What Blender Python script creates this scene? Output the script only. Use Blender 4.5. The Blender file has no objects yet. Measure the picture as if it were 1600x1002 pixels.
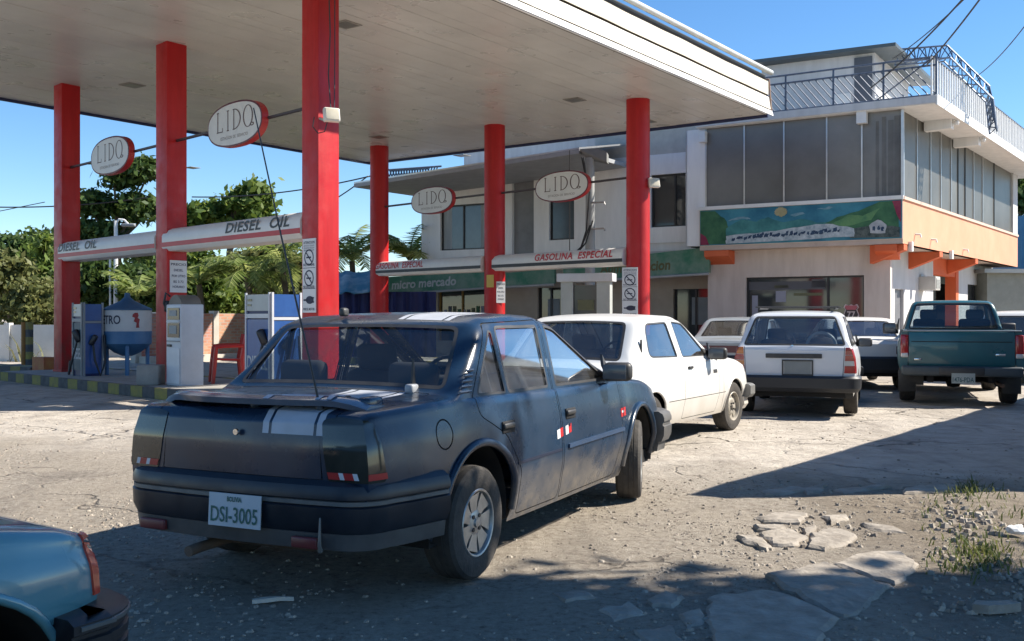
import bpy, bmesh, math, random
import numpy as np
from mathutils import Vector, Matrix, noise as mnoise

random.seed(7); np.random.seed(7)
SC = bpy.context.scene
COL = SC.collection

# ------------------------------------------------------------------ camera, sky, sun, exposure
CAM_H = 1.33            # metres above the ground
FPX = 1600.0            # focal length in photo pixels (photo 1600 wide)
HORIZON = 496.0         # horizon row in the photo
cam_d = bpy.data.cameras.new('camera'); cam = bpy.data.objects.new('camera', cam_d); COL.objects.link(cam)
cam_d.sensor_width = 36.0; cam_d.lens = 36.0*FPX/1600.0
cam_d.shift_y = (HORIZON-501.0)/1600.0
cam_d.clip_start = 0.05; cam_d.clip_end = 1500
cam.location = (0, 0, CAM_H); cam.rotation_euler = (math.radians(90), 0, 0)
SC.camera = cam

SUN_EL = math.radians(42.5); SUN_AZ = math.radians(83.0)      # azimuth from +Y towards +X
SDIR = Vector((math.sin(SUN_AZ)*math.cos(SUN_EL), math.cos(SUN_AZ)*math.cos(SUN_EL), math.sin(SUN_EL)))
world = bpy.data.worlds.new('World'); SC.world = world; world.use_nodes = True
wn = world.node_tree.nodes; wl = world.node_tree.links; wn.clear()
sky = wn.new('ShaderNodeTexSky'); sky.sky_type = 'NISHITA'; sky.sun_disc = False
sky.sun_elevation = SUN_EL; sky.sun_rotation = SUN_AZ; sky.altitude = 1200; sky.air_density = 1.0; sky.dust_density = 0.0; sky.ozone_density = 3.0
bg = wn.new('ShaderNodeBackground'); bg.inputs['Strength'].default_value = 0.092
wo = wn.new('ShaderNodeOutputWorld')
hsv = wn.new('ShaderNodeHueSaturation'); hsv.inputs['Saturation'].default_value = 1.2; wl.new(sky.outputs[0], hsv.inputs['Color']); wl.new(hsv.outputs[0], bg.inputs[0]); wl.new(bg.outputs[0], wo.inputs[0])
sun_d = bpy.data.lights.new('sun', 'SUN'); sun_d.energy = 5.0; sun_d.angle = math.radians(0.53); sun_d.color = (1.0, 0.93, 0.82)
sun = bpy.data.objects.new('sun', sun_d); COL.objects.link(sun); sun.location = (20, 5, 30)
sun.rotation_euler = SDIR.to_track_quat('Z', 'Y').to_euler()
vs = SC.view_settings; vs.view_transform = 'Standard'; vs.look = 'None'; vs.exposure = 1.05; vs.gamma = 1.0
SC.cycles.max_bounces = 6; SC.cycles.transparent_max_bounces = 12; SC.cycles.diffuse_bounces = 3; SC.cycles.glossy_bounces = 3
SC.cycles.caustics_reflective = False; SC.cycles.caustics_refractive = False

# ------------------------------------------------------------------ where a photo pixel lies at a given depth / plane
def P(u, v, Y): return Vector(((u-800)/FPX*Y, Y, CAM_H+(HORIZON-v)/FPX*Y))
def G(u, v, z=0.0):
    Y = (CAM_H-z)*FPX/(v-HORIZON); return Vector(((u-800)/FPX*Y, Y, z))

# ------------------------------------------------------------------ materials
MATS = {}
def _nt(name):
    m = bpy.data.materials.new(name); m.use_nodes = True
    n = m.node_tree.nodes; l = m.node_tree.links; n.clear()
    o = n.new('ShaderNodeOutputMaterial'); b = n.new('ShaderNodeBsdfPrincipled'); l.new(b.outputs[0], o.inputs[0])
    return m, n, l, o, b
def rgb(c): return (c[0], c[1], c[2], 1.0)
def mat(name, col, rough=0.6, var=0.12, scale=3.0, col2=None, bump=0.0, bscale=40.0, metal=0.0, spec=0.5, coat=0.0, thresh=None, detail=6.0, stretch=None, obj_rand=0.0, rvar=0.0, coat_rough=0.05):
    if name in MATS: return MATS[name]
    m, n, l, o, b = _nt(name)
    tc = n.new('ShaderNodeTexCoord'); src = tc.outputs['Object']
    if stretch:
        mp = n.new('ShaderNodeMapping'); mp.inputs['Scale'].default_value = stretch; l.new(src, mp.inputs[0]); src = mp.outputs[0]
    nz = n.new('ShaderNodeTexNoise'); nz.inputs['Scale'].default_value = scale; nz.inputs['Detail'].default_value = detail; nz.inputs['Roughness'].default_value = 0.62
    l.new(src, nz.inputs['Vector'])
    rp = n.new('ShaderNodeValToRGB')
    a, z = thresh if thresh else (0.3, 0.72)
    rp.color_ramp.elements[0].position = a; rp.color_ramp.elements[1].position = z
    c2 = col2 if col2 else tuple(min(1, x*(1+var)) for x in col); c1 = col if col2 else tuple(x*(1-var) for x in col)
    rp.color_ramp.elements[0].color = rgb(c1); rp.color_ramp.elements[1].color = rgb(c2)
    l.new(nz.outputs['Fac'], rp.inputs[0]); cs = rp.outputs[0]
    if obj_rand:
        oi = n.new('ShaderNodeObjectInfo'); hv = n.new('ShaderNodeHueSaturation')
        mr = n.new('ShaderNodeMapRange'); mr.inputs[3].default_value = 1-obj_rand; mr.inputs[4].default_value = 1+obj_rand
        l.new(oi.outputs['Random'], mr.inputs[0]); l.new(mr.outputs[0], hv.inputs['Value']); l.new(cs, hv.inputs['Color']); cs = hv.outputs[0]
    l.new(cs, b.inputs['Base Color'])
    b.inputs['Roughness'].default_value = rough; b.inputs['Metallic'].default_value = metal
    b.inputs['Specular IOR Level'].default_value = spec; b.inputs['Coat Weight'].default_value = coat; b.inputs['Coat Roughness'].default_value = coat_rough
    if rvar:
        n3 = n.new('ShaderNodeTexNoise'); n3.inputs['Scale'].default_value = scale*1.7; n3.inputs['Detail'].default_value = 5; l.new(src, n3.inputs['Vector'])
        m3 = n.new('ShaderNodeMapRange'); m3.inputs[1].default_value = 0.3; m3.inputs[2].default_value = 0.7; m3.inputs[3].default_value = max(0.02, rough-rvar); m3.inputs[4].default_value = min(1, rough+rvar)
        l.new(n3.outputs['Fac'], m3.inputs[0]); l.new(m3.outputs[0], b.inputs['Roughness'])
    if bump:
        n2 = n.new('ShaderNodeTexNoise'); n2.inputs['Scale'].default_value = bscale; n2.inputs['Detail'].default_value = 5; l.new(src, n2.inputs['Vector'])
        bp = n.new('ShaderNodeBump'); bp.inputs['Strength'].default_value = bump; bp.inputs['Distance'].default_value = 0.02
        l.new(n2.outputs['Fac'], bp.inputs['Height']); l.new(bp.outputs[0], b.inputs['Normal'])
    MATS[name] = m; return m

def glass(name, tint=(0.5, 0.55, 0.55), refl=0.08, boost=1.0, rough=0.02, dust=0.06, dust_col=(0.45, 0.42, 0.38)):
    """thin sheet: tinted see-through + Fresnel mirror + a film of dust"""
    if name in MATS: return MATS[name]
    m, n, l, o, b = _nt(name); n.remove(b)
    t = n.new('ShaderNodeBsdfTransparent'); t.inputs[0].default_value = rgb(tint)
    g = n.new('ShaderNodeBsdfGlossy'); g.inputs['Color'].default_value = (0.95, 0.97, 1, 1); g.inputs['Roughness'].default_value = rough
    f = n.new('ShaderNodeFresnel'); ge = n.new('ShaderNodeNewGeometry'); io = n.new('ShaderNodeMath'); io.operation = 'MULTIPLY_ADD'; io.inputs[1].default_value = 1/1.5-1.5; io.inputs[2].default_value = 1.5
    l.new(ge.outputs['Backfacing'], io.inputs[0]); l.new(io.outputs[0], f.inputs['IOR'])      # a thin pane mirrors alike from both sides
    ma = n.new('ShaderNodeMath'); ma.operation = 'MULTIPLY_ADD'; ma.inputs[1].default_value = boost; ma.inputs[2].default_value = refl; ma.use_clamp = True
    l.new(f.outputs[0], ma.inputs[0])
    mx = n.new('ShaderNodeMixShader'); l.new(ma.outputs[0], mx.inputs[0]); l.new(t.outputs[0], mx.inputs[1]); l.new(g.outputs[0], mx.inputs[2])
    d = n.new('ShaderNodeBsdfDiffuse'); d.inputs[0].default_value = rgb(dust_col)
    tc = n.new('ShaderNodeTexCoord'); nz = n.new('ShaderNodeTexNoise'); nz.inputs['Scale'].default_value = 4; nz.inputs['Detail'].default_value = 6
    l.new(tc.outputs['Object'], nz.inputs['Vector'])
    mr = n.new('ShaderNodeMapRange'); mr.inputs[1].default_value = 0.3; mr.inputs[2].default_value = 0.75; mr.inputs[3].default_value = dust*0.3; mr.inputs[4].default_value = dust*1.7
    l.new(nz.outputs['Fac'], mr.inputs[0])
    m2 = n.new('ShaderNodeMixShader'); l.new(mr.outputs[0], m2.inputs[0]); l.new(mx.outputs[0], m2.inputs[1]); l.new(d.outputs[0], m2.inputs[2])
    l.new(m2.outputs[0], o.inputs[0]); MATS[name] = m; return m

def leaf_mat(name, c1, c2, trans=0.35):
    if name in MATS: return MATS[name]
    m, n, l, o, b = _nt(name)
    ge = n.new('ShaderNodeNewGeometry'); rp = n.new('ShaderNodeValToRGB')
    rp.color_ramp.elements[0].color = rgb(c1); rp.color_ramp.elements[1].color = rgb(c2)
    l.new(ge.outputs['Random Per Island'], rp.inputs[0]); l.new(rp.outputs[0], b.inputs['Base Color'])
    b.inputs['Roughness'].default_value = 0.55; b.inputs['Specular IOR Level'].default_value = 0.3
    t = n.new('ShaderNodeBsdfTranslucent'); hv = n.new('ShaderNodeHueSaturation'); hv.inputs['Value'].default_value = 1.3; hv.inputs['Hue'].default_value = 0.48
    l.new(rp.outputs[0], hv.inputs['Color']); l.new(hv.outputs[0], t.inputs[0])
    mx = n.new('ShaderNodeMixShader'); mx.inputs[0].default_value = trans; l.new(b.outputs[0], mx.inputs[1]); l.new(t.outputs[0], mx.inputs[2]); l.new(mx.outputs[0], o.inputs[0])
    MATS[name] = m; return m

# ------------------------------------------------------------------ mesh collecting
ORIG = {}
class MB:
    def __init__(s): s.v = []; s.f = []; s.m = []
    def add(s, vs_, fs, mi=0):
        b = len(s.v); s.v += [Vector(x) for x in vs_]; s.f += [tuple(b+i for i in f) for f in fs]; s.m += [mi]*len(fs); return s
    def box(s, c, sz, rz=0, mi=0, mtx=None):
        x, y, z = sz[0]/2, sz[1]/2, sz[2]/2; c = Vector(c); R = Matrix.Rotation(rz, 3, 'Z') if mtx is None else mtx
        vs_ = [c+R@Vector((a*x, b*y, d*z)) for d in (-1, 1) for a, b in ((-1, -1), (1, -1), (1, 1), (-1, 1))]
        return s.add(vs_, [(3, 2, 1, 0), (4, 5, 6, 7), (0, 1, 5, 4), (1, 2, 6, 5), (2, 3, 7, 6), (3, 0, 4, 7)], mi)
    def fbox(s, F, a0, a1, d0, d1, z0, z1, mi=0):
        """box in a wall frame: a along the wall, d outwards, z up"""
        vs_ = [F.at(a, d, z) for z in (z0, z1) for a, d in ((a0, d0), (a1, d0), (a1, d1), (a0, d1))]
        return s.add(vs_, [(3, 2, 1, 0), (4, 5, 6, 7), (0, 1, 5, 4), (1, 2, 6, 5), (2, 3, 7, 6), (3, 0, 4, 7)], mi)
    def prism(s, pts, off, mi=0):
        """closed polygon of 3-D points extruded by the vector off"""
        n = len(pts); pts = [Vector(p) for p in pts]; off = Vector(off)
        return s.add(pts+[p+off for p in pts], [tuple(range(n))[::-1], tuple(range(n, 2*n))]+[(i, (i+1) % n, n+(i+1) % n, n+i) for i in range(n)], mi)
    def tube(s, pts, r, n=6, mi=0, cap=True):
        pts = [Vector(p) for p in pts]; k = len(pts); b = len(s.v); up = Vector((0, 0, 1))
        rr = r if isinstance(r, (list, tuple)) else [r]*k
        prev = None
        for i, p in enumerate(pts):
            d = (pts[min(i+1, k-1)]-pts[max(i-1, 0)]); d = d.normalized() if d.length > 1e-9 else Vector((0, 0, 1))
            a = prev if prev is not None else (Vector((1, 0, 0)) if abs(d.z) > 0.9 else up)
            e1 = (a-d*a.dot(d)); e1 = e1.normalized() if e1.length > 1e-6 else d.orthogonal().normalized(); e2 = d.cross(e1); prev = e1
            for j in range(n):
                t = 2*math.pi*j/n; s.v.append(p+(e1*math.cos(t)+e2*math.sin(t))*rr[i])
        for i in range(k-1):
            for j in range(n):
                s.f.append((b+i*n+j, b+i*n+(j+1) % n, b+(i+1)*n+(j+1) % n, b+(i+1)*n+j)); s.m.append(mi)
        if cap:
            s.f.append(tuple(b+j for j in range(n))[::-1]); s.m.append(mi)
            s.f.append(tuple(b+(k-1)*n+j for j in range(n))); s.m.append(mi)
        return s
    def lathe(s, prof, n=24, origin=(0, 0, 0), axis='Z', mi=0, a0=0, a1=2*math.pi):
        """prof: (radius, height) list, turned round the axis"""
        o = Vector(origin); b = len(s.v); full = abs(a1-a0-2*math.pi) < 1e-6; m = n if full else n+1
        for r, h in prof:
            for j in range(m):
                t = a0+(a1-a0)*j/n; c, q = r*math.cos(t), r*math.sin(t)
                s.v.append(o+(Vector((c, q, h)) if axis == 'Z' else Vector((c, h, q)) if axis == 'Y' else Vector((h, c, q))))
        for i in range(len(prof)-1):
            for j in range(n):
                j2 = (j+1) % m
                s.f.append((b+i*m+j, b+i*m+j2, b+(i+1)*m+j2, b+(i+1)*m+j)); s.m.append(mi)
        return s
    def build(s, name, mats, parent=None, smooth=False, world=True, auto=None, bevel=0):
        me = bpy.data.meshes.new(name)
        o0 = ORIG.get(parent.name, Vector()) if (parent and world) else Vector()
        me.from_pydata([tuple(v-o0) for v in s.v], [], s.f)
        mats = mats if isinstance(mats, (list, tuple)) else [mats]
        for m in mats: me.materials.append(m)
        if len(mats) > 1: me.polygons.foreach_set('material_index', s.m)
        bm = bmesh.new(); bm.from_mesh(me); bmesh.ops.recalc_face_normals(bm, faces=bm.faces)
        if bevel: bmesh.ops.bevel(bm, geom=list(bm.edges), offset=bevel, segments=2, affect='EDGES', profile=0.6)
        bm.to_mesh(me); bm.free()
        if smooth or bevel:
            me.polygons.foreach_set('use_smooth', [True]*len(me.polygons))
            me.set_sharp_from_angle(angle=math.radians(auto or 40))
        o = bpy.data.objects.new(name, me); COL.objects.link(o)
        if parent: o.parent = parent; ORIG[o.name] = o0
        return o

class Frame:
    """a wall: o = base point, a = direction along it, d = outward normal"""
    def __init__(s, o, a, flip=1):
        s.o = Vector((o[0], o[1], 0)); s.a = Vector((a[0], a[1], 0)).normalized(); s.d = Vector((s.a.y, -s.a.x, 0))*flip
    def at(s, a, d, z): return s.o+s.a*a+s.d*d+Vector((0, 0, z))
    def px(s, u, v=HORIZON, d=0.0):
        """photo pixel -> (along, height) on the wall plane moved out by d"""
        r = Vector(((u-800)/FPX, 1, (HORIZON-v)/FPX)); q = s.o+s.d*d
        t = (q.x*s.d.x+q.y*s.d.y)/(r.x*s.d.x+r.y*s.d.y); p = r*t
        return (p.x-q.x)*s.a.x+(p.y-q.y)*s.a.y, CAM_H+p.z

def tag(o, label, cat, group=None):
    o['label'] = label; o['category'] = cat
    if group: o['group'] = group
    return o
def thing(name, label, cat, loc=(0, 0, 0), rz=0.0, group=None):
    o = bpy.data.objects.new(name, None); COL.objects.link(o); o.empty_display_size = 0.2
    o.location = loc; o.rotation_euler = (0, 0, rz); ORIG[o.name] = Vector(loc)
    return tag(o, label, cat, group)
def struct(o): o['kind'] = 'structure'; return o
def stuff(o): o['kind'] = 'stuff'; return o

_TX = {}
def text_geo(s, size=1.0, shear=0.0, bold=0.0, space=1.0):
    key = (s, size, shear, bold, space)
    if key in _TX: return _TX[key]
    c = bpy.data.curves.new('t', 'FONT'); c.body = s; c.size = size; c.shear = shear; c.offset = bold; c.space_character = space; c.resolution_u = 3
    o = bpy.data.objects.new('t', c); COL.objects.link(o); dg = bpy.context.evaluated_depsgraph_get()
    me = o.evaluated_get(dg).to_mesh(); vs_ = [(v.co.x, v.co.y) for v in me.vertices]; fs = [tuple(p.vertices) for p in me.polygons]
    o.evaluated_get(dg).to_mesh_clear(); bpy.data.objects.remove(o); bpy.data.curves.remove(c)
    x0 = min(v[0] for v in vs_); vs_ = [(a-x0, b) for a, b in vs_]
    _TX[key] = (vs_, fs, max(v[0] for v in vs_)); return _TX[key]
def text_on(mb, s, o, right, up, size, d=Vector((0, 0, 0)), shear=0.0, bold=0.0, width=None, space=1.0, center=False, mi=0):
    vs_, fs, w = text_geo(s, size, shear, bold, space); k = (width/w) if width else 1.0
    sh = -w*k/2 if center else 0
    mb.add([Vector(o)+right*(a*k+sh)+up*b+d for a, b in vs_], fs, mi); return w*k

def rbox(name, c, sz, m, parent, r=0.03, rot=None, seg=2, world=False, mid=None):
    """rounded box part"""
    bm = bmesh.new(); bmesh.ops.create_cube(bm, size=1.0)
    bmesh.ops.scale(bm, vec=sz, verts=bm.verts)
    bmesh.ops.bevel(bm, geom=list(bm.edges), offset=min(r, min(sz)*0.45), segments=seg, affect='EDGES', profile=0.5)
    if rot is not None: bmesh.ops.rotate(bm, cent=(0, 0, 0), matrix=rot, verts=bm.verts)
    o0 = ORIG.get(parent.name, Vector()) if (parent and world) else Vector()
    bmesh.ops.translate(bm, vec=Vector(c)-o0, verts=bm.verts)
    me = bpy.data.meshes.new(name); bm.to_mesh(me); bm.free(); me.materials.append(m)
    me.polygons.foreach_set('use_smooth', [True]*len(me.polygons)); me.set_sharp_from_angle(angle=math.radians(50))
    o = bpy.data.objects.new(name, me); COL.objects.link(o)
    if parent: o.parent = parent; ORIG[o.name] = o0
    return o
# ================================================================== SETTING
# ---- ground
def ground_material():
    m, n, l, o, b = _nt('dusty_ground')
    tc = n.new('ShaderNodeTexCoord'); src = tc.outputs['Object']
    def noise(sc, det=6, ro=0.6, st=None):
        k = n.new('ShaderNodeTexNoise'); k.inputs['Scale'].default_value = sc; k.inputs['Detail'].default_value = det; k.inputs['Roughness'].default_value = ro
        if st:
            mp = n.new('ShaderNodeMapping'); mp.inputs['Scale'].default_value = st[0]; mp.inputs['Rotation'].default_value = (0, 0, st[1]); l.new(src, mp.inputs[0]); l.new(mp.outputs[0], k.inputs['Vector'])
        else: l.new(src, k.inputs['Vector'])
        return k.outputs['Fac']
    def ramp(f, els):
        r = n.new('ShaderNodeValToRGB'); e = r.color_ramp.elements
        e[0].position, e[0].color = els[0][0], rgb(els[0][1]); e[1].position, e[1].color = els[-1][0], rgb(els[-1][1])
        for p, c in els[1:-1]:
            q = e.new(p); q.color = rgb(c)
        l.new(f, r.inputs[0]); return r.outputs[0]
    def mix(f, a, c, mode='MIX'):
        k = n.new('ShaderNodeMix'); k.data_type = 'RGBA'; k.blend_type = mode
        if isinstance(f, (int, float)): k.inputs[0].default_value = f
        else: l.new(f, k.inputs[0])
        l.new(a, k.inputs[6])
        if isinstance(c, tuple): k.inputs[7].default_value = rgb(c)
        else: l.new(c, k.inputs[7])
        return k.outputs[2]
    def math_(op, a, c=None, clamp=False):
        k = n.new('ShaderNodeMath'); k.operation = op; k.use_clamp = clamp
        for i, x in enumerate((a, c)):
            if x is None: continue
            if isinstance(x, (int, float)): k.inputs[i].default_value = x
            else: l.new(x, k.inputs[i])
        return k.outputs[0]
    def maprange(f, a, c, lo=0.0, hi=1.0):
        k = n.new('ShaderNodeMapRange'); k.inputs[1].default_value = a; k.inputs[2].default_value = c; k.inputs[3].default_value = lo; k.inputs[4].default_value = hi; l.new(f, k.inputs[0]); return k.outputs[0]
    # gravel and dust
    grav = ramp(noise(19, 10, 0.82), [(0.36, (0.13, 0.108, 0.09)), (0.44, (0.37, 0.315, 0.255)), (0.57, (0.50, 0.44, 0.36)), (0.68, (0.64, 0.58, 0.50))])
    dust = ramp(noise(1.3, 7, 0.65), [(0.32, (0.39, 0.33, 0.26)), (0.68, (0.53, 0.46, 0.37))])
    c = mix(math_('MULTIPLY', maprange(noise(0.8, 5), 0.46, 0.72), 0.8), grav, dust)
    # compacted concrete and worn paving further along the street
    conc = ramp(noise(3.2, 9, 0.7), [(0.28, (0.27, 0.24, 0.205)), (0.5, (0.42, 0.375, 0.32)), (0.75, (0.50, 0.455, 0.395))])
    sep = n.new('ShaderNodeSeparateXYZ'); l.new(src, sep.inputs[0])
    far = math_('ADD', math_('MULTIPLY', sep.outputs['X'], 0.35), sep.outputs['Y'])
    far = math_('ADD', far, math_('MULTIPLY', noise(0.7, 5), 4.0))
    wpave = maprange(far, 10.2, 12.2)
    c = mix(wpave, c, conc)
    # tyre ruts and stains along the driving direction
    rut = noise(0.55, 6, 0.6, ((2.6, 0.35, 1), math.radians(-27)))
    c = mix(math_('MULTIPLY', maprange(rut, 0.50, 0.68), 0.5), c, (0.17, 0.145, 0.12))
    oil = noise(0.42, 5, 0.6)
    c = mix(math_('MULTIPLY', maprange(oil, 0.60, 0.70), 0.35), c, (0.10, 0.088, 0.08))
    # cracks
    vo = n.new('ShaderNodeTexVoronoi'); vo.feature = 'DISTANCE_TO_EDGE'; vo.inputs['Scale'].default_value = 0.62
    ad = n.new('ShaderNodeVectorMath'); ad.operation = 'MULTIPLY_ADD'
    nz = n.new('ShaderNodeTexNoise'); nz.inputs['Scale'].default_value = 1.6; nz.inputs['Detail'].default_value = 7; l.new(src, nz.inputs['Vector'])
    l.new(nz.outputs['Color'], ad.inputs[0]); ad.inputs[1].default_value = (0.9, 0.9, 0.0); l.new(src, ad.inputs[2]); l.new(ad.outputs[0], vo.inputs['Vector'])
    crack = math_('MULTIPLY', math_('SUBTRACT', 1.0, maprange(vo.outputs['Distance'], 0.001, 0.015)), maprange(noise(0.5, 4), 0.46, 0.58))
    c = mix(math_('MULTIPLY', crack, 0.55), c, (0.06, 0.05, 0.042))
    # bare soil by the verge at right front
    soilm = math_('MULTIPLY', maprange(math_('ADD', sep.outputs['X'], math_('MULTIPLY', noise(1.5, 5), 0.9)), 2.35, 2.9), maprange(sep.outputs['Y'], 8.6, 7.4))
    soil = ramp(noise(11, 8, 0.75), [(0.3, (0.14, 0.11, 0.08)), (0.55, (0.32, 0.265, 0.20)), (0.75, (0.45, 0.39, 0.31))])
    c = mix(math_('MULTIPLY', soilm, 0.9), c, soil)
    l.new(c, b.inputs['Base Color']); b.inputs['Roughness'].default_value = 0.93; b.inputs['Specular IOR Level'].default_value = 0.25
    h = math_('ADD', math_('MULTIPLY', noise(22, 9, 0.82), math_('SUBTRACT', 1.15, wpave)), math_('MULTIPLY', noise(4, 6, 0.7), 1.1))
    h = math_('SUBTRACT', h, math_('MULTIPLY', crack, 0.9))
    bp = n.new('ShaderNodeBump'); bp.inputs['Strength'].default_value = 0.95; bp.inputs['Distance'].default_value = 0.06; l.new(h, bp.inputs['Height']); l.new(bp.outputs[0], b.inputs['Normal'])
    return m
def ground_z(x, y):
    if abs(x) > 13 or y > 28: return 0.0
    a = mnoise.noise(Vector((x*0.55, y*0.55, 3.1)))*0.018+mnoise.noise(Vector((x*1.9, y*1.9, 7.7)))*0.010+mnoise.noise(Vector((x*4.7, y*4.7, 1.7)))*0.005
    edge = min(1.0, max(0.0, (13-abs(x))/2), max(0.0, (28-y)/4))
    # dip of the worn gutter at the right front verge
    dx = (x-3.2-(y-5.0)*0.42); dip = -0.10*math.exp(-(dx/0.35)**2)*max(0, min(1, (8.2-y)/1.0))*max(0, min(1, (x-1.5)))
    bank = 0.16*max(0.0, min(1.0, (x-3.45-(y-5.0)*0.42)/0.7))*max(0, min(1, (8.6-y)/1.0))*max(0, min(1, (y-4.4)/0.6))
    return (a-0.006+dip)*edge+bank*(1+1.2*mnoise.noise(Vector((x*2.2, y*2.2, 5))))
xs = [-400, -200, -100, -60, -40, -25, -18]+list(np.arange(-14, 12.01, 0.11))+[15, 22, 30, 45, 70, 110, 200, 400]
ys = [-200, -90, -40, -15, -6, -2, 0]+list(np.arange(1.2, 20, 0.11))+list(np.arange(20.1, 30, 0.5))+[34, 42, 55, 75, 110, 180, 300, 700]
vv = [(x, y, ground_z(x, y)) for y in ys for x in xs]; nx = len(xs)
ff = [(j*nx+i, j*nx+i+1, (j+1)*nx+i+1, (j+1)*nx+i) for j in range(len(ys)-1) for i in range(nx-1)]
me = bpy.data.meshes.new('ground'); me.from_pydata(vv, [], ff); me.materials.append(ground_material()); me.polygons.foreach_set('use_smooth', [True]*len(ff))
ground = bpy.data.objects.new('ground', me); COL.objects.link(ground); struct(ground)

# ---- loose gravel (nobody could count it)
def stones(name, spots, m, flat=0.6):
    vs_ = []; fs = []
    base = [(1, 0, 0), (0.3, 0.95, 0), (-0.8, 0.6, 0), (-0.8, -0.6, 0), (0.3, -0.95, 0)]
    for (x, y, r) in spots:
        b = len(vs_); a = random.uniform(0, 6.28); ca, sa = math.cos(a), math.sin(a); z = ground_z(x, y); sx = random.uniform(0.7, 1.3)
        for (p, q, w) in base:
            k = r*random.uniform(0.75, 1.25); vs_.append((x+(p*sx*ca-q*sa)*k, y+(p*sx*sa+q*ca)*k, z+r*0.05))
        for (p, q, w) in base:
            k = r*random.uniform(0.4, 0.75); vs_.append((x+(p*sx*ca-q*sa)*k, y+(p*sx*sa+q*ca)*k, z+r*flat*random.uniform(0.7, 1.2)))
        for i in range(5): fs.append((b+i, b+(i+1) % 5, b+5+(i+1) % 5, b+5+i))
        fs.append(tuple(b+5+i for i in range(5)))
    me = bpy.data.meshes.new(name); me.from_pydata(vs_, [], fs); me.materials.append(m)
    o = bpy.data.objects.new(name, me); COL.objects.link(o); return o
def leafmat_stone():
    m, n, l, o, b = _nt('stones'); ge = n.new('ShaderNodeNewGeometry'); rp = n.new('ShaderNodeValToRGB')
    rp.color_ramp.elements[0].color = (0.20, 0.165, 0.13, 1); rp.color_ramp.elements[1].color = (0.40, 0.35, 0.285, 1)
    l.new(ge.outputs['Random Per Island'], rp.inputs[0]); l.new(rp.outputs[0], b.inputs['Base Color']); b.inputs['Roughness'].default_value = 0.9; return m
STONE = leafmat_stone()
sp = []
while len(sp) < 8000:
    y = 4.0+random.random()**1.7*12; x = random.uniform(-0.55, 0.5)*y
    k = mnoise.noise(Vector((x*0.7, y*0.7, 0.3)))
    if x*0.35+y > 10.3 and random.random() < 0.8: continue
    if k < 0.02 and random.random() < 0.85: continue
    if y < 5.3 and random.random() < 0.6: continue
    sp.append((x, y, random.choice([0.003, 0.004, 0.005, 0.006, 0.007, 0.010, 0.014]) * random.uniform(0.7, 1.3)))
gv = stones('gravel', sp, STONE); stuff(gv); tag(gv, 'loose pale gravel strewn over the dusty forecourt', 'gravel')

# ---- broken slabs of old pavement at the lower right, each its own piece
M_SLAB = mat('old_concrete', (0.21, 0.18, 0.145), 0.95, col2=(0.38, 0.335, 0.28), scale=7, bump=0.9, bscale=16, obj_rand=0.12)
pave = thing('broken_pavement', 'cracked grey concrete pavement slabs breaking up beside the dirt verge', 'pavement', (2.0, 4.9, 0)); pave['kind'] = 'structure'
def slab(pix, top=0.05, th=0.09, tilt=(0, 0), name='slab'):
    top = top*0.30+0.001
    pts = [G(u, v, top) for u, v in pix]; c = sum(pts, Vector())/len(pts); out = []
    for i, p in enumerate(pts):
        q = pts[(i+1) % len(pts)]; k = max(2, int((q-p).length/0.06))
        nrm = Vector((-(q-p).y, (q-p).x, 0)).normalized()
        for j in range(k): out.append(p.lerp(q, j/k)+nrm*random.uniform(-0.014, 0.014))
    mb = MB(); n = len(out); lo = []; hi = []; hi2 = []
    for p in out:
        zz = top+(p.x-c.x)*tilt[0]+(p.y-c.y)*tilt[1]+random.uniform(-0.004, 0.004)
        hi2.append(Vector((p.x, p.y, zz))+(c-p).normalized()*0.02*random.uniform(0.4, 1.6)); hi.append(Vector((p.x, p.y, zz-0.014))); lo.append(Vector((p.x, p.y, zz-th)))
    cc = Vector((c.x, c.y, top+0.004))
    mb.add(lo+hi+hi2+[cc], [(i, (i+1) % n, n+(i+1) % n, n+i) for i in range(n)]+[(n+i, n+(i+1) % n, 2*n+(i+1) % n, 2*n+i) for i in range(n)]+[(2*n+i, 2*n+(i+1) % n, 3*n) for i in range(n)])
    return mb.build(name, M_SLAB, pave, smooth=True, auto=25)
slab([(1108, 926), (1210, 918), (1312, 962), (1290, 986), (1270, 1030), (1120, 1015), (1100, 960)], 0.055, 0.11, (0.012, -0.015))
slab([(1198, 897), (1290, 879), (1392, 911), (1340, 955), (1317, 960), (1228, 917)], 0.06, 0.12, (-0.01, 0.02))
slab([(1297, 876), (1345, 862), (1408, 861), (1438, 880), (1420, 897), (1397, 909)], 0.065, 0.12, (0.02, 0.0))
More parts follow.
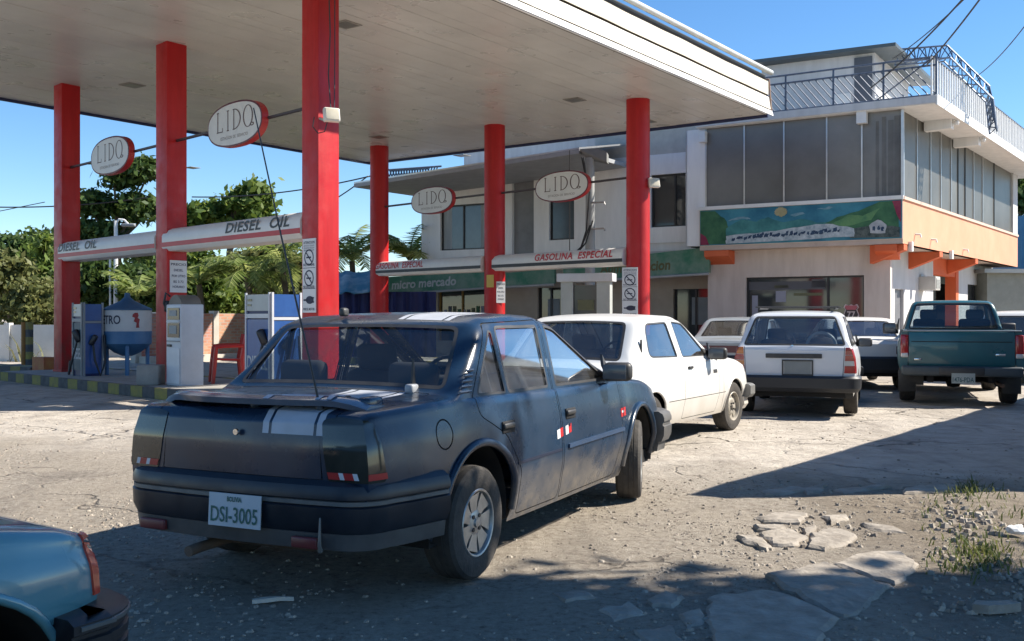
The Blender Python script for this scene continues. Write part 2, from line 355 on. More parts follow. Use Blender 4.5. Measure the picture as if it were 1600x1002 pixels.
for pix, t in [([(1178, 805), (1240, 797), (1262, 803), (1250, 815), (1192, 812)], 0.03), ([(1176, 817), (1228, 819), (1224, 828), (1182, 825)], 0.035),
               ([(1184, 829), (1230, 826), (1262, 838), (1240, 850), (1206, 848)], 0.045), ([(1150, 836), (1180, 833), (1206, 852), (1196, 857)], 0.03),
               ([(1266, 832), (1300, 822), (1338, 832), (1330, 845), (1290, 856), (1262, 852)], 0.05), ([(1284, 805), (1322, 801), (1328, 810), (1300, 816)], 0.03),
               ([(1255, 822), (1275, 820), (1272, 831), (1258, 833)], 0.025), ([(1345, 815), (1400, 822), (1420, 832), (1360, 826)], 0.025),
               ([(1185, 766), (1250, 760), (1262, 766), (1195, 773)], 0.03), ([(1250, 763), (1290, 757), (1284, 767), (1262, 770)], 0.03), ([(1300, 764), (1375, 757), (1392, 760), (1320, 770)], 0.03),
               ([(1410, 762), (1462, 756), (1500, 757), (1492, 765), (1414, 769)], 0.06),
               ([(1008, 930), (1040, 922), (1075, 930), (1050, 946), (1014, 945)], 0.03), ([(1060, 958), (1096, 950), (1100, 975), (1070, 985)], 0.03), ([(930, 950), (985, 940), (1010, 958), (960, 972)], 0.025),
               ([(990, 985), (1050, 975), (1070, 1000), (1010, 1012)], 0.03), ([(860, 925), (915, 918), (930, 932), (880, 940)], 0.022)]:
    slab(pix, t, 0.06, (random.uniform(-0.03, 0.03), random.uniform(-0.03, 0.03)))
# rubble lumps by the gutter
sp = []
for _ in range(190):
    u = random.gauss(1505, 34); v = random.gauss(812, 24)
    if v > 760: p = G(u, v); sp.append((p.x, p.y, 0.006+0.03*random.random()**2.2))
for _ in range(260):
    u = random.gauss(1270, 60); v = random.gauss(828, 18); p = G(u, v); sp.append((p.x, p.y, 0.004+0.018*random.random()**2))
for _ in range(240):
    u = random.uniform(1440, 1640); v = random.uniform(860, 960); p = G(u, v); sp.append((p.x, p.y, 0.005+0.018*random.random()**2))
rb = stones('rubble', sp, STONE, 0.9); stuff(rb); tag(rb, 'heap of small broken rubble in the gutter by the weeds', 'rubble')
# fallen bits lying about
def litter(u, v, name, label, cat, pts, th, m, rz):
    p = G(u, v); R = Matrix.Rotation(rz, 3, 'Z'); zz = ground_z(p.x, p.y)+0.006
    mb = MB().prism([R@Vector((a, b, c)) for a, b, c in pts], (0, 0, th)); o = mb.build(name, m); o.location = (p.x, p.y, zz); return tag(o, label, cat)
M_PAPER = mat('pale_litter', (0.62, 0.58, 0.5), 0.8)
litter(425, 941, 'plastic_bottle', 'small crushed white plastic bottle lying on the shaded dirt', 'litter', [(-0.09, -0.012, 0), (-0.02, -0.016, 0.004), (0.03, -0.008, 0.006), (0.10, -0.006, 0), (0.10, 0.006, 0), (0.03, 0.01, 0.006), (-0.03, 0.02, 0.004), (-0.09, 0.014, 0)], 0.018, M_PAPER, 0.25)
litter(1552, 957, 'concrete_chunk', 'flat grey chunk of concrete on the shaded soil at lower right', 'rubble', [(-0.11, -0.02, 0), (-0.05, -0.05, 0), (0.05, -0.04, 0), (0.12, -0.02, 0), (0.10, 0.03, 0), (0.02, 0.02, 0), (-0.06, 0.04, 0)], 0.04, M_SLAB, 0.1)
bmx = bmesh.new(); bmesh.ops.create_icosphere(bmx, subdivisions=2, radius=0.055)
for v_ in bmx.verts: v_.co *= 1+0.5*mnoise.noise(v_.co*28); v_.co.z = max(-0.02, v_.co.z*0.6)
me = bpy.data.meshes.new('plastic_bag'); bmx.to_mesh(me); bmx.free(); me.materials.append(mat('white_plastic', (0.7, 0.7, 0.68), 0.5)); pb_ = bpy.data.objects.new('plastic_bag', me); COL.objects.link(pb_); pb_.location = G(1588, 836)+Vector((0, 0, 0.03)); tag(pb_, 'crumpled white plastic bag among the weeds at the right edge', 'litter')

# ---- grass and weeds at the right verge
def blades(name, spots, m, hmin, hmax, w):
    vs_ = []; fs = []
    for (x, y, k) in spots:
        z = ground_z(x, y); a = random.uniform(0, 6.28); h = random.uniform(hmin, hmax)*k; lean = random.uniform(0.4, 1.3)*h
        dx, dy = math.cos(a), math.sin(a); px_, py_ = -dy*w*random.uniform(0.6, 1.3), dx*w; b = len(vs_)
        vs_ += [(x-px_, y-py_, z), (x+px_, y+py_, z), (x+dx*lean*0.35+px_*0.8, y+dy*lean*0.35+py_*0.8, z+h*0.6), (x+dx*lean*0.35-px_*0.8, y+dy*lean*0.35-py_*0.8, z+h*0.6), (x+dx*lean, y+dy*lean, z+h)]
        fs += [(b, b+1, b+2, b+3), (b+3, b+2, b+4)]
    me = bpy.data.meshes.new(name); me.from_pydata(vs_, [], fs); me.materials.append(m); o = bpy.data.objects.new(name, me); COL.objects.link(o); return stuff(o)
GR = leaf_mat('grass_green', (0.04, 0.075, 0.015), (0.17, 0.18, 0.06))
sp = []
for _ in range(3600):
    u = random.uniform(1545, 1800); v = random.uniform(755, 905); p = G(u, v)
    if p.x < 3.05+(p.y-5)*0.42+random.uniform(-0.1, 0.22)+mnoise.noise(Vector((p.x*3, p.y*3, 0)))*0.15: continue
    sp.append((p.x, p.y, random.uniform(0.5, 1.0)))
for _ in range(140):
    u = random.gauss(1516, 20); v = random.gauss(768, 7); p = G(u, v); sp.append((p.x, p.y, 0.45))
for _ in range(240):
    u = random.gauss(1530, 24); v = random.gauss(872, 16); p = G(u, v); sp.append((p.x, p.y, 0.4))
for _ in range(260):
    u = random.uniform(1440, 1600); v = random.uniform(775, 900); p = G(u, v); sp.append((p.x, p.y, 0.35))
gr = blades('weeds', sp, GR, 0.04, 0.19, 0.005); tag(gr, 'green grass and weeds growing along the right-hand verge', 'grass')

# ================================================================== FUEL STATION CANOPY
ZC = 6.29
CA, CB = Vector((6.25, 25.05, 0)), Vector((-4.55, 32.85, 0)); CL = Vector((-9.95, -13.85, 0)); CC, CD = CB+CL, CA+CL
ax = (CB-CA).normalized(); al = CL.normalized(); WID = (CB-CA).length; LEN = CL.length
M_SOFF = mat('soffit_white', (0.60, 0.58, 0.54), 0.33, var=0.09, scale=0.9, stretch=(1, 1, 1), obj_rand=0.018, rvar=0.08, detail=8)
M_WHITE = mat('white_paint', (0.74, 0.73, 0.70), 0.5, var=0.08, scale=2.0)
M_FASC = mat('fascia_sheet', (0.56, 0.50, 0.40), 0.5, col2=(0.72, 0.68, 0.59), scale=1.6, thresh=(0.3, 0.55), stretch=(2, 2, 0.5))
M_GREYM = mat('grey_metal', (0.30, 0.30, 0.29), 0.45, metal=0.6, var=0.15)
M_DARK = mat('dark_void', (0.015, 0.015, 0.016), 0.7)
M_NAVY = mat('navy_edge', (0.02, 0.03, 0.10), 0.5)
canopy = thing('station_canopy', 'big flat white panelled canopy roof over the fuel pumps', 'canopy', (CA+CC)/2+Vector((0, 0, 0)))
n_st = 44; sw = WID/n_st
for i in range(n_st):           # long soffit boards, running away from the viewer
    mb = MB(); a0 = CA+ax*(i*sw+0.0035); a1 = CA+ax*((i+1)*sw-0.0035); z = ZC+random.uniform(0, 0.006)
    L0, L1 = al*0.05, al*(LEN-0.05); zz = Vector((0, 0, z))
    mb.prism([a0+L0+zz, a1+L0+zz, a1+L1+zz, a0+L1+zz], (0, 0, 0.03)); mb.build('soffit_panel', M_SOFF, canopy)
mb = MB(); zz = Vector((0, 0, ZC+0.05)); mb.prism([CA+ax*0.12+zz, CB+zz, CC+zz, CD+ax*0.12+zz], (0, 0, 0.5)); mb.build('roof_deck', M_GREYM, canopy)
# dark edge trim on the far left and back, sheet fascia on the right
out_r = -ax; out_b = -al
mb = MB(); z0 = ZC-0.06
for (p, q, o_) in ((CB, CC, ax), (CC, CD, al), (CA, CB, out_b)):
    mb.prism([p+Vector((0, 0, z0)), q+Vector((0, 0, z0)), q+o_*0.05+Vector((0, 0, z0)), p+o_*0.05+Vector((0, 0, z0))], (0, 0, 0.75))
mb.build('edge_trim', M_NAVY, canopy)
def fascia(z_lo, o_lo, z_hi, o_hi, m, name, wav=0.0, t0=0.0, t1=LEN, seg=60):
    mb = MB(); a = []; b = []
    for i in range(seg+1):
        t = t0+(t1-t0)*i/seg; w = math.sin(t*1.7)*wav+math.sin(t*4.1+1)*wav*0.5
        a.append(CA+al*t+out_r*(o_lo+w*0.3)+Vector((0, 0, z_lo+w*0.15))); b.append(CA+al*t+out_r*(o_hi+w)+Vector((0, 0, z_hi-w*0.2)))
    n = seg+1; th = out_r*-0.02
    mb.add(a+b+[p+th for p in a]+[p+th for p in b], [(i, i+1, n+i+1, n+i) for i in range(seg)]+[(2*n+i, 3*n+i, 3*n+i+1, 2*n+i+1) for i in range(seg)]+[(i, 2*n+i, 2*n+i+1, i+1) for i in range(seg)]+[(n+i, n+i+1, 3*n+i+1, 3*n+i) for i in range(seg)]+[(0, n, 3*n, 2*n), (seg, 2*n+seg, 3*n+seg, n+seg)])
    return mb.build(name, m, canopy, smooth=True, auto=30)
fascia(ZC-0.05, 0.155, ZC+0.07, 0.12, M_WHITE, 'fascia_sheet')
fascia(ZC+0.115, 0.085, ZC+0.42, 0.04, M_FASC, 'fascia_sheet', 0.006)
fascia(ZC+0.475, 0.03, ZC+0.80, 0.02, mat('fascia_cream', (0.60, 0.53, 0.41), 0.55, col2=(0.72, 0.66, 0.54), scale=0.8), 'fascia_sheet', 0.014)
fascia(ZC+0.82, -0.06, ZC+0.97, -0.05, mat('gutter_dark_metal', (0.12, 0.12, 0.12), 0.5, metal=0.5), 'gutter_lip')  # dark grey metal strip below the gutter
mb = MB(); mb.tube([CA+al*t+out_r*0.08+Vector((0, 0, ZC+1.02)) for t in np.linspace(-0.05, LEN, 30)], 0.06, 10); mb.build('gutter', mat('gutter_pale', (0.55, 0.56, 0.54), 0.4, metal=0.2), canopy, smooth=True)
fascia(ZC+0.0, -0.04, ZC+0.9, -0.04, mat('fascia_gap_shade', (0.06, 0.05, 0.045), 0.9), 'fascia_gap_shade')  # dark sheet added to paint shade into the gaps between fascia sheets
# open end of the fascia: bare struts and a stain of rust
mb = MB(); e = CA-al*0.02
for a_, b_ in (((0.10, -0.03), (0.03, 0.86)), ((0.03, 0.86), (-0.35, 0.86)), ((0.08, 0.0), (-0.35, 0.86)), ((0.04, 0.45), (-0.35, 0.05))):
    mb.tube([e+out_r*a_[0]+Vector((0, 0, ZC+a_[1])), e+out_r*b_[0]+Vector((0, 0, ZC+b_[1]))], 0.02, 5)
mb.build('fascia_strut', mat('rusty_steel', (0.22, 0.10, 0.06), 0.8, col2=(0.4, 0.3, 0.22)), canopy)
# recessed lamp covers
for (u, v) in ((207, 133), (540, 38), (898, 156), (722, 243), (592, 214), (1010, 190), (300, 262)):
    Y = (ZC-CAM_H)*FPX/(HORIZON-v); p = P(u, v, Y); mb = MB()
    for s_, z0_, z1_ in ((0.20, -0.012, 0.0),):
        mb.prism([p+ax*a+al*b+Vector((0, 0, -0.014)) for a, b in ((-s_, -s_), (s_, -s_), (s_, s_), (-s_, s_))], (0, 0, 0.012))
    lt = mb.build('ceiling_light', mat('lamp_frame', (0.30, 0.28, 0.25), 0.5), canopy)
    mb = MB(); s_ = 0.155; mb.prism([p+ax*a+al*b+Vector((0, 0, -0.020)) for a, b in ((-s_, -s_), (s_, -s_), (s_, s_), (-s_, s_))], (0, 0, 0.005)); mb.build('light_cover', mat('lamp_cover', (0.16, 0.15, 0.13), 0.3), lt)

# ---- columns
C1 = [Vector((-9.56, 22.0, 0)), Vector((-6.22, 18.7, 0)), Vector((-2.88, 15.4, 0))]
C2 = [Vector((-3.86, 29.8, 0)), Vector((-0.45, 26.55, 0)), Vector((2.88, 23.4, 0))]
RD = Vector((0.712, -0.702, 0)).normalized(); RN = Vector((RD.y, -RD.x, 0))      # row direction; RN points to the viewer's side (-x,-y)
if RN.y > 0: RN = -RN
def column_mat():
    m, n, l, o, bs = _nt('column_red'); tc = n.new('ShaderNodeTexCoord'); sx = n.new('ShaderNodeSeparateXYZ'); l.new(tc.outputs['Object'], sx.inputs[0])
    def nz(sc, st=(1, 1, 1), d=7, r=0.65):
        mp_ = n.new('ShaderNodeMapping'); mp_.inputs['Scale'].default_value = st; l.new(tc.outputs['Object'], mp_.inputs[0]); k = n.new('ShaderNodeTexNoise'); k.inputs['Scale'].default_value = sc; k.inputs['Detail'].default_value = d; k.inputs['Roughness'].default_value = r; l.new(mp_.outputs[0], k.inputs['Vector']); return k.outputs['Fac']
    def mr(f, a_, c_, lo=0.0, hi=1.0):
        k = n.new('ShaderNodeMapRange'); k.inputs[1].default_value = a_; k.inputs[2].default_value = c_; k.inputs[3].default_value = lo; k.inputs[4].default_value = hi; l.new(f, k.inputs[0]); return k.outputs[0]
    def mx(f, a_, c_):
        k = n.new('ShaderNodeMix'); k.data_type = 'RGBA'; l.new(f, k.inputs[0])
        for i_, x_ in ((6, a_), (7, c_)):
            if isinstance(x_, tuple): k.inputs[i_].default_value = rgb(x_)
            else: l.new(x_, k.inputs[i_])
        return k.outputs[2]
    c_ = mx(mr(nz(3.0, (2, 2, 0.22)), 0.3, 0.65), (0.33, 0.006, 0.008), (0.47, 0.013, 0.015))
    c_ = mx(mr(nz(1.2), 0.55, 0.75, 0.0, 0.45), c_, (0.50, 0.06, 0.06))
    g1 = n.new('ShaderNodeMath'); g1.operation = 'MULTIPLY'; l.new(mr(sx.outputs['Z'], 2.0, 0.1), g1.inputs[0]); l.new(mr(nz(6, (1, 1, 0.4)), 0.42, 0.66, 0.0, 0.85), g1.inputs[1])
    c_ = mx(g1.outputs[0], c_, (0.10, 0.045, 0.035))
    c_ = mx(mr(nz(17, (1, 1, 1), 9, 0.75), 0.68, 0.72, 0.0, 0.7), c_, (0.16, 0.09, 0.08))
    l.new(c_, bs.inputs['Base Color']); l.new(mr(nz(4), 0.3, 0.7, 0.32, 0.6), bs.inputs['Roughness']); bs.inputs['Specular IOR Level'].default_value = 0.35; return m
M_RED = column_mat()
M_REDD = mat('column_red_base', (0.34, 0.02, 0.02), 0.6)
clab = ['red square column at the far left end of the diesel island', 'red square column behind the white pump, paper notice on it', 'nearest red column, floodlight and no-smoking placard on it, behind the dark sedan',
        'red column farthest back, left of the shop, blue tarpaulin beside it', 'red column with yellow sticker standing before the shop windows', 'red column with small white floodlight beside the white hatchback']
cols = []
HW = 0.215
for i, c in enumerate(C1+C2):
    t = thing('red_column', clab[i], 'column', c, 0, 'red canopy columns'); cols.append(t)
    if i < 3:
        mb = MB(); d2 = Vector((0.58, 0.81, 0)); q = [c+RD*a*HW+d2*b*HW for a, b in ((-1, -1), (1, -1), (1, 1), (-1, 1))]
        mb.prism(q, (0, 0, ZC+0.02)); mb.build('shaft', M_RED, t, bevel=0.02)
        mb = MB(); q = [c+RD*a*(HW+0.012)+d2*b*(HW+0.012) for a, b in ((-1, -1), (1, -1), (1, 1), (-1, 1))]
        mb.prism([p+Vector((0, 0, 0.17)) for p in q], (0, 0, 0.05)); mb.build('foot_band', M_REDD, t)
    else:
        mb = MB(); mb.lathe([(0.27, 0), (0.27, ZC+0.02)], 20, c); mb.build('shaft', M_RED, t, smooth=True)
        mb = MB(); mb.lathe([(0.285, 0.17), (0.285, 0.24), (0.27, 0.245)], 20, c); mb.build('foot_band', M_REDD, t, smooth=True)

# ---- kerbed islands with yellow and black blocks
M_CONC = mat('island_concrete', (0.24, 0.23, 0.21), 0.9, col2=(0.36, 0.34, 0.31), scale=3, bump=0.3)
M_KBLK = mat('kerb_black', (0.045, 0.045, 0.05), 0.8, col2=(0.10, 0.10, 0.10), scale=6); M_KYEL = mat('kerb_yellow', (0.30, 0.25, 0.05), 0.85, col2=(0.15, 0.135, 0.075), scale=5)
def island(name, label, c0, c1, half, ext0, ext1):
    t = thing(name, label, 'kerb', c0); a0 = c0-RD*ext0; a1 = c1+RD*ext1; L = (a1-a0).length
    mb = MB(); q = [a0+RN*(half-0.1), a1+RN*(half-0.1), a1-RN*(half-0.1), a0-RN*(half-0.1)]; mb.prism(q, (0, 0, 0.17)); mb.build('island_top', M_CONC, t)
    k = int(L/0.42); st = L/k
    for s_ in (1, -1):
        for i in range(k):
            p = a0+RD*(i*st+0.004); e_ = a0+RD*((i+1)*st-0.004); mb = MB(); o_ = RN*s_
            mb.prism([p+o_*half, e_+o_*half, e_+o_*(half-0.1), p+o_*(half-0.1)], (0, 0, 0.18)); mb.build('kerb_block', M_KYEL if i % 2 else M_KBLK, t)
    return t
island('pump_island', 'pump island with yellow and black kerb under the diesel pumps', C1[0], C1[2], 1.16, 1.0, 0.9)
island('pump_island', 'pump island under the back row of columns before the shop', C2[0], C2[2], 0.9, 0.8, 0.8)

# ---- lettered beams between the columns
def beam(name, label, ca, cb, word, stripe, letter, at_end, wtxt, grp):
    L = (cb-ca).length; base = (ca+cb)/2; t = thing(name, label, 'beam sign', (base.x, base.y, 2.52), 0, grp)
    s0, s1 = 0.0, L-0.2; zlo, zhi = 2.52, 2.93; hw = 0.235
    def sect(s, k):       # rounded box section
        return [ca+RD*s+RN*(a*k)+Vector((0, 0, z)) for a, z in ((hw, zlo+0.07), (hw, zhi-0.14), (hw-0.05, zhi-0.04), (hw-0.14, zhi), (-hw, zhi), (-hw, zlo), (hw-0.06, zlo))]
    mb = MB(); ss = [s0+0.0, s0+0.03, s0+0.10, s1]; kk = [0.55, 0.85, 1, 1]; b = 0; n = 7
    for s_, k in zip(ss, kk): mb.v += sect(s_, k)
    for i in range(3):
        for j in range(n): mb.f.append((i*n+j, i*n+(j+1) % n, (i+1)*n+(j+1) % n, (i+1)*n+j)); mb.m.append(0)
    mb.f.append(tuple(range(n))); mb.f.append(tuple(3*n+j for j in range(n))); mb.m += [0, 0]
    mb.build('beam_box', mat('sign_white', (0.66, 0.64, 0.61), 0.45, var=0.07), t, smooth=True)
    mb = MB(); p0 = ca+RD*(s0+0.06)+RN*hw; p1 = ca+RD*s1+RN*hw
    mb.prism([p0+Vector((0, 0, zlo+0.075)), p1+Vector((0, 0, zlo+0.075)), p1+Vector((0, 0, zlo+0.155)), p0+Vector((0, 0, zlo+0.155))], RN*0.005); mb.build('stripe', stripe, t)
    mb = MB(); st = (s0+0.12) if at_end == 'start' else (s1-wtxt-0.28)
    text_on(mb, word, ca+RD*st+Vector((0, 0, zlo+0.20)), RD, Vector((0, 0, 1)), 0.225, RN*(hw+0.004), 0.28, 0.006, wtxt, 1.08); mb.build('lettering', letter, t)
M_LETK = mat('letter_black', (0.02, 0.02, 0.022), 0.5); M_LETR = mat('letter_red', (0.42, 0.02, 0.03), 0.5); M_STR = mat('stripe_red', (0.42, 0.015, 0.02), 0.45)
beam('sign_beam', 'white beam lettered DIESEL OIL between the far left red columns', C1[0], C1[1], 'DIESEL  OIL', M_STR, M_LETK, 'start', 1.9, 'lettered beams between columns')
beam('sign_beam', 'white beam lettered DIESEL OIL running up to the nearest red column', C1[1], C1[2], 'DIESEL  OIL', M_STR, M_LETK, 'end', 1.9, 'lettered beams between columns')
beam('sign_beam', 'white beam lettered GASOLINA ESPECIAL starting at the farthest back column', C2[0], C2[1], 'GASOLINA  ESPECIAL', M_LETK, M_LETR, 'start', 2.1, 'lettered beams between columns')
beam('sign_beam', 'white beam lettered GASOLINA ESPECIAL ending at the column by the white hatchback', C2[1], C2[2], 'GASOLINA  ESPECIAL', M_LETK, M_LETR, 'end', 2.45, 'lettered beams between columns')

# ---- oval signs on bars
def oval_letters(mb, o, r, u, h, d):
    """L I D O in thin serif strokes, h = letter height; origin = lower left"""
    def bar(x0, y0, x1, y1): mb.add([o+r*x0+u*y0+d, o+r*x1+u*y0+d, o+r*x1+u*y1+d, o+r*x0+u*y1+d], [(0, 1, 2, 3)])
    def arc(cx, cy, rx, ry, a0, a1, w, n=18):
        vs_ = []
        for i in range(n+1):
            t = math.radians(a0+(a1-a0)*i/n); k = w*(0.45+0.55*abs(math.cos(t)))
            vs_ += [o+r*(cx+rx*math.cos(t))+u*(cy+ry*math.sin(t))+d, o+r*(cx+(rx-k)*math.cos(t))+u*(cy+(ry-k*0.8)*math.sin(t))+d]
        mb.add(vs_, [(2*i, 2*i+1, 2*i+3, 2*i+2) for i in range(n)])
    t = 0.085*h; s_ = 0.05*h
    bar(0, 0, t*2.4, s_); bar(t*0.7, 0, t*1.7, h); bar(0, h-s_, t*2.4, h); bar(0, 0, 0.55*h, s_); bar(0.52*h, 0, 0.57*h, 0.22*h)
    x = 0.95*h; bar(x, 0, x+t*2.4, s_); bar(x+t*0.7, 0, x+t*1.7, h); bar(x, h-s_, x+t*2.4, h)
    x = 1.5*h; bar(x, 0, x+t*2.4, s_); bar(x+t*0.7, 0, x+t*1.7, h); bar(x, h-s_, x+t*2.4, h); arc(x+t*1.4, h/2, 0.62*h, h/2, -90, 90, t*1.25)
    x = 2.45*h; arc(x+0.42*h, h/2, 0.45*h, h*0.53, 0, 360, t*1.25, 28)
    arc(x+0.42*h+0.35*h, 0.08*h, 0.20*h, 0.09*h, 0, 360, 0.10*h, 10)
M_OVAL = mat('oval_face', (0.60, 0.585, 0.56), 0.4, var=0.08); M_OVED = mat('oval_edge_red', (0.42, 0.02, 0.02), 0.45)
def oval(label, ca, s, zc, hang=False):
    c = ca+RD*s; t = thing('oval_sign', label, 'sign', (c.x, c.y, zc-0.37), 0, 'oval brand signs on the bars')
    n = 44; W, H = 0.86, 0.37; U = Vector((0, 0, 1)); cc = Vector((c.x, c.y, zc))
    def ring(w, h, off): return [cc+RD*(w*math.copysign(abs(math.cos(a))**0.85, math.cos(a)))+U*(h*math.copysign(abs(math.sin(a))**0.85, math.sin(a)))+RN*off for a in [2*math.pi*i/n for i in range(n)]]
    mb = MB(); mb.prism(ring(W, H, 0.0), RN*0.12); mb.build('sign_box', M_OVED, t, smooth=True)
    mb = MB(); a = ring(W, H, 0.122); b = ring(W-0.028, H-0.028, 0.126); mb.add(a+b, [(i, (i+1) % n, n+(i+1) % n, n+i) for i in range(n)]); mb.build('rim', mat('oval_rim', (0.10, 0.015, 0.03), 0.5), t)
    mb = MB(); mb.prism(ring(W-0.03, H-0.03, 0.121), RN*0.004); mb.build('sign_face', M_OVAL, t)
    mb = MB(); oval_letters(mb, cc-RD*0.55+U*-0.10, RD, U, 0.345, RN*0.127); mb.build('lettering', mat('letter_brown', (0.09, 0.045, 0.04), 0.5), t)
    
    for wd_, x_, w_ in (('ESTACION', -0.42, 0.36), ('DE', -0.02, 0.08), ('SERVICIO', 0.10, 0.34)):
        mb = MB(); text_on(mb, wd_, cc+RD*x_-U*0.235, RD, U, 0.075, RN*0.127, 0, 0.0, w_); mb.build('small_lettering', mat('letter_grey', (0.16, 0.12, 0.11), 0.5), t)
Lr = (C1[1]-C1[0]).length; L2 = (C2[1]-C2[0]).length; L2b = (C2[2]-C2[1]).length
oval('oval LIDO sign on the bar between the two leftmost red columns', C1[0], 2.36, 4.53)
oval('oval LIDO sign beside the nearest red column, crossed by the car aerial', C1[1], 2.40, 4.53)
oval('oval LIDO sign left of the column with the yellow sticker', C2[0], 2.45, 4.53)
oval('oval LIDO sign in front of the concrete pole by the shop', C2[1], 2.42, 4.50)
for i, (a, b) in enumerate(((C1[0], C1[1]), (C1[1], C1[2]), (C2[0], C2[1]), (C2[1], C2[2]))):
    mb = MB(); L = (b-a).length
    mb.tube([a+RD*0.2+Vector((0, 0, 4.53)), a+RD*(L-0.2)+Vector((0, 0, 4.53))], 0.028, 6)
    o = mb.build('sign_bar', mat('bar_dark', (0.04, 0.03, 0.035), 0.5)); tag(o, ['thin dark bar carrying the leftmost oval sign', 'thin dark bar carrying the oval sign by the nearest column', 'thin dark bar carrying the oval sign nearest the palms', 'thin dark bar carrying the oval sign before the concrete pole'][i], 'bar', 'sign bars')

# ---- notices and floodlights on the columns
def frame_on(c, face):      # face 'A' (towards viewer's left) or 'B' (towards the right)
    d2 = Vector((0.58, 0.81, 0))
    if face == 'A': n_ = Vector((RD.y, -RD.x, 0)); n_ = n_ if n_.y < 0 else -n_; r_ = RD; return c-d2*HW, r_, n_
    n_ = Vector((d2.y, -d2.x, 0)); return c+RD*HW, d2, n_
def circle_sign(mb, o, r, u, d, rad):
    n = 22
    for k in range(1):
        vs_ = []
        for i in range(n):
            a = 2*math.pi*i/n; e_ = r*math.cos(a)+u*math.sin(a); vs_ += [o+e_*rad+d, o+e_*rad*0.82+d]
        mb.add(vs_, [(2*i, 2*i+1, (2*i+3) % (2*n), (2*i+2) % (2*n)) for i in range(n)])
    e1 = (r*0.7-u*0.7); e2 = (r*0.7+u*0.7)*0.09*rad
    mb.add([o+e1*rad*0.9+e2+d, o+e1*rad*0.9-e2+d, o-e1*rad*0.9-e2+d, o-e1*rad*0.9+e2+d], [(0, 1, 2, 3)])
def placard(label, c, r, n_, w, z0, z1, kind, grp=None, out=0.004):
    U = Vector((0, 0, 1)); t = thing('notice', label, 'notice', (c.x, c.y, z0), 0, grp)
    mb = MB(); q = c+n_*out; mb.prism([q-r*w/2+U*z0, q+r*w/2+U*z0, q+r*w/2+U*z1, q-r*w/2+U*z1], n_*0.012); mb.build('board', mat('notice_white', (0.62, 0.62, 0.63), 0.5, var=0.06), t)
    d = n_*(out+0.014); mb = MB()
    if kind == 'warn':
        h = z1-z0
        for zz, tx in ((0.93, 'ATENCION'), (0.63, 'NO FUMAR'), (0.33, 'NO ENCENDER'), (0.03, 'PARE EL MOTOR')):
            text_on(mb, tx, c+U*(z0+h*zz), r, U, 0.055, d, 0, 0.001, w*0.85, center=True)
        for k in range(3): text_on(mb, 'APAGUE SU CELULAR', c+U*(z0+h*(0.895-0.03*k)), r, U, 0.03, d, 0, 0, w*0.8, center=True)
        circle_sign(mb, c+U*(z0+h*0.745), r, U, d, w*0.36); circle_sign(mb, c+U*(z0+h*0.465), r, U, d, w*0.36)
        for k in range(2):
            cc_ = c+U*(z0+h*(0.745-0.28*k)); mb.add([cc_-r*w*0.2-U*0.012+d, cc_+r*w*0.16-U*0.012+d, cc_+r*w*0.16+U*0.012+d, cc_-r*w*0.2+U*0.012+d], [(0, 1, 2, 3)])
        cc_ = c+U*(z0+h*0.17)          # a black plug symbol
        mb.add([cc_+d+r*(0.09*w/0.3*math.cos(a)+0.02)+U*(0.06*math.sin(a)) for a in [2*math.pi*i/14 for i in range(14)]], [tuple(range(14))])
        for s_ in (0.03, -0.03): mb.add([cc_+d+r*a+U*b for a, b in ((0.05, s_-0.012), (0.13, s_-0.012), (0.13, s_+0.012), (0.05, s_+0.012))], [(0, 1, 2, 3)])
        mb.add([cc_+d+r*a+U*b for a, b in ((-0.14, -0.014), (0.0, -0.014), (0.0, 0.014), (-0.14, 0.014))], [(0, 1, 2, 3)])
        for k in range(2):
            zz = z0+h*(0.60-0.28*k); mb.add([c+d+r*a+U*b for a, b in ((-w*0.48, zz), (w*0.48, zz), (w*0.48, zz+0.008), (-w*0.48, zz+0.008))], [(0, 1, 2, 3)])
    else:
        for k, (a, b) in enumerate(((0.84, 0.9), (0.66, 0.55), (0.48, 0.8), (0.3, 0.6), (0.14, 0.7))):
            text_on(mb, ['PRECIO', 'DIESEL', 'POR LITRO', 'BS 3.72', 'HORARIO'][k], c+U*(z0+(z1-z0)*a), r, U, 0.06, d, 0, 0.001, w*b, center=True)
    mb.build('print', mat('notice_ink', (0.03, 0.03, 0.06), 0.6), t); return t
o_, r_, n_ = frame_on(C1[2], 'A'); placard('tall white no-smoking placard on the nearest red column', o_, r_, n_, 0.34, 1.40, 2.50, 'warn')
o_, r_, n_ = frame_on(C1[1], 'B'); placard('white paper notice on the red column above the white pump', o_+r_*0.02, r_, n_, 0.36, 1.78, 2.36, 'list')
rv = (Vector((0, 0, 0))-C2[2]); rv.z = 0; n2 = Vector((-0.35, -0.94, 0)).normalized(); r2 = Vector((-n2.y, n2.x, 0))
placard('tall white no-smoking placard on the red column by the white hatchback', C2[2]+n2*0.27-r2*0.12, r2, n2, 0.36, 1.35, 2.46, 'warn')
placard('small white paper notice on the column with the yellow sticker', C2[1]+Vector((0.14, -0.99, 0))*0.27+Vector((0.12, 0.05, 0)), Vector((0.94, 0.34, 0)).normalized(), Vector((0.34, -0.94, 0)).normalized(), 0.24, 1.7, 2.25, 'list')
mb = MB(); q = C2[1]+Vector((-0.4, -0.92, 0)).normalized()*0.275; r3 = Vector((0.92, -0.4, 0)).normalized()
mb.prism([q+r3*a+Vector((0, 0, z)) for a, z in ((-0.1, 2.1), (0.1, 2.1), (0.1, 2.42), (-0.1, 2.42))], Vector((-0.4, -0.92, 0)).normalized()*0.006)
o = mb.build('sticker', mat('sticker_yellow', (0.55, 0.40, 0.10), 0.6)); tag(o, 'faded yellow sticker on the red column before the shop', 'sticker')
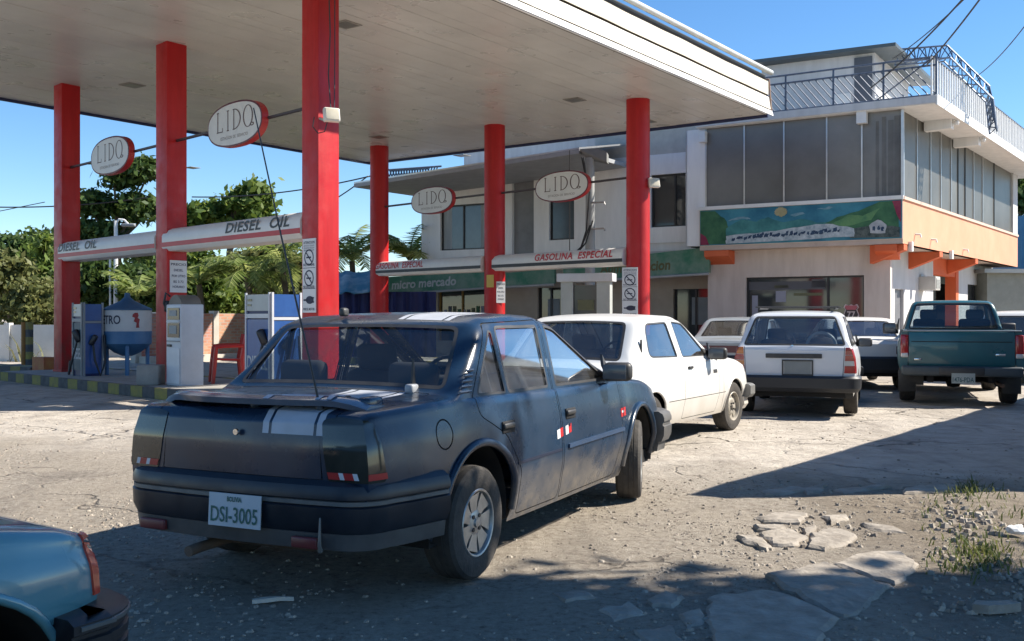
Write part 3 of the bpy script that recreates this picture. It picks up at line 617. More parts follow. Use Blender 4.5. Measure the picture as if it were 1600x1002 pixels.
def flood(label, p, yaw, pitch, sz, cabtop):
    t = thing('floodlight', label, 'lamp', p, 0, 'floodlights on the columns'); R = Matrix.Rotation(yaw, 3, 'Z') @ Matrix.Rotation(pitch, 3, 'X')
    rbox('lamp_body', p, (sz, 0.09, sz*0.86), mat('flood_case', (0.62, 0.60, 0.55), 0.45), t, 0.02, R, world=True)
    rbox('lamp_glass', Vector(p)+R@Vector((0, -0.048, 0)), (sz*0.84, 0.012, sz*0.7), mat('flood_glass', (0.50, 0.46, 0.36), 0.15), t, 0.004, R, world=True)
    mb = MB(); mb.tube([Vector(p)+R@Vector((-0.09, 0.06, -0.08)), Vector(p)+Vector((-0.12, 0.1, -0.06)), Vector(p)+Vector((-0.2, 0.14, -0.02))], 0.018, 6); mb.build('bracket', M_GREYM, t)
    if cabtop:
        mb = MB(); q = Vector(p); mb.tube([q+Vector((-0.02, 0.05, 0.1)), q+Vector((-0.06, 0.08, 0.6)), q+Vector((-0.03, 0.06, 1.2)), q+Vector((-0.06, 0.08, ZC-q.z))], 0.010, 5)
        mb.tube([q+Vector((0.03, 0.06, 0.1)), q+Vector((0.03, 0.1, 0.8)), q+Vector((0.03, 0.1, ZC-q.z))], 0.008, 5)
        mb.tube([q+Vector((-0.06, 0.0, -0.1)), q+Vector((-0.10, 0.0, -0.24)), q+Vector((-0.2, 0.02, -0.26)), q+Vector((-0.28, 0.04, -0.16)), q+Vector((-0.26, 0.05, -0.02))], 0.009, 5)
        mb.build('cable', M_LETK, t)
flood('white floodlight with hanging cable on the nearest red column', P(518, 180, 14.85), math.radians(28), math.radians(-12), 0.24, True)
flood('small white floodlight on the red column by the white hatchback', P(1022, 286, 23.2), math.radians(20), math.radians(-15), 0.26, False)
# ================================================================== SHOP BUILDING (two storeys)
FW = Frame((10.3, 27.0), (-0.855, 0.518), -1)          # front of the corner wing; a grows to the viewer's left
if FW.d.y > 0: FW.d = -FW.d
SW = Frame((10.3, 27.0), (0.59, 0.807), 1)             # its street side; a grows away from the viewer
if SW.d.x < 0: SW.d = -SW.d
M_PINK = mat('plaster_pink', (0.50, 0.41, 0.355), 0.9, col2=(0.62, 0.525, 0.465), scale=1.6, stretch=(2, 2, 0.4), thresh=(0.25, 0.6), bump=0.08, bscale=60)
M_PLW = mat('plaster_white', (0.70, 0.70, 0.69), 0.88, col2=(0.82, 0.815, 0.80), scale=1.6, stretch=(2, 2, 0.35), thresh=(0.25, 0.6), bump=0.08, bscale=60)
M_PLG = mat('plaster_grey', (0.46, 0.455, 0.455), 0.88, col2=(0.58, 0.575, 0.57), scale=1.6, stretch=(2, 2, 0.35), thresh=(0.25, 0.6))
M_ORA = mat('band_orange', (0.64, 0.28, 0.165), 0.8, col2=(0.72, 0.34, 0.21), scale=1.0)
M_ORD = mat('beam_orange', (0.58, 0.10, 0.03), 0.75, col2=(0.66, 0.14, 0.05), scale=1.2)
M_GLD = mat('dark_glass', (0.035, 0.04, 0.042), 0.06, var=0.35, scale=0.7, spec=0.7)
M_GLT = mat('tinted_glass', (0.11, 0.108, 0.10), 0.28, col2=(0.19, 0.187, 0.178), scale=0.5, spec=0.6, obj_rand=0.2)
M_ALU = mat('aluminium', (0.55, 0.55, 0.54), 0.35, metal=0.7)
M_BLKF = mat('black_frame', (0.02, 0.02, 0.022), 0.45)
wing = thing('corner_building', 'two-storey corner building with mural, dark window band and orange trim', 'building', (10.3, 27.0, 0))
s1, zs1 = FW.px(1093, 330); s1 = max(s1, 5.5)
_, ZMT = FW.px(1415, 311); _, ZMB = FW.px(1415, 369); _, ZR = FW.px(1412, 170)      # mural top, mural bottom, underside of the roof slab
SL = SW.px(1590, 300)[0]                                                                                # street side length
GR_ = -0.55                                                                             # ground floor set back
# core volume (dark, inside)
def quadp(F, a0, a1, d, z0, z1): return [F.at(a0, d, z0), F.at(a1, d, z0), F.at(a1, d, z1), F.at(a0, d, z1)]
mb = MB(); b0, b1, b2, b3 = FW.at(0.12, -0.35, 0), FW.at(s1+0.4, -0.35, 0), FW.at(s1+0.4, -0.35, 0)+SW.a*(SL-0.5), FW.at(0.12, -0.35, 0)+SW.a*(SL-0.5)
mb.prism([Vector((p.x, p.y, 3.4)) for p in (b0, b1, b2, b3)], (0, 0, ZR-3.45)); mb.build('upper_room', mat('room_dark', (0.05, 0.048, 0.045), 0.9), wing)
MB().fbox(FW, s1+0.402, s1+0.45, -3.0, -0.05, 3.42, ZR).build('side_wall', M_PLW, wing); MB().fbox(FW, s1-0.15, s1+0.45, -0.349, -0.05, 3.42, ZR).build('corner_pier', M_PLW, wing)
# ground floor wall with the shop window opening
wa, wz = FW.px(1350, 430, GR_); wb, _ = FW.px(1165, 437, GR_)
g0, g1 = FW.px(1391, 450, GR_)[0], s1-0.05
mb = MB()
mb.fbox(FW, g0, wa, GR_-0.25, GR_, 0, 3.3); mb.fbox(FW, wb, g1, GR_-0.25, GR_, 0, 3.3); mb.fbox(FW, wa, wb, GR_-0.25, GR_, wz, 3.3); mb.fbox(FW, wa, wb, GR_-0.25, GR_, 0, 0.35)
mb.build('ground_floor_wall', M_PINK, wing)
win = MB().fbox(FW, wa, wb, GR_-0.20, GR_-0.16, 0.35, wz).build('shop_window', M_GLD, wing)
mb = MB(); wm = FW.px(1292, 440, GR_)[0]
mb.fbox(FW, wa, wa+0.05, GR_-0.15, GR_-0.10, 0.35, wz); mb.fbox(FW, wb-0.05, wb, GR_-0.15, GR_-0.10, 0.35, wz); mb.fbox(FW, wa+0.05, wb-0.05, GR_-0.15, GR_-0.10, wz-0.05, wz); mb.fbox(FW, wm-0.025, wm+0.025, GR_-0.15, GR_-0.10, 0.35, wz-0.05)
mb.build('window_frame', M_BLKF, win)
# goods dimly seen behind the pane
M_GOOD = [mat('goods_'+k, c, 0.7) for k, c in (('pale', (0.30, 0.30, 0.36)), ('green', (0.06, 0.14, 0.07)), ('olive', (0.13, 0.13, 0.07)), ('grey', (0.10, 0.10, 0.11)))]
for k, (u0, v0, u1, v1) in enumerate(((1175, 462, 1184, 500), (1212, 455, 1228, 472), (1210, 446, 1232, 450), (1268, 436, 1290, 449), (1168, 441, 1290, 452), (1240, 458, 1285, 462))):
    a0, z1 = FW.px(u0, v0, GR_-0.15); a1, z0 = FW.px(u1, v1, GR_-0.15)
    MB().fbox(FW, a1, a0, GR_-0.159, GR_-0.155, z0, z1).build('window_display', M_GOOD[[0, 0, 2, 3, 3, 2][k]], win)
# shield-shaped emblem on the pane
def poly_on(F, pts, d, th, name, m, parent):
    mb = MB(); mb.prism([F.at(a, d, z) for a, z in pts], F.d*th); return mb.build(name, m, parent)
ea, ez = FW.px(1330, 486, GR_-0.15)
sh = [(-0.16, 0.19), (-0.07, 0.15), (0, 0.18), (0.07, 0.15), (0.16, 0.19), (0.21, 0.10), (0.16, 0.04), (0.22, -0.12), (0.18, -0.22), (0.08, -0.26), (0, -0.31), (-0.08, -0.26), (-0.18, -0.22), (-0.22, -0.12), (-0.16, 0.04), (-0.21, 0.10)]
em = poly_on(FW, [(ea+x, ez+z) for x, z in sh], GR_-0.154, 0.004, 'emblem', mat('emblem_white', (0.55, 0.45, 0.45), 0.5), win)
poly_on(FW, [(ea+x*0.85, ez+z*0.85) for x, z in sh], GR_-0.149, 0.003, 'emblem_field', mat('emblem_black', (0.03, 0.02, 0.025), 0.5), win)
poly_on(FW, [(ea+x, ez+z) for x, z in ((-0.15, 0.15), (0.15, 0.15), (0.17, 0.10), (0.12, 0.03), (-0.12, 0.03), (-0.17, 0.10))], GR_-0.145, 0.003, 'emblem_band', mat('emblem_red', (0.42, 0.10, 0.12), 0.5), win)
mb = MB(); text_on(mb, '77', FW.at(ea, GR_-0.144, ez-0.18), -FW.a, Vector((0, 0, 1)), 0.24, Vector(), 0, 0.004, 0.22, center=True); mb.build('emblem_figure', mat('emblem_white', (0.55, 0.45, 0.45), 0.5), win)
# street side ground floor
SG = -0.9
ca0, _ = SW.px(1400, 450, SG)
mb = MB()
d0a, dz = SW.px(1398, 432, SG); d0b, _ = SW.px(1412, 432, SG)
cB, _ = SW.px(1458, 450, SG); w2a, w2t = SW.px(1512, 444, SG); w2b, w2z = SW.px(1536, 471, SG)
st0 = SW.px(1391, 450, SG)[0]; st0 = max(st0, 0.1)
cend = SL
c2, _ = SW.px(1497, 450, SG)
for (x0_, x1_, y0_, y1_) in ((st0, d0a, 0, 3.3), (d0b, cB, 0, 3.3), (d0a, d0b, 2.15, 3.3), (c2, w2a, 0, 3.3), (w2b, cend, 0, 3.3), (w2a, w2b, 0, w2z), (w2a, w2b, w2t, 3.3)):
    MB().fbox(SW, x0_, x1_, SG-0.2, SG, y0_, y1_).build('street_wall', M_PLG, wing)
MB().fbox(SW, d0a, d0b, SG-0.16, SG-0.08, 0, 2.15).build('door', mat('door_grey', (0.16, 0.16, 0.17), 0.4), wing)
wn_ = MB().fbox(SW, w2a, w2b, SG-0.14, SG-0.10, w2z, w2t).build('window', M_GLD, wing)
mb = MB(); mb.fbox(SW, (w2a+w2b)/2-0.03, (w2a+w2b)/2+0.03, SG-0.09, SG-0.05, w2z, w2t); mb.build('mullion', M_BLKF, wn_)
MB().fbox(SW, cB, c2, SG-1.3, SG-1.2, 0, 3.3).build('porch_wall', M_PINK, wing)
pd0, pdt = SW.px(1462, 443, SG-1.2); pd1, _ = SW.px(1482, 443, SG-1.2)
MB().fbox(SW, pd0, pd1, SG-1.2, SG-1.17, 0, pdt).build('porch_door', mat('door_dark', (0.05, 0.035, 0.03), 0.5), wing)
MB().fbox(SW, c2-0.38, c2, SG-0.34, SG+0.02, 0, 3.25).build('porch_column', M_ORD, wing)
mb = MB(); mb.fbox(SW, cB, c2+0.0, SG-0.25, SG-0.01, 2.72, 3.3); mb.build('porch_beam', M_ORD, wing)
# slab between the floors and orange consoles below it
mb = MB(); q = [FW.at(-0.0, -0.02, 0), FW.at(s1, -0.02, 0), FW.at(s1, -0.02, 0)+SW.a*(SL-0.02), Vector((10.3, 27.0, 0))+SW.a*(SL-0.02)]
mb.prism([Vector((p.x, p.y, 3.28)) for p in q], (0, 0, 0.12)); mb.build('floor_slab', mat('slab_under', (0.50, 0.40, 0.34), 0.9), wing)
for (u0, u1, F, dd) in ((1100, 1138, FW, 0), (1366, 1400, FW, 0)):
    a0, _ = F.px(u0, 390); a1, _ = F.px(u1, 390); lo, hi = min(a0, a1), max(a0, a1)
    mb = MB(); mb.prism([F.at(lo, -0.56, 3.27), F.at(lo, -0.01, 3.27), F.at(lo, -0.01, 3.1), F.at(lo, -0.56, 2.88)], F.a*(hi-lo)); mb.build('console', M_ORD, wing)
for a_ in (0.15, 3.9, 8.6):
    mb = MB(); mb.prism([SW.at(a_, -0.9, 3.27), SW.at(a_, -0.01, 3.27), SW.at(a_, -0.01, 3.12), SW.at(a_, -0.9, 2.78)], SW.a*0.35); mb.build('console', M_ORD, wing)
# mural parapet (front) and orange parapet (street side)
MB().fbox(FW, 0.0, s1, -0.2, 0.0, 3.40, ZMT).build('parapet', M_PINK, wing)
MB().fbox(FW, -0.02, s1+0.02, -0.16, 0.05, ZMT, ZMT+0.10).build('sill', M_WHITE, wing)
bd = MB().fbox(SW, 0.03, SL, -0.2, 0.0, 3.28, ZMT).build('street_parapet', M_ORA, wing)
MB().fbox(SW, 0.03, SL, -0.15, 0.04, ZMT, ZMT+0.08).build('sill', mat('sill_peach', (0.6, 0.45, 0.36), 0.8), wing)
for u, v in ((1430, 366), (1455, 374), (1505, 390)):           # short drain spouts
    a_, z_ = SW.px(u, v); mb = MB(); mb.tube([SW.at(a_, -0.05, z_), SW.at(a_, 0.14, z_-0.02), SW.at(a_, 0.15, z_-0.10)], 0.03, 7); mb.build('drain_spout', M_WHITE, wing)
for a_ in (0.55, 5.0): MB().fbox(SW, a_, a_+0.16, 0.004, 0.09, 3.10, 3.36).build('bracket', M_WHITE, wing)
# ---- the mural: flat painted shapes on the parapet
def rough_mat(name, c1, c2, sc=5): return mat(name, c1, 0.85, col2=c2, scale=sc, detail=8, thresh=(0.35, 0.65))
mural = MB().fbox(FW, 0.02, s1-0.02, 0.001, 0.012, 3.42, ZMT-0.01).build('mural', rough_mat('mural_sky', (0.02, 0.13, 0.21), (0.06, 0.25, 0.32), 1.4), wing)
mh = ZMT-0.01-3.42; mw = s1-0.04
def mp(pts, lay, name, m):    # x 0..1 from the viewer's left, y 0..1 from the bottom
    out = []
    for i, (x, y) in enumerate(pts):
        x2, y2 = pts[(i+1) % len(pts)]
        for k in range(3):
            t = k/3; xx = x+(x2-x)*t; yy = y+(y2-y)*t
            if k and 0.03 < xx < 0.97 and 0.04 < yy < 0.96: xx += random.uniform(-0.004, 0.004); yy += random.uniform(-0.02, 0.02)
            out.append((s1-0.03-mw*min(max(xx, 0.001), 0.997), 3.425+mh*min(max(yy, 0.002), 0.985)))
    return poly_on(FW, out, 0.012+0.003*lay, 0.002, name, m, mural)
mp([(0, 0.02), (0.20, 0.02), (0.16, 0.4), (0.13, 0.75), (0.08, 0.96), (0, 0.98)], 1, 'painted_hill', rough_mat('mural_green', (0.02, 0.09, 0.05), (0.06, 0.17, 0.08), 3))
mp([(0.14, 0.45), (0.22, 0.68), (0.30, 0.6), (0.36, 0.72), (0.44, 0.55), (0.52, 0.62), (0.60, 0.5), (0.75, 0.5), (0.8, 0.25), (0.14, 0.25)], 2, 'painted_mountain', rough_mat('mural_teal', (0.03, 0.14, 0.15), (0.07, 0.25, 0.24), 3))
mp([(0.62, 0.38), (0.70, 0.62), (0.80, 0.75), (0.90, 0.97), (0.96, 0.97), (0.985, 0.6), (0.985, 0.2), (0.80, 0.25)], 3, 'painted_hill', rough_mat('mural_green', (0.02, 0.09, 0.05), (0.06, 0.17, 0.08), 3))
mp([(0.66, 0.4), (0.75, 0.66), (0.82, 0.62), (0.9, 0.8), (0.86, 0.5), (0.74, 0.36)], 4, 'painted_slope', rough_mat('mural_lime', (0.06, 0.18, 0.09), (0.13, 0.27, 0.11), 4))
mp([(0.955, 0.97), (0.995, 0.97), (0.995, 0.4), (0.975, 0.62)], 5, 'painted_edge', rough_mat('mural_crimson', (0.20, 0.02, 0.06), (0.28, 0.05, 0.08)))
mp([(0.0, 0.01), (0.05, 0.01), (0.03, 0.25), (0.0, 0.35)], 5, 'painted_edge', rough_mat('mural_crimson', (0.20, 0.02, 0.06), (0.28, 0.05, 0.08)))
mp([(0.76, 0.05), (0.99, 0.02), (0.99, 0.28), (0.88, 0.36), (0.78, 0.30)], 5, 'painted_rock', rough_mat('mural_rock', (0.03, 0.05, 0.05), (0.12, 0.14, 0.13), 9))
mp([(0.14, 0.02), (0.5, 0.05), (0.78, 0.08), (0.78, 0.30), (0.68, 0.44), (0.6, 0.46), (0.52, 0.40), (0.4, 0.32), (0.30, 0.28), (0.14, 0.24)], 6, 'painted_waterfall', rough_mat('mural_foam', (0.24, 0.30, 0.34), (0.50, 0.55, 0.57), 7))
for i in range(26):
    x = 0.18+0.021*i+random.uniform(-0.004, 0.004); y = 0.09+0.18*max(0, x-0.15)+random.uniform(0, 0.05); h = random.uniform(0.07, 0.16); w = random.uniform(0.006, 0.011)
    mp([(x-w, y), (x+w, y+0.01), (x+w*1.5, y+h), (x-w*0.6, y+h*0.8)], 7, 'painted_stroke', rough_mat('mural_ink', (0.015, 0.04, 0.09), (0.04, 0.08, 0.14)))
mp([(0.15, 0.66), (0.20, 0.76), (0.25, 0.74), (0.27, 0.68), (0.24, 0.70), (0.18, 0.68)], 4, 'painted_cloud', rough_mat('mural_cloud', (0.10, 0.24, 0.30), (0.22, 0.36, 0.42)))
mp([(0.47, 0.74), (0.53, 0.80), (0.55, 0.75), (0.50, 0.70)], 4, 'painted_cloud', rough_mat('mural_cloud', (0.10, 0.24, 0.30), (0.22, 0.36, 0.42)))
mp([(0.60, 0.86), (0.66, 0.92), (0.70, 0.9), (0.64, 0.84)], 4, 'painted_cloud', rough_mat('mural_cloud', (0.10, 0.24, 0.30), (0.22, 0.36, 0.42)))
mp([(0.424+0.032*math.cos(a), 0.84+0.13*math.sin(a)) for a in [2*math.pi*i/14 for i in range(14)]], 4, 'painted_sun', rough_mat('mural_sun', (0.30, 0.27, 0.13), (0.40, 0.36, 0.22)))
mp([(0.855, 0.16), (0.925, 0.14), (0.93, 0.36), (0.89, 0.50), (0.85, 0.36)], 7, 'painted_house', rough_mat('mural_white', (0.32, 0.34, 0.36), (0.48, 0.49, 0.5)))
for x, y in ((0.872, 0.22), (0.895, 0.24), (0.912, 0.2)): mp([(x-0.006, y), (x+0.006, y), (x+0.006, y+0.1), (x-0.006, y+0.1)], 8, 'painted_window', rough_mat('mural_ink', (0.015, 0.04, 0.09), (0.04, 0.08, 0.14)))
# ---- upper windows: front
us = [1102, 1162, 1224, 1291, 1346, 1411]; aa = [FW.px(u, 250)[0] for u in us]
for i in range(5):
    pn = MB().fbox(FW, aa[i+1]+0.02, aa[i]-0.02, -0.09, -0.07, ZMT+0.10, ZR).build('window_pane', M_GLT, wing)
    MB().fbox(FW, aa[i]-0.02, aa[i]+0.02, -0.10, -0.04, ZMT+0.10, ZR).build('mullion', M_ALU, pn)
MB().fbox(FW, aa[5]-0.02, aa[5]+0.05, -0.08, 0.0, ZMT+0.10, ZR).build('corner_post', M_ALU, wing)
a0, a1 = FW.px(1408, 250)[0], FW.px(1362, 250)[0]
for k in range(4):
    w = (a1-a0)/4; MB().fbox(FW, a0+w*k+0.01, a0+w*(k+1)-0.03*k, -0.0695, -0.066, ZMT+0.13, ZR-0.15-0.1*(k % 2)).build('blind', mat('blind_grey', (0.11, 0.11, 0.105), 0.7, col2=(0.16, 0.16, 0.15), scale=2), wing)
# street side panes
us = [1416, 1436, 1457, 1473, 1489, 1500, 1511, 1524, 1538, 1556, 1583]; aa = [SW.px(u, 280)[0] for u in us]; aa[0] = 0.08
M_GLS = mat('street_glass', (0.09, 0.087, 0.078), 0.4, col2=(0.14, 0.135, 0.12), scale=0.6, spec=0.2, obj_rand=0.15)
for i in range(len(aa)-1):
    pn = MB().fbox(SW, aa[i]+0.02, aa[i+1]-0.02, -0.09, -0.07, ZMT+0.08, ZR).build('window_pane', M_GLS, wing)
    MB().fbox(SW, aa[i+1]-0.02, aa[i+1]+0.02, -0.10, -0.04, ZMT+0.08, ZR).build('mullion', M_BLKF if i in (4, 5, 8) else M_ALU, pn)
MB().fbox(SW, aa[-1]+0.02, SL, -0.12, 0.0, ZMT+0.08, ZR).build('end_wall', M_PLG, wing)
# ---- roof slab with side overhang
ov = 0.85
def wv(a, d, s_, z): return FW.at(a, d, 0)+SW.d*s_+Vector((0, 0, z))
q = [FW.at(0, 0.18, 0)+SW.d*ov, FW.at(s1+0.05, 0.18, 0), FW.at(s1+0.05, 0.18, 0)+SW.a*(SL+0.6), FW.at(0, 0.18, 0)+SW.d*ov+SW.a*(SL+1.4)]
mb = MB(); mb.prism([Vector((p.x, p.y, ZR+0.003)) for p in q], (0, 0, 0.17)); roof = mb.build('roof_slab', M_PLW, wing)
mb = MB(); e0, e1 = q[0]+SW.d*0.003, q[3]+SW.d*0.003
mb.prism([Vector((e0.x, e0.y, ZR-0.03)), Vector((e1.x, e1.y, ZR-0.03)), Vector((e1.x, e1.y, ZR+0.24)), Vector((e0.x, e0.y, ZR+0.24))], SW.d*0.05); mb.build('eave_board', M_WHITE, wing)
f0, f1 = q[0]+FW.d*0.003, q[1]+FW.d*0.003
mb = MB(); mb.prism([Vector((f0.x, f0.y, ZR+0.02)), Vector((f1.x, f1.y, ZR+0.02)), Vector((f1.x, f1.y, ZR+0.22)), Vector((f0.x, f0.y, ZR+0.22))], FW.d*0.04); mb.build('eave_board', M_PLG, wing)
for u, v in ((1482, 200), (1545, 250)):           # beams under the overhang, each with a globe lamp at its end
    a_ = 2.2 if u < 1500 else 5.6
    mb = MB(); mb.fbox(SW, a_, a_+0.3, -0.02, ov-0.15, ZR-0.26, ZR+0.001); bmn = mb.build('overhang_beam', M_PLW, wing)
    mb = MB(); mb.lathe([(0.001, 0.0), (0.06, 0.02), (0.085, 0.08), (0.06, 0.14), (0.001, 0.16)], 12, SW.at(a_+0.15, ov-0.05, ZR-0.18)); mb.build('globe_lamp', M_WHITE, bmn, smooth=True)
a_, z_ = FW.px(1347, 184, 0.1); MB().fbox(FW, a_-0.13, a_+0.13, 0.0, 0.2, z_-0.16, ZR+0.001).build('junction_box', M_WHITE, wing)
a_, z_ = FW.px(1098, 214, 0.1); MB().fbox(FW, a_-0.10, a_+0.10, 0.0, 0.2, z_-0.16, ZR-0.1).build('junction_box', M_WHITE, wing)
# ---- roof railing: slanted dark bars on the front, white balusters on the street side
rail = thing('roof_railing', 'dark slanted-bar roof railing along the front of the corner building', 'railing', Vector((f0.x, f0.y, ZR+0.25)))
M_RAIL = mat('rail_steel', (0.045, 0.06, 0.10), 0.5, metal=0.2, col2=(0.12, 0.15, 0.2), scale=8)
zt0 = ZR+0.26; RH = 0.98; La = (f1-f0).length; fd = (f1-f0).normalized(); base = f0-FW.d*0.12
for zz in (zt0, zt0+RH*0.78, zt0+RH):
    mb = MB(); mb.tube([base+Vector((0, 0, zz)), base+fd*La+Vector((0, 0, zz))], 0.028, 6); mb.build('rail', M_RAIL, rail)
nb = 34
for i in range(nb):
    x = La*i/nb; mb = MB(); mb.tube([base+fd*x+Vector((0, 0, zt0)), base+fd*min(La, x+0.62)+Vector((0, 0, zt0+RH*0.78))], 0.017, 5); mb.build('slanted_bar', M_RAIL, rail)
for i in range(5):
    x = La*i/5*1.0; mb = MB(); mb.tube([base+fd*x+Vector((0, 0, zt0-0.1)), base+fd*x+Vector((0, 0, zt0+RH))], 0.03, 6); mb.build('post', M_RAIL, rail)
mb = MB(); mb.tube([base+fd*0.05+Vector((0, 0, zt0+RH)), base+fd*1.5+Vector((0, 0, zt0))], 0.02, 5); mb.build('brace', M_RAIL, rail)
rail2 = thing('roof_railing', 'white baluster railing along the street edge of the corner roof', 'railing', Vector((e0.x, e0.y, ZR+0.25)))
Lb = (e1-e0).length; sd = (e1-e0).normalized(); base = e0-SW.d*0.10
for zz in (zt0, zt0+RH):
    mb = MB(); mb.tube([base+Vector((0, 0, zz)), base+sd*Lb+Vector((0, 0, zz))], 0.03, 6); mb.build('rail', M_RAIL if zz > zt0 else M_WHITE, rail2)
nb = 64
for i in range(nb+1):
    x = Lb*i/nb; mb = MB(); mb.box(base+sd*x+Vector((0, 0, zt0+RH/2)), (0.045, 0.045, RH-0.04), math.atan2(sd.y, sd.x)); mb.build('baluster', M_WHITE, rail2)
# ---- roof room
pent = thing('roof_room', 'small flat-roofed room on top of the corner building', 'building', FW.at(2.9, -2.6, ZR+0.2))
PF = Frame(FW.at(0, -2.4, 0), FW.a, 1); PF.d = FW.d
pa, pz = PF.px(1398, 88); pb, _ = PF.px(1190, 88); zp = ZR+0.18; pz = PF.px(1300, 90)[1]
mb = MB(); mb.prism([PF.at(pa+0.55, 0, zp), PF.at(pb, 0, zp), PF.at(pb, 0, zp)+SW.a*3.5, PF.at(pa+0.55, 0, zp)+SW.a*3.5], (0, 0, pz-zp)); mb.build('wall', M_PLG, pent)
mb = MB(); mb.prism([PF.at(pa-0.1, 0.4, pz), PF.at(pb+0.2, 0.4, pz+0.04), PF.at(pb+0.2, 0.4, pz)+SW.a*4.5, PF.at(pa-0.1, 0.4, pz-0.3)+SW.a*4.5], (0, 0, 0.10)); mb.build('roof', mat('roof_edge_dark', (0.07, 0.09, 0.10), 0.5), pent)
a_ = pa+0.62; MB().fbox(PF, a_, a_+0.5, 0.004, 0.05, zp, zp+1.9).build('door', mat('roof_door', (0.08, 0.09, 0.11), 0.6), pent)
MB().fbox(PF, a_+0.6, a_+1.1, 0.004, 0.04, zp+0.2, zp+0.9).build('wall_panel', M_WHITE, pent)
# ---- lattice mast lying on the roof
def truss(t, pts, w, m, n_):
    ch = []
    for k in range(3):
        o_ = [Vector((0, 0, w)), Vector((0.0, -w*0.8, -w*0.5)), Vector((0.0, w*0.8, -w*0.5))][k]; ch.append([Vector(p)+o_ for p in pts])
    for c in ch:
        mb = MB(); mb.tube(c, 0.03, 5); mb.build('chord', m, t)
    for a_, b_ in ((0, 1), (1, 2), (2, 0)):
        for s_ in range(len(pts)-1):
            for i in range(n_):
                t0, t1 = i/n_, (i+1)/n_; x, y = (a_, b_) if i % 2 == 0 else (b_, a_)
                mb = MB(); mb.tube([ch[x][s_].lerp(ch[x][s_+1], t0), ch[y][s_].lerp(ch[y][s_+1], t1)], 0.018, 4); mb.build('lacing', m, t)
mast = thing('lattice_mast', 'grey-blue lattice antenna mast lying bent over the corner roof', 'mast', P(1480, 160, 29))
truss(mast, [P(1402, 92, 30), P(1480, 86, 29.5), P(1546, 150, 29.0), P(1552, 200, 28.8)], 0.27, mat('mast_steel', (0.09, 0.13, 0.20), 0.5, metal=0.4, var=0.3), 9)
# ---- air conditioners on the street wall
def ac(label, a_, z_, w, h, dep):
    t = thing('air_conditioner', label, 'air conditioner', SW.at(a_, SG, z_), 0, 'air conditioners')
    MB().fbox(SW, a_, a_+w, SG+0.004, SG+dep, z_, z_+h).build('case', mat('ac_case', (0.52, 0.50, 0.46), 0.5), t, bevel=0.015)
    MB().fbox(SW, a_+0.05, a_+w-0.05, SG+dep+0.001, SG+dep+0.012, z_+0.05, z_+h-0.05).build('grille', mat('ac_grille', (0.42, 0.41, 0.38), 0.6), t)
    for k in range(6):
        zz = z_+0.08+(h-0.16)*k/6; MB().fbox(SW, a_+0.06, a_+w-0.06, SG+dep+0.013, SG+dep+0.022, zz, zz+0.02).build('slat', mat('ac_slat', (0.28, 0.28, 0.26), 0.6), t)
a_, z_ = SW.px(1437, 448, SG); ac('dark air conditioner set in the street wall of the corner building', a_, z_-0.0, 0.5, 0.38, 0.05)
a_, z_ = SW.px(1446, 453, SG+0.3); ac('pale air conditioner jutting from the street wall beside the orange column', a_+0.4, z_, 0.55, 0.42, 0.5)

# ================================================================== LEFT (SET-BACK) PART OF THE SHOP
LW = Frame(FW.at(0, -0.9, 0), FW.a, 1); LW.d = FW.d
shop = thing('shop_building', 'white two-storey shop behind the pumps with plain upper windows', 'building', LW.at(10, 0, 0))
lR = LW.px(1098, 300)[0]-0.6; lL = LW.px(665, 380)[0]
def zl(u, v): return LW.px(u, v)[1]
ZF = zl(880, 398)                       # bottom of the white upper wall
def wall_with_holes(F, a0, a1, z0, z1, holes, d0, d1, name, m, parent):
    """wall built of blocks round rectangular openings (given as lo_a, hi_a, lo_z, hi_z)"""
    xs_ = sorted(set([a0, a1]+[h[0] for h in holes]+[h[1] for h in holes])); mb = MB()
    for x0, x1 in zip(xs_[:-1], xs_[1:]):
        if x1-x0 < 1e-6: continue
        seg = [(z0, z1)]
        for h in holes:
            if h[0] <= x0+1e-6 and h[1] >= x1-1e-6:
                new = []
                for (p, q_) in seg:
                    if h[3] <= p or h[2] >= q_: new.append((p, q_)); continue
                    if h[2] > p: new.append((p, h[2]))
                    if h[3] < q_: new.append((h[3], q_))
                seg = new
        for p, q_ in seg: mb.fbox(F, x0, x1, d0, d1, p, q_)
    return mb.build(name, m, parent)
def rect(F, u0, v0, u1, v1, d=0.0):
    a0, z1 = F.px(u0, v0, d); a1, z0 = F.px(u1, v1, d); return (min(a0, a1), max(a0, a1), min(z0, z1), max(z0, z1))
h1 = rect(LW, 688, 322, 757, 389); h2 = rect(LW, 858, 300, 897, 374); h3 = rect(LW, 1017, 274, 1090, 352); h4 = rect(LW, 800, 277, 834, 398)
ZT = 6.35
wall_with_holes(LW, lR, lL, ZF, ZT, [h1, h2, h3, h4], -0.22, 0.0, 'upper_wall', M_PLW, shop)
def window(F, h, n_, m, cur=None):
    w = MB().fbox(F, h[0], h[1], -0.16, -0.13, h[2], h[3]).build('window', m, shop)
    for i in range(n_+1):
        x = h[0]+(h[1]-h[0])*i/n_; x = min(max(x, h[0]+0.025), h[1]-0.025); MB().fbox(F, x-0.025, x+0.025, -0.128, -0.09, h[2], h[3]).build('mullion', M_BLKF, w)
    for zz in (h[2], h[3]-0.05): MB().fbox(F, h[0]+0.05, h[1]-0.05, -0.126, -0.092, zz, zz+0.05).build('rail', M_BLKF, w)
    if cur:
        for c0, c1 in cur: MB().fbox(F, h[0]+(h[1]-h[0])*c0, h[0]+(h[1]-h[0])*c1, -0.1295, -0.127, h[2]+0.05, h[3]-0.05).build('curtain', mat('curtain_pale', (0.34, 0.37, 0.38), 0.8, var=0.25, stretch=(1, 1, 0.1), scale=6), w)
    return w
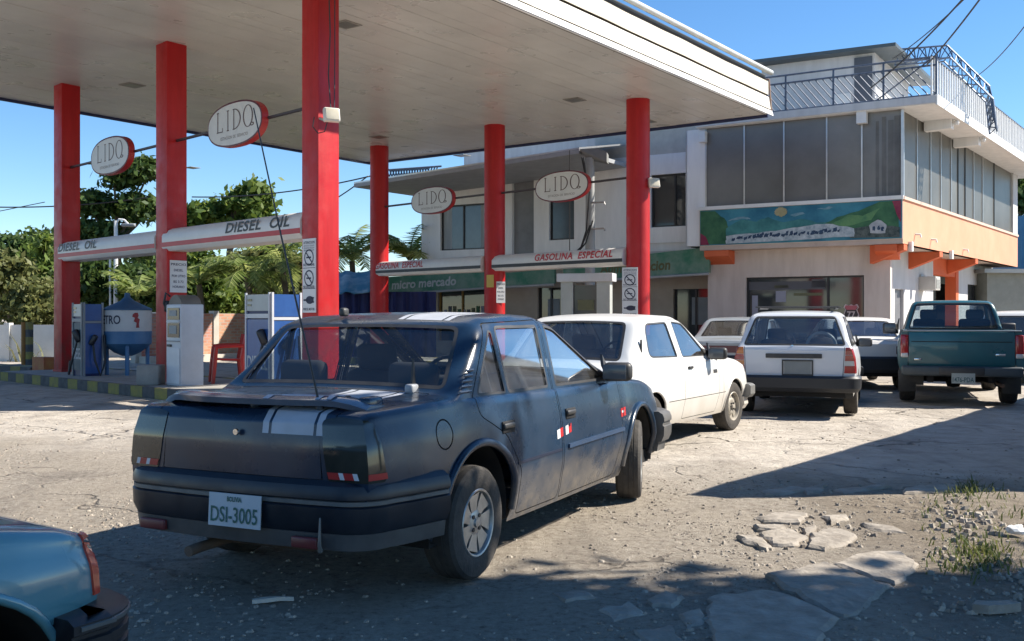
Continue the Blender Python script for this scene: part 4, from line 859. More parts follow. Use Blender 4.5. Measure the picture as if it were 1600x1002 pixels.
window(LW, h1, 2, mat('window_blue_grey', (0.10, 0.13, 0.15), 0.1, spec=0.6), [(0.78, 0.97), (0.05, 0.12)])
window(LW, h2, 1, mat('window_dark_blue', (0.06, 0.075, 0.085), 0.15)); window(LW, h3, 2, M_GLD, [(0.03, 0.28)])  # narrow window in plain dark blue-grey
MB().fbox(LW, h4[0], h4[1], -0.20, -0.14, h4[2], h4[3]).build('recess_panel', mat('recess_grey', (0.22, 0.23, 0.24), 0.8), shop)
MB().fbox(LW, h3[0]-0.1, h3[1]+0.1, 0.003, 0.06, h3[2]-0.5, h3[2]-0.02).build('window_box', M_PLW, shop)
mb = MB(); mb.fbox(LW, lL-0.02, lL+0.18, -6.0, 0.0, ZF, ZT); mb.build('end_wall', M_PLW, shop)
# sloping eave and soffit
p0, p1 = P(553, 293, 33.8), P(905, 240, 29.3); ed = (p1-p0)
mb = MB(); bk = Vector((0.52, 0.85, 0))*3.2; mb.prism([p0, p1, p1+bk, p0+bk+Vector((0.3, 0, 0))], (0, 0, 0.12)); mb.build('eave', mat('eave_grey', (0.34, 0.35, 0.36), 0.7), shop)
mb = MB(); mb.prism([p0+Vector((0, 0, 0.125)), p1+Vector((0, 0, 0.125)), p1+bk+Vector((0, 0, 0.7)), p0+bk+Vector((0, 0, 0.7))], (0, 0, 0.05)); mb.build('roof_sheet', M_ALU, shop)
mb = MB(); mb.fbox(LW, lR, lL+0.1, -4, -0.25, ZT+0.0, ZT+0.15); mb.build('roof_slab', M_PLG, shop)
MB().fbox(LW, lR-0.3, LW.px(930, 250)[0], -1.2, -0.01, ZT, 7.5).build('upper_parapet', mat('plaster_cream', (0.50, 0.47, 0.42), 0.88), shop); MB().fbox(LW, LW.px(930, 250)[0], LW.px(690, 250)[0], -2.2, -1.4, ZT+0.15, 7.5).build('upper_parapet', M_PLG, shop)
# lattice screen on the roof
ls = thing('lattice_screen', 'dark criss-cross lattice screen on the roof edge by the palms', 'screen', P(630, 285, 34.6))
for i in range(18):
    x = 604+i*4.2
    for dx in (-8, 8):
        mb = MB(); mb.tube([P(x, 289-(x-604)*0.08, 34.6), P(x+dx, 266-(x-604)*0.06, 34.6)], 0.022, 4); mb.build('lattice_bar', M_RAIL, ls)
for v_ in (289, 266):
    mb = MB(); mb.tube([P(598, v_+0.5, 34.6), P(690, v_-6, 34.6)], 0.035, 5); mb.build('rail', M_RAIL, ls)
# ground floor: shop front under a sloping sign awning
LG = Frame(FW.at(0, -1.5, 0), FW.a, 1); LG.d = FW.d
M_TAN = mat('plaster_tan', (0.36, 0.29, 0.22), 0.9, col2=(0.45, 0.37, 0.29), scale=1.5)
hs = [rect(LG, 684, 452, 757, 496), rect(LG, 840, 450, 878, 500), rect(LG, 1052, 452, 1120, 510)]
hs = [(h[0], h[1], 0.5 if i < 1 else 0.0, h[3]) for i, h in enumerate(hs)]
wall_with_holes(LG, s1-0.5, lL+0.1, 0, ZF, hs, -0.25, 0.0, 'ground_floor_wall', M_TAN, shop)
for i, h in enumerate(hs):
    w = MB().fbox(LG, h[0], h[1], -0.20, -0.15, h[2], h[3]).build(['shop_window', 'shop_door', 'shop_door'][i], M_GLD, shop)
    for x in (h[0], (h[0]+h[1])/2-0.03, h[1]-0.06): MB().fbox(LG, x, x+0.06, -0.145, -0.10, h[2], h[3]).build('frame', mat('frame_ochre', (0.35, 0.2, 0.05), 0.6) if i == 0 else M_BLKF, w)
    if i == 0:
        for k in range(9):
            a_ = h[0]+0.1+(h[1]-h[0]-0.2)*k/9; MB().fbox(LG, a_, a_+0.13, -0.148, -0.13, 1.35+0.1*random.random(), 1.6+0.15*random.random()).build('goods', M_GOOD[k % 4], w)
    if i > 0:
        a_ = h[0]+0.15; MB().fbox(LG, a_, a_+(h[1]-h[0])*0.5, -0.148, -0.14, 1.1, min(h[3]-0.2, 1.95)).build('poster', mat('poster_grey', (0.22, 0.24, 0.25), 0.7), w)
mb = MB(); mb.fbox(LW, lR-0.2, lL+0.2, -0.9, -0.01, ZF-0.14, ZF-0.002); mb.build('first_floor_slab', M_PLG, shop)
# sign boards over the shop front
AW = Frame(FW.at(0, -0.2, 0), FW.a, 1); AW.d = FW.d
M_SGN = mat('sign_green', (0.03, 0.16, 0.09), 0.6, col2=(0.16, 0.24, 0.18), scale=1.4, thresh=(0.4, 0.66)); M_SLET = mat('sign_letter', (0.44, 0.44, 0.42), 0.6)
def signboard(label, pts, word, wpos, wv_, size, width, lm):
    (ua, va), (ub, vb), (uc, vc), (ud, vd) = pts; Q = [AW.px(u, v) for u, v in pts]; cc = AW.at(*[sum(q_[0] for q_ in Q)/4, 0, Q[3][1]])
    t = thing('shop_sign', label, 'sign', cc, 0, 'sign boards over the shop front')
    mb = MB(); mb.prism([AW.at(a, 0, z) for a, z in Q], -AW.d*0.12); mb.build('board', M_SGN, t)
    if word:
        a0, z0 = AW.px(wpos, wv_); mb = MB(); tilt = (Q[2][1]-Q[3][1])/abs(Q[2][0]-Q[3][0])
        text_on(mb, word, AW.at(a0, 0.004, z0), (-AW.a+Vector((0, 0, tilt))).normalized(), Vector((0, 0, 1)), size, Vector(), 0.1, 0.012, width); mb.build('lettering', lm, t)
    mb = MB(); a_, z_ = Q[3]; b_, y_ = Q[2]; mb.tube([AW.at(a_, 0.03, z_-0.04), AW.at(b_, 0.03, y_-0.04)], 0.04, 6); mb.build('edge_strip', mat('strip_grey', (0.35, 0.35, 0.34), 0.6), t)
    return t
signboard('faded green micro mercado sign board over the shop window', [(604, 433), (757, 423), (757, 449), (604, 459)], 'micro mercado', 612, 452, 0.42, 2.75, M_SLET)
signboard('plain green sign board right of the yellow-stickered column', [(790, 427), (866, 420), (866, 443), (790, 447)], None, 0, 0, 0, 0, None)
signboard('green and grey Administracion sign board beside the mural', [(880, 412), (1108, 386), (1108, 426), (880, 440)], 'Administracion', 937, 428, 0.42, 2.35, mat('sign_olive', (0.10, 0.09, 0.03), 0.6))
# blue and white tarpaulin stall at the left end of the shop
stall = thing('market_stall', 'stall with faded blue tarpaulin and navy curtain left of the shop', 'stall', P(560, 500, 33))
mb = MB()
n_ = 14; rows = [(424, 33.5), (440, 32.6), (457, 32.2)]
vs_ = [P(520+i*6.5, v_+math.sin(i*1.3)*1.6+(i % 3)*0.8, Y_) for v_, Y_ in rows for i in range(n_)]
mb.add(vs_, [(r_*n_+i, r_*n_+i+1, (r_+1)*n_+i+1, (r_+1)*n_+i) for r_ in range(2) for i in range(n_-1)]); mb.add([v+Vector((0.0, 0.05, -0.02)) for v in vs_], [(r_*n_+i, (r_+1)*n_+i, (r_+1)*n_+i+1, r_*n_+i+1) for r_ in range(2) for i in range(n_-1)])
mb.build('tarpaulin', mat('tarp_blue', (0.06, 0.20, 0.30), 0.5, col2=(0.42, 0.5, 0.55), scale=1.5, thresh=(0.45, 0.7)), stall, smooth=True)
mb = MB(); n_ = 60
top = [P(528+i*2.6, 456, 32.8+0.06*math.sin(i*1.1)) for i in range(n_)]; vs_ = top+[Vector((p.x, p.y+0.05*math.sin(i*1.7), 0.05)) for i, p in enumerate(top)]
mb.add(vs_, [(i, i+1, n_+i+1, n_+i) for i in range(n_-1)]); mb.add([v+Vector((0, 0.03, 0)) for v in vs_], [(i, n_+i, n_+i+1, i+1) for i in range(n_-1)])
mb.build('curtain', mat('tarp_navy', (0.015, 0.02, 0.10), 0.7), stall, smooth=True)
for u in (530, 604):
    mb = MB(); p = P(u, 440, 33); mb.tube([Vector((p.x, p.y, 0)), p], 0.04, 6); mb.build('post', M_GREYM, stall)
# ---- concrete pole with a roofed bracket in front of the shop
pole = thing('concrete_pole', 'grey concrete utility pole with cables in front of the shop', 'pole', (P(920, 496, 29.2).x, 29.2, 0))
x = P(922, 496, 29.2).x
mb = MB(); mb.tube([(x, 29.2, 0), (x, 29.2, P(0, 247, 29.2).z)], [0.16, 0.12], 10); mb.build('shaft', mat('pole_concrete', (0.33, 0.33, 0.32), 0.9), pole, smooth=True)
mb = MB(); mb.prism([P(905, 234, 29.2), P(935, 232, 29.0), P(948, 238, 28.9), P(948, 253, 28.9), P(915, 246, 29.2)], (0.1, 0.5, 0)); mb.build('bracket_hood', mat('hood_grey', (0.20, 0.20, 0.19), 0.8), pole)
for k, pts in enumerate(([(912, 246), (915, 275), (921, 300), (916, 360), (905, 395)], [(909, 246), (912, 262), (918, 290)], [(926, 345), (915, 380), (900, 398)], [(922, 352), (909, 385), (893, 400)])):
    mb = MB(); mb.tube([P(u, v, 28.95) for u, v in pts], 0.022, 5); mb.build('cable', M_LETK, pole)
for v in (317, 358):
    mb = MB(); mb.tube([P(924, v, 29.05), P(944, v-1, 28.9), P(945, v+3, 28.9)], 0.03, 5); mb.build('insulator', M_GREYM, pole)
mb = MB(); mb.tube([P(890, 235, 28.5), P(890, 400, 28.5)], 0.014, 5); o = mb.build('sign_hanger', M_LETK); tag(o, 'thin dark hanger rod behind the oval sign by the concrete pole', 'rod')
# ---- neighbours along the street
nb_ = thing('blue_house', 'blue-walled house just beyond the corner building at the right edge', 'building', (24.5, 46, 0))
mb = MB(); mb.fbox(Frame((22.9, 46), (0.9, 0.1), 1), 0, 9, -8, 0, 3.0, 5.9); mb.build('upper_wall', mat('wall_blue', (0.05, 0.19, 0.34), 0.8), nb_)
mb = MB(); mb.fbox(Frame((22.9, 46), (0.9, 0.1), 1), -0.6, 9, -8, 0.6, 2.75, 3.0); mb.build('ledge', mat('ledge_maroon', (0.18, 0.07, 0.05), 0.8), nb_)
mb = MB(); mb.fbox(Frame((22.9, 46), (0.9, 0.1), 1), -0.2, 9, -8, -0.05, 0, 2.75); mb.build('lower_wall', mat('wall_grey_green', (0.25, 0.26, 0.23), 0.9), nb_)
nb2 = thing('grey_house', 'low grey-green house wall behind the street end of the corner building', 'building', (20.0, 38.5, 0))
mb = MB(); mb.fbox(Frame((17.4, 37.5), (0.9, 0.15), 1), 0, 9, -5, 0, 0, 2.95); mb.build('wall', mat('wall_grey_green', (0.25, 0.26, 0.23), 0.9), nb2)
mb = MB(); mb.fbox(Frame((17.4, 37.5), (0.9, 0.15), 1), -0.3, 9.3, -5.3, 0.3, 2.95, 3.1); mb.build('roof', M_GREYM, nb2)
# unseen wall added beyond the right edge to cast the road shadow
hs_ = thing('shadow_wall', 'unseen wall added beyond the right edge to shade the road', 'wall', (8.5, 13.5, 0))
HF = Frame((4.32, 8.07), (0.61, 0.79), 1)
if HF.d.x > 0: HF.d = -HF.d
for k in range(6): MB().fbox(HF, 2.4*k+0.16, 2.4*k+2.4, -0.22, -0.04, 0, 2.60).build('wall_panel', M_PLG, hs_); MB().fbox(HF, 2.4*k, 2.4*k+0.158, -0.26, 0, 0, 2.62).build('pier', M_PLW, hs_)
MB().fbox(HF, 0.0, 14.5, -0.28, 0.02, 2.622, 2.74).build('coping', M_PLG, hs_)
# ================================================================== PUMPS AND THINGS ON THE FORECOURT
M_PBLU = mat('pump_blue', (0.015, 0.06, 0.22), 0.35, col2=(0.03, 0.10, 0.30), scale=3, coat=0.2); M_PNAV = mat('pump_navy', (0.012, 0.02, 0.09), 0.45); M_PWHT = mat('pump_white', (0.52, 0.53, 0.56), 0.4, var=0.08, scale=4); M_PGRY = mat('pump_grey', (0.24, 0.25, 0.26), 0.5); M_SCR = mat('pump_display', (0.03, 0.035, 0.04), 0.15)
def IZ(c): return 0.17
# ---- blue DIESEL pump nearest the big column, and a second one far left
def blue_pump(label, c, w, d, h, word_w, bright):
    t = thing('fuel_pump', label, 'fuel pump', (c.x, c.y, 0.17), 0, 'fuel pumps')
    F = Frame(c, RD, 1); F.d = RN; a0, a1 = -w/2, w/2; z0 = 0.17
    MB().fbox(F, a0, a1, -d, 0, z0, z0+h).build('cabinet', M_PNAV, t)
    # front face: white edge posts, grey head panel, blue door
    fr = M_PWHT if bright else M_PGRY; hd_ = M_PGRY
    for x in (a0, a1-0.035): MB().fbox(F, x, x+0.035, 0.002, 0.03, z0, z0+h+0.03).build('edge_post', fr, t)
    hp = MB().fbox(F, a0+0.037, a1-0.037, 0.002, 0.02, z0+h*0.83, z0+h).build('head_panel', mat('panel_steel', (0.33, 0.34, 0.35), 0.4, metal=0.3), t)
    MB().fbox(F, a0+0.07, a0+0.20, 0.021, 0.026, z0+h*0.93, z0+h*0.955).build('display_slot', M_SCR, hp); MB().fbox(F, a0+0.07, a0+0.18, 0.021, 0.026, z0+h*0.88, z0+h*0.90).build('display_slot', M_SCR, hp)
    MB().fbox(F, a0+0.037, a1-0.037, 0.002, 0.03, z0+h*0.755, z0+h*0.80).build('cross_bar', fr, t)
    dr = MB().fbox(F, a0+0.037, a1-0.037, 0.002, 0.016, z0+0.12, z0+h*0.74).build('door', M_PBLU if bright else mat('pump_teal_dull', (0.03, 0.07, 0.10), 0.5), t)
    mb = MB(); text_on(mb, 'DIESEL', F.at(a0+0.05, 0.019, z0+0.34), RD, Vector((0, 0, 1)), 0.30, Vector(), 0, 0.006, word_w); mb.build('lettering', mat('letter_dusty_white', (0.45, 0.46, 0.48), 0.5), dr)
    # right-hand side face (towards the street): blue with white frame
    q = Frame(F.at(a1, 0, 0), -RN, 1); q.d = RD
    for x in (0.0, d-0.035): MB().fbox(q, x, x+0.035, 0.002, 0.03, z0, z0+h+0.03).build('edge_post', fr, t)
    MB().fbox(q, 0.037, d-0.037, 0.002, 0.018, z0+0.05, z0+h*0.73).build('side_panel', M_PBLU, t); MB().fbox(q, 0.037, d-0.037, 0.002, 0.018, z0+h*0.77, z0+h).build('side_panel', M_PBLU, t); MB().fbox(q, 0.037, d-0.037, 0.002, 0.028, z0+h*0.735, z0+h*0.765).build('cross_bar', fr, t)
    # nozzle in its holster and the looped hose
    p = q.at(d*0.45, 0.06, z0+h*0.50)
    rbox('nozzle', p, (0.10, 0.10, 0.22), mat('nozzle_black', (0.015, 0.015, 0.02), 0.4), t, 0.03, Matrix.Rotation(0.5, 3, 'Y'), world=True)
    mb = MB(); mb.tube([p+Vector((0, 0, -0.1)), p+RD*0.08+Vector((0, 0, -0.4)), p+RD*0.10-RN*0.1+Vector((0, 0, -0.7)), p+RD*0.08-RN*0.2+Vector((0, 0, -0.45)), p-RN*0.22+Vector((0, 0, 0.1))], 0.022, 7); mb.build('hose', M_LETK, t, smooth=True)
    p = F.at(a1-0.16, 0.05, z0+h*0.56); rbox('nozzle', p, (0.13, 0.12, 0.26), mat('nozzle_black', (0.015, 0.015, 0.02), 0.4), t, 0.04, Matrix.Rotation(-0.4, 3, 'Y'), world=True)
    mb = MB(); mb.tube([p+Vector((0, 0, -0.1)), p+RN*0.10+Vector((0, 0, -0.5)), p+RN*0.12-RD*0.1+Vector((0, 0, -0.75)), p+RN*0.05-RD*0.2+Vector((0, 0, -0.5))], 0.022, 7); mb.build('hose', M_LETK, t, smooth=True)
    return t
def on_row(u, off=0.0):
    """point of the front column row seen at photo column u, moved off towards the viewer"""
    k = (u-800)/FPX; o = C1[0]+RN*off; tt = (k*o.y-o.x)/(RD.x-k*RD.y); return o+RD*tt
blue_pump('bright blue pump lettered DIESEL beside the nearest red column', on_row(404, 0.25)+RD*0.0, 0.72, 0.55, 1.52, 0.60, True)
blue_pump('dull blue pump lettered DIESEL at the foot of the leftmost red column', on_row(122, 0.55), 0.46, 0.40, 1.42, 0.36, False)
# ---- white pump by the middle column
c = on_row(271, 0.62); t = thing('fuel_pump', 'tall narrow white pump with rounded head by the second red column', 'fuel pump', (c.x, c.y, 0.17), 0, 'fuel pumps'); F = Frame(c, RD, 1); F.d = RN; z0 = 0.17
w, d, h = 0.52, 0.42, 1.38
MB().fbox(F, -w/2, w/2, -d, 0, z0, z0+h).build('cabinet', M_PWHT, t, bevel=0.02)
mb = MB(); pr = [F.at(-w/2+0.02+(w-0.04)*i/12, -d+0.03, z0+h+0.16*math.sin(math.pi*i/12)**0.6) for i in range(13)]; mb.prism([F.at(-w/2+0.02, -d+0.03, z0+h-0.01)]+pr+[F.at(w/2-0.02, -d+0.03, z0+h-0.01)], RN*(d-0.06)); mb.build('rounded_head', mat('pump_head_brown', (0.17, 0.145, 0.12), 0.6), t, smooth=True)
for z1, z2, dp in ((1.12, 1.32, 0.006), (0.82, 1.06, 0.006)):
    s_ = MB().fbox(F, -w/2+0.07, w/2-0.04, 0.003, 0.014, z0+z1, z0+z2).build('display', M_SCR, t); MB().fbox(F, -w/2+0.14, w/2-0.12, 0.015, 0.02, z0+z1+0.06, z0+z2-0.04).build('dial', M_PGRY, s_)
MB().fbox(F, -w/2+0.06, w/2-0.03, 0.003, 0.03, z0+1.075, z0+1.105).build('trim_bar', M_PWHT, t)
MB().fbox(F, -w/2+0.05, w/2-0.03, 0.003, 0.02, z0+0.745, z0+0.765).build('trim_bar', M_PGRY, t); MB().fbox(F, -w/2+0.06, -w/2+0.20, 0.003, 0.02, z0+0.66, z0+0.70).build('lock_plate', M_BLK if 'M_BLK' in globals() else M_LETK, t)
MB().fbox(F, -w/2+0.045, w/2-0.03, 0.003, 0.012, z0+0.04, z0+0.64).build('door', mat('pump_door_white', (0.58, 0.59, 0.62), 0.4), t)
mb = MB(); p = F.at(-w/2-0.05, -0.1, z0+1.30); mb.tube([p+Vector((0, 0, 0.22)), p+RN*0.08+Vector((0, 0, 0.28)), p+RN*0.12+Vector((0, 0, 0.1)), p+RN*0.05+Vector((0, 0, -0.05))], 0.02, 7); mb.build('hose', M_LETK, t, smooth=True)
rbox('nozzle', p+RN*0.06+Vector((0, 0, 0.05)), (0.09, 0.09, 0.2), mat('nozzle_black', (0.015, 0.015, 0.02), 0.4), t, 0.03, world=True)
# ---- small concrete box on the island
c = on_row(236, 0.75); o = rbox('concrete_box', (c.x, c.y, 0.17+0.17), (0.38, 0.38, 0.34), M_CONC, None, 0.02); o.rotation_euler = (0, 0, 0); tag(o, 'small grey concrete box on the island left of the white pump', 'box')
# ---- water tank on legs
c = on_row(199, -0.35); t = thing('oil_tank', 'white and blue tank with conical lid standing on legs between pumps', 'tank', (c.x, c.y, 0.17)); r = 0.47
M_TBL = mat('tank_blue', (0.035, 0.12, 0.26), 0.45, col2=(0.06, 0.17, 0.32), scale=3); M_TWH = mat('tank_white', (0.50, 0.50, 0.50), 0.5, var=0.1)
mb = MB(); mb.lathe([(r, 1.02), (r, 1.48)], 32, c); mb.build('upper_drum', M_TWH, t, smooth=True)
mb = MB(); mb.lathe([(0.10, 0.55), (r*0.55, 0.62), (r, 0.80), (r, 1.02), (r+0.006, 1.021), (r+0.006, 1.05), (r, 1.051)], 32, c); mb.build('lower_drum', M_TBL, t, smooth=True)
mb = MB(); mb.lathe([(r+0.01, 1.47), (r+0.01, 1.50), (0.14, 1.66), (0.06, 1.74), (0.05, 1.82), (0.001, 1.83)], 32, c); mb.build('conical_lid', mat('tank_lid', (0.03, 0.09, 0.18), 0.5), t, smooth=True)
for i in range(4):
    a = math.radians(20+90*i); q = c+Vector((math.cos(a), math.sin(a), 0))*r*0.82; mb = MB(); mb.tube([Vector((q.x, q.y, 0.17)), Vector((q.x, q.y, 0.85))], 0.04, 7); mb.build('leg', M_TBL, t, smooth=True)
def on_drum(s_, a, z, size, name, m, width=None):
    vs_, fs, w_ = text_geo(s_, size, 0, 0.004, 1.0); k = (width/w_) if width else 1
    mb = MB(); out = []
    for x, y in vs_:
        ang = a+(x*k)/r; out.append(Vector((c.x+(r+0.006)*math.cos(ang), c.y+(r+0.006)*math.sin(ang), z+y)))
    mb.add(out, fs); return mb.build(name, m, t)
af = math.atan2(-c.y, -c.x)
on_drum('METRO', af-1.55, 1.20, 0.24, 'lettering', mat('letter_navy', (0.015, 0.02, 0.05), 0.5), 0.60)
mb = MB(); out = []
for x, z in ((0.0, 0.30), (0.06, 0.30), (0.075, 0.24), (0.055, 0.20), (0.10, 0.17), (0.08, 0.08), (0.09, 0.0), (0.02, 0.0), (0.035, 0.10), (-0.02, 0.13), (0.0, 0.20), (-0.05, 0.22), (-0.04, 0.27)):
    ang = af+0.30+x/r; out.append(Vector((c.x+(r+0.007)*math.cos(ang), c.y+(r+0.007)*math.sin(ang), 1.12+z)))
mb.add(out, [tuple(range(len(out)))]); mb.build('red_emblem', mat('emblem_dark_red', (0.25, 0.015, 0.02), 0.5), t)
# ---- red plastic chair
c = on_row(354, -0.45); t = thing('plastic_chair', 'red plastic armchair beside the blue pump', 'chair', (c.x, c.y, 0.17)); M_CHAIR = mat('chair_red', (0.50, 0.02, 0.012), 0.35)
fw = Vector((-0.93, -0.36, 0)).normalized(); sd_ = Vector((fw.y, -fw.x, 0)); B = Vector((c.x, c.y, 0.17))
def cp(a, b, z): return B+sd_*a+fw*b+Vector((0, 0, z))
for sx_ in (-1, 1):
    mb = MB(); mb.tube([cp(sx_*0.27, 0.26, 0), cp(sx_*0.25, 0.22, 0.42), cp(sx_*0.26, 0.20, 0.64)], [0.036, 0.042, 0.035], 7); mb.build('leg', M_CHAIR, t, smooth=True)
    mb = MB(); mb.tube([cp(sx_*0.26, -0.28, 0), cp(sx_*0.24, -0.24, 0.42), cp(sx_*0.23, -0.32, 0.86)], [0.036, 0.045, 0.04], 7); mb.build('leg', M_CHAIR, t, smooth=True)
    mb = MB(); mb.tube([cp(sx_*0.26, 0.21, 0.64), cp(sx_*0.275, 0.05, 0.655), cp(sx_*0.255, -0.26, 0.66)], 0.036, 7); mb.build('armrest', M_CHAIR, t, smooth=True)
mb = MB(); mb.prism([cp(-0.24, 0.25, 0.41), cp(0.24, 0.25, 0.41), cp(0.22, -0.24, 0.39), cp(-0.22, -0.24, 0.39)], (0, 0, 0.03)); mb.build('seat', M_CHAIR, t)
mb = MB(); mb.prism([cp(-0.23, -0.25, 0.46), cp(0.23, -0.25, 0.46), cp(0.235, -0.33, 0.80), cp(0.15, -0.35, 0.88), cp(-0.15, -0.35, 0.88), cp(-0.235, -0.33, 0.80)], fw*-0.025); mb.build('backrest', M_CHAIR, t)
# ---- portal pump on the back island
c = C2[1].lerp(C2[2], 0.66); t = thing('fuel_pump', 'wide grey-white portal pump on the back island before the shop', 'fuel pump', (c.x, c.y, 0.17), 0, 'fuel pumps'); F = Frame(c, Vector((0.95, -0.3, 0)), 1); F.d = Vector((-0.3, -0.95, 0)).normalized()
M_PP = mat('portal_grey', (0.40, 0.42, 0.40), 0.5, var=0.1)
MB().fbox(F, -0.60, -0.30, -0.3, 0.0, 0.17, 2.18).build('side_post', M_PP, t); MB().fbox(F, 0.28, 0.60, -0.3, 0.0, 0.17, 2.18).build('side_post', M_PP, t)
MB().fbox(F, -0.68, 0.68, -0.4, 0.10, 2.18, 2.38).build('lintel', M_PWHT, t, bevel=0.015); MB().fbox(F, -0.29, 0.27, -0.28, -0.06, 0.17, 1.25).build('cabinet', M_PP, t); MB().fbox(F, -0.29, 0.27, -0.28, -0.08, 1.26, 2.1).build('display', M_SCR, t); MB().fbox(F, -0.2, 0.2, -0.078, -0.06, 1.5, 1.75).build('meter', M_GOOD[2], t)
# ---- plants in pots and a bin by the shop door (dark shapes behind the cars)
# ---- far left: white wall, brick wall, posts
M_BRK = None
def brick_mat():
    m, n, l, o, b = _nt('brickwork'); tc = n.new('ShaderNodeTexCoord'); mp_ = n.new('ShaderNodeMapping'); mp_.inputs['Rotation'].default_value = (math.radians(90), 0, 0)
    br = n.new('ShaderNodeTexBrick'); br.inputs['Scale'].default_value = 1; br.inputs['Brick Width'].default_value = 0.15; br.inputs['Row Height'].default_value = 0.09; br.inputs['Mortar Size'].default_value = 0.012; br.inputs['Color1'].default_value = (0.44, 0.16, 0.08, 1); br.inputs['Color2'].default_value = (0.56, 0.25, 0.14, 1); br.inputs['Mortar'].default_value = (0.42, 0.30, 0.22, 1)
    l.new(tc.outputs['Object'], mp_.inputs[0]); l.new(mp_.outputs[0], br.inputs['Vector']); nz = n.new('ShaderNodeTexNoise'); nz.inputs['Scale'].default_value = 1.3; nz.inputs['Detail'].default_value = 8; l.new(tc.outputs['Object'], nz.inputs['Vector'])
    mx = n.new('ShaderNodeMix'); mx.data_type = 'RGBA'; mx.blend_type = 'MULTIPLY'; mx.inputs[0].default_value = 0.6; l.new(br.outputs[0], mx.inputs[6]); l.new(nz.outputs['Color'], mx.inputs[7]); hs2 = n.new('ShaderNodeHueSaturation'); hs2.inputs['Value'].default_value = 1.5; hs2.inputs['Saturation'].default_value = 0.9; l.new(mx.outputs[2], hs2.inputs['Color']); l.new(hs2.outputs[0], b.inputs['Base Color']); b.inputs['Roughness'].default_value = 0.9
    bp = n.new('ShaderNodeBump'); bp.inputs['Strength'].default_value = 0.4; bp.inputs['Distance'].default_value = 0.01; bp.invert = True; l.new(br.outputs['Fac'], bp.inputs['Height']); l.new(bp.outputs[0], b.inputs['Normal']); return m
bw = thing('brick_wall', 'low brick wall with concrete posts seen behind the pumps', 'wall', (-9.1, 32.0, 0)); M_BRK = brick_mat()
BW = Frame((-9.1, 32.0), (0.58, 0.81), 1)
if BW.d.x < 0: BW.d = -BW.d
ups = [BW.px(u, 500)[0] for u in (215, 337, 440, 520)]
for i in range(3): MB().fbox(BW, ups[i]+0.11, ups[i+1]-0.11, -0.16, 0.0, 0, 1.45).build('brick_panel', M_BRK, bw)
for x in ups: MB().fbox(BW, x-0.10, x+0.10, -0.20, 0.04, 0, 1.53).build('post', mat('post_pale', (0.50, 0.46, 0.40), 0.9), bw)
MB().fbox(BW, ups[0], ups[3], 0.05, 0.6, 0, 0.2).build('footing', mat('footing_pale', (0.5, 0.46, 0.40), 0.9), bw)
ww = thing('white_wall', 'low whitewashed wall at the far left behind the island', 'wall', (-15, 31, 0))
MB().box((P(-60, 500, 31).x/2+P(88, 500, 31).x/2, 31, 0.55), (P(88, 500, 31).x-P(-60, 500, 31).x, 0.2, 1.10)).build('wall_face', mat('whitewash', (0.60, 0.58, 0.54), 0.9, col2=(0.72, 0.70, 0.66), scale=2), ww)
MB().box((P(14, 500, 31).x, 30.98, 0.58), (0.16, 0.26, 1.16)).build('pier', mat('whitewash', (0.60, 0.58, 0.54), 0.9), ww)
MB().box((P(150, 500, 34).x, 34, 0.75), (5.0, 0.2, 1.5)).build('wall_face', mat('whitewash', (0.60, 0.58, 0.54), 0.9), ww)
for u, lab, rr_ in ((46, 'yellow and black banded marker post at the far left', 0.10), (38, 'dark ochre post just left of the banded marker post', 0.08)):
    p = G(u, 573); t = thing('marker_post', lab, 'post', p, 0)
    for k in range(6):
        mb = MB(); mb.lathe([(0.001, 0.2*k), (rr_, 0.2*k), (rr_, 0.2*k+0.198), (0.001, 0.2*k+0.198)], 10, p); mb.build('band', (M_KYEL if k % 2 else M_KBLK) if u == 46 else mat('post_ochre', (0.25, 0.11, 0.02), 0.7), t, smooth=True)
# kerb stub and red trough at far left
t = thing('kerb_stub', 'short yellow and black kerb stub at the far left edge', 'kerb', G(20, 585)); a_, b_ = G(-30, 583), G(48, 588); k_ = 5
for i in range(k_):
    q0, q1 = a_.lerp(b_, i/k_), a_.lerp(b_, (i+1)/k_-0.01); MB().prism([q0, q1, q1+Vector((0.2, 0.5, 0)), q0+Vector((0.2, 0.5, 0))], (0, 0, 0.2)).build('kerb_block', M_KYEL if i % 2 else M_KBLK, t)
p = G(60, 590); o = MB().box((p.x, p.y+0.3, 0.22), (0.55, 0.3, 0.44), math.radians(-40)).build('red_trough', mat('trough_red', (0.32, 0.05, 0.03), 0.7, col2=(0.4, 0.2, 0.05), scale=3)); tag(o, 'low dull red trough left of the first red column', 'trough')
# ---- lamp post with crossarm behind the trees
t = thing('street_lamp', 'pale thin street lamp post rising among the left trees', 'street lamp', (P(181, 496, 38).x, 38, 0)); x = P(181, 496, 38).x
mb = MB(); mb.tube([(x, 38, 0), (x, 38, P(0, 345, 38).z)], [0.10, 0.07], 8); mb.build('post', M_PLW, t, smooth=True)
mb = MB(); mb.tube([P(181, 350, 38), P(186, 343, 38), P(194, 344, 38), P(200, 350, 38)], 0.04, 6); mb.build('lamp_arm', M_PLW, t, smooth=True); rbox('lamp_head', P(201, 352, 38), (0.5, 0.2, 0.12), M_PGRY, t, 0.04, world=True)
mb = MB(); mb.tube([P(172, 400, 38), P(172, 478, 38)], 0.04, 6); mb.build('stay', M_PLW, t)
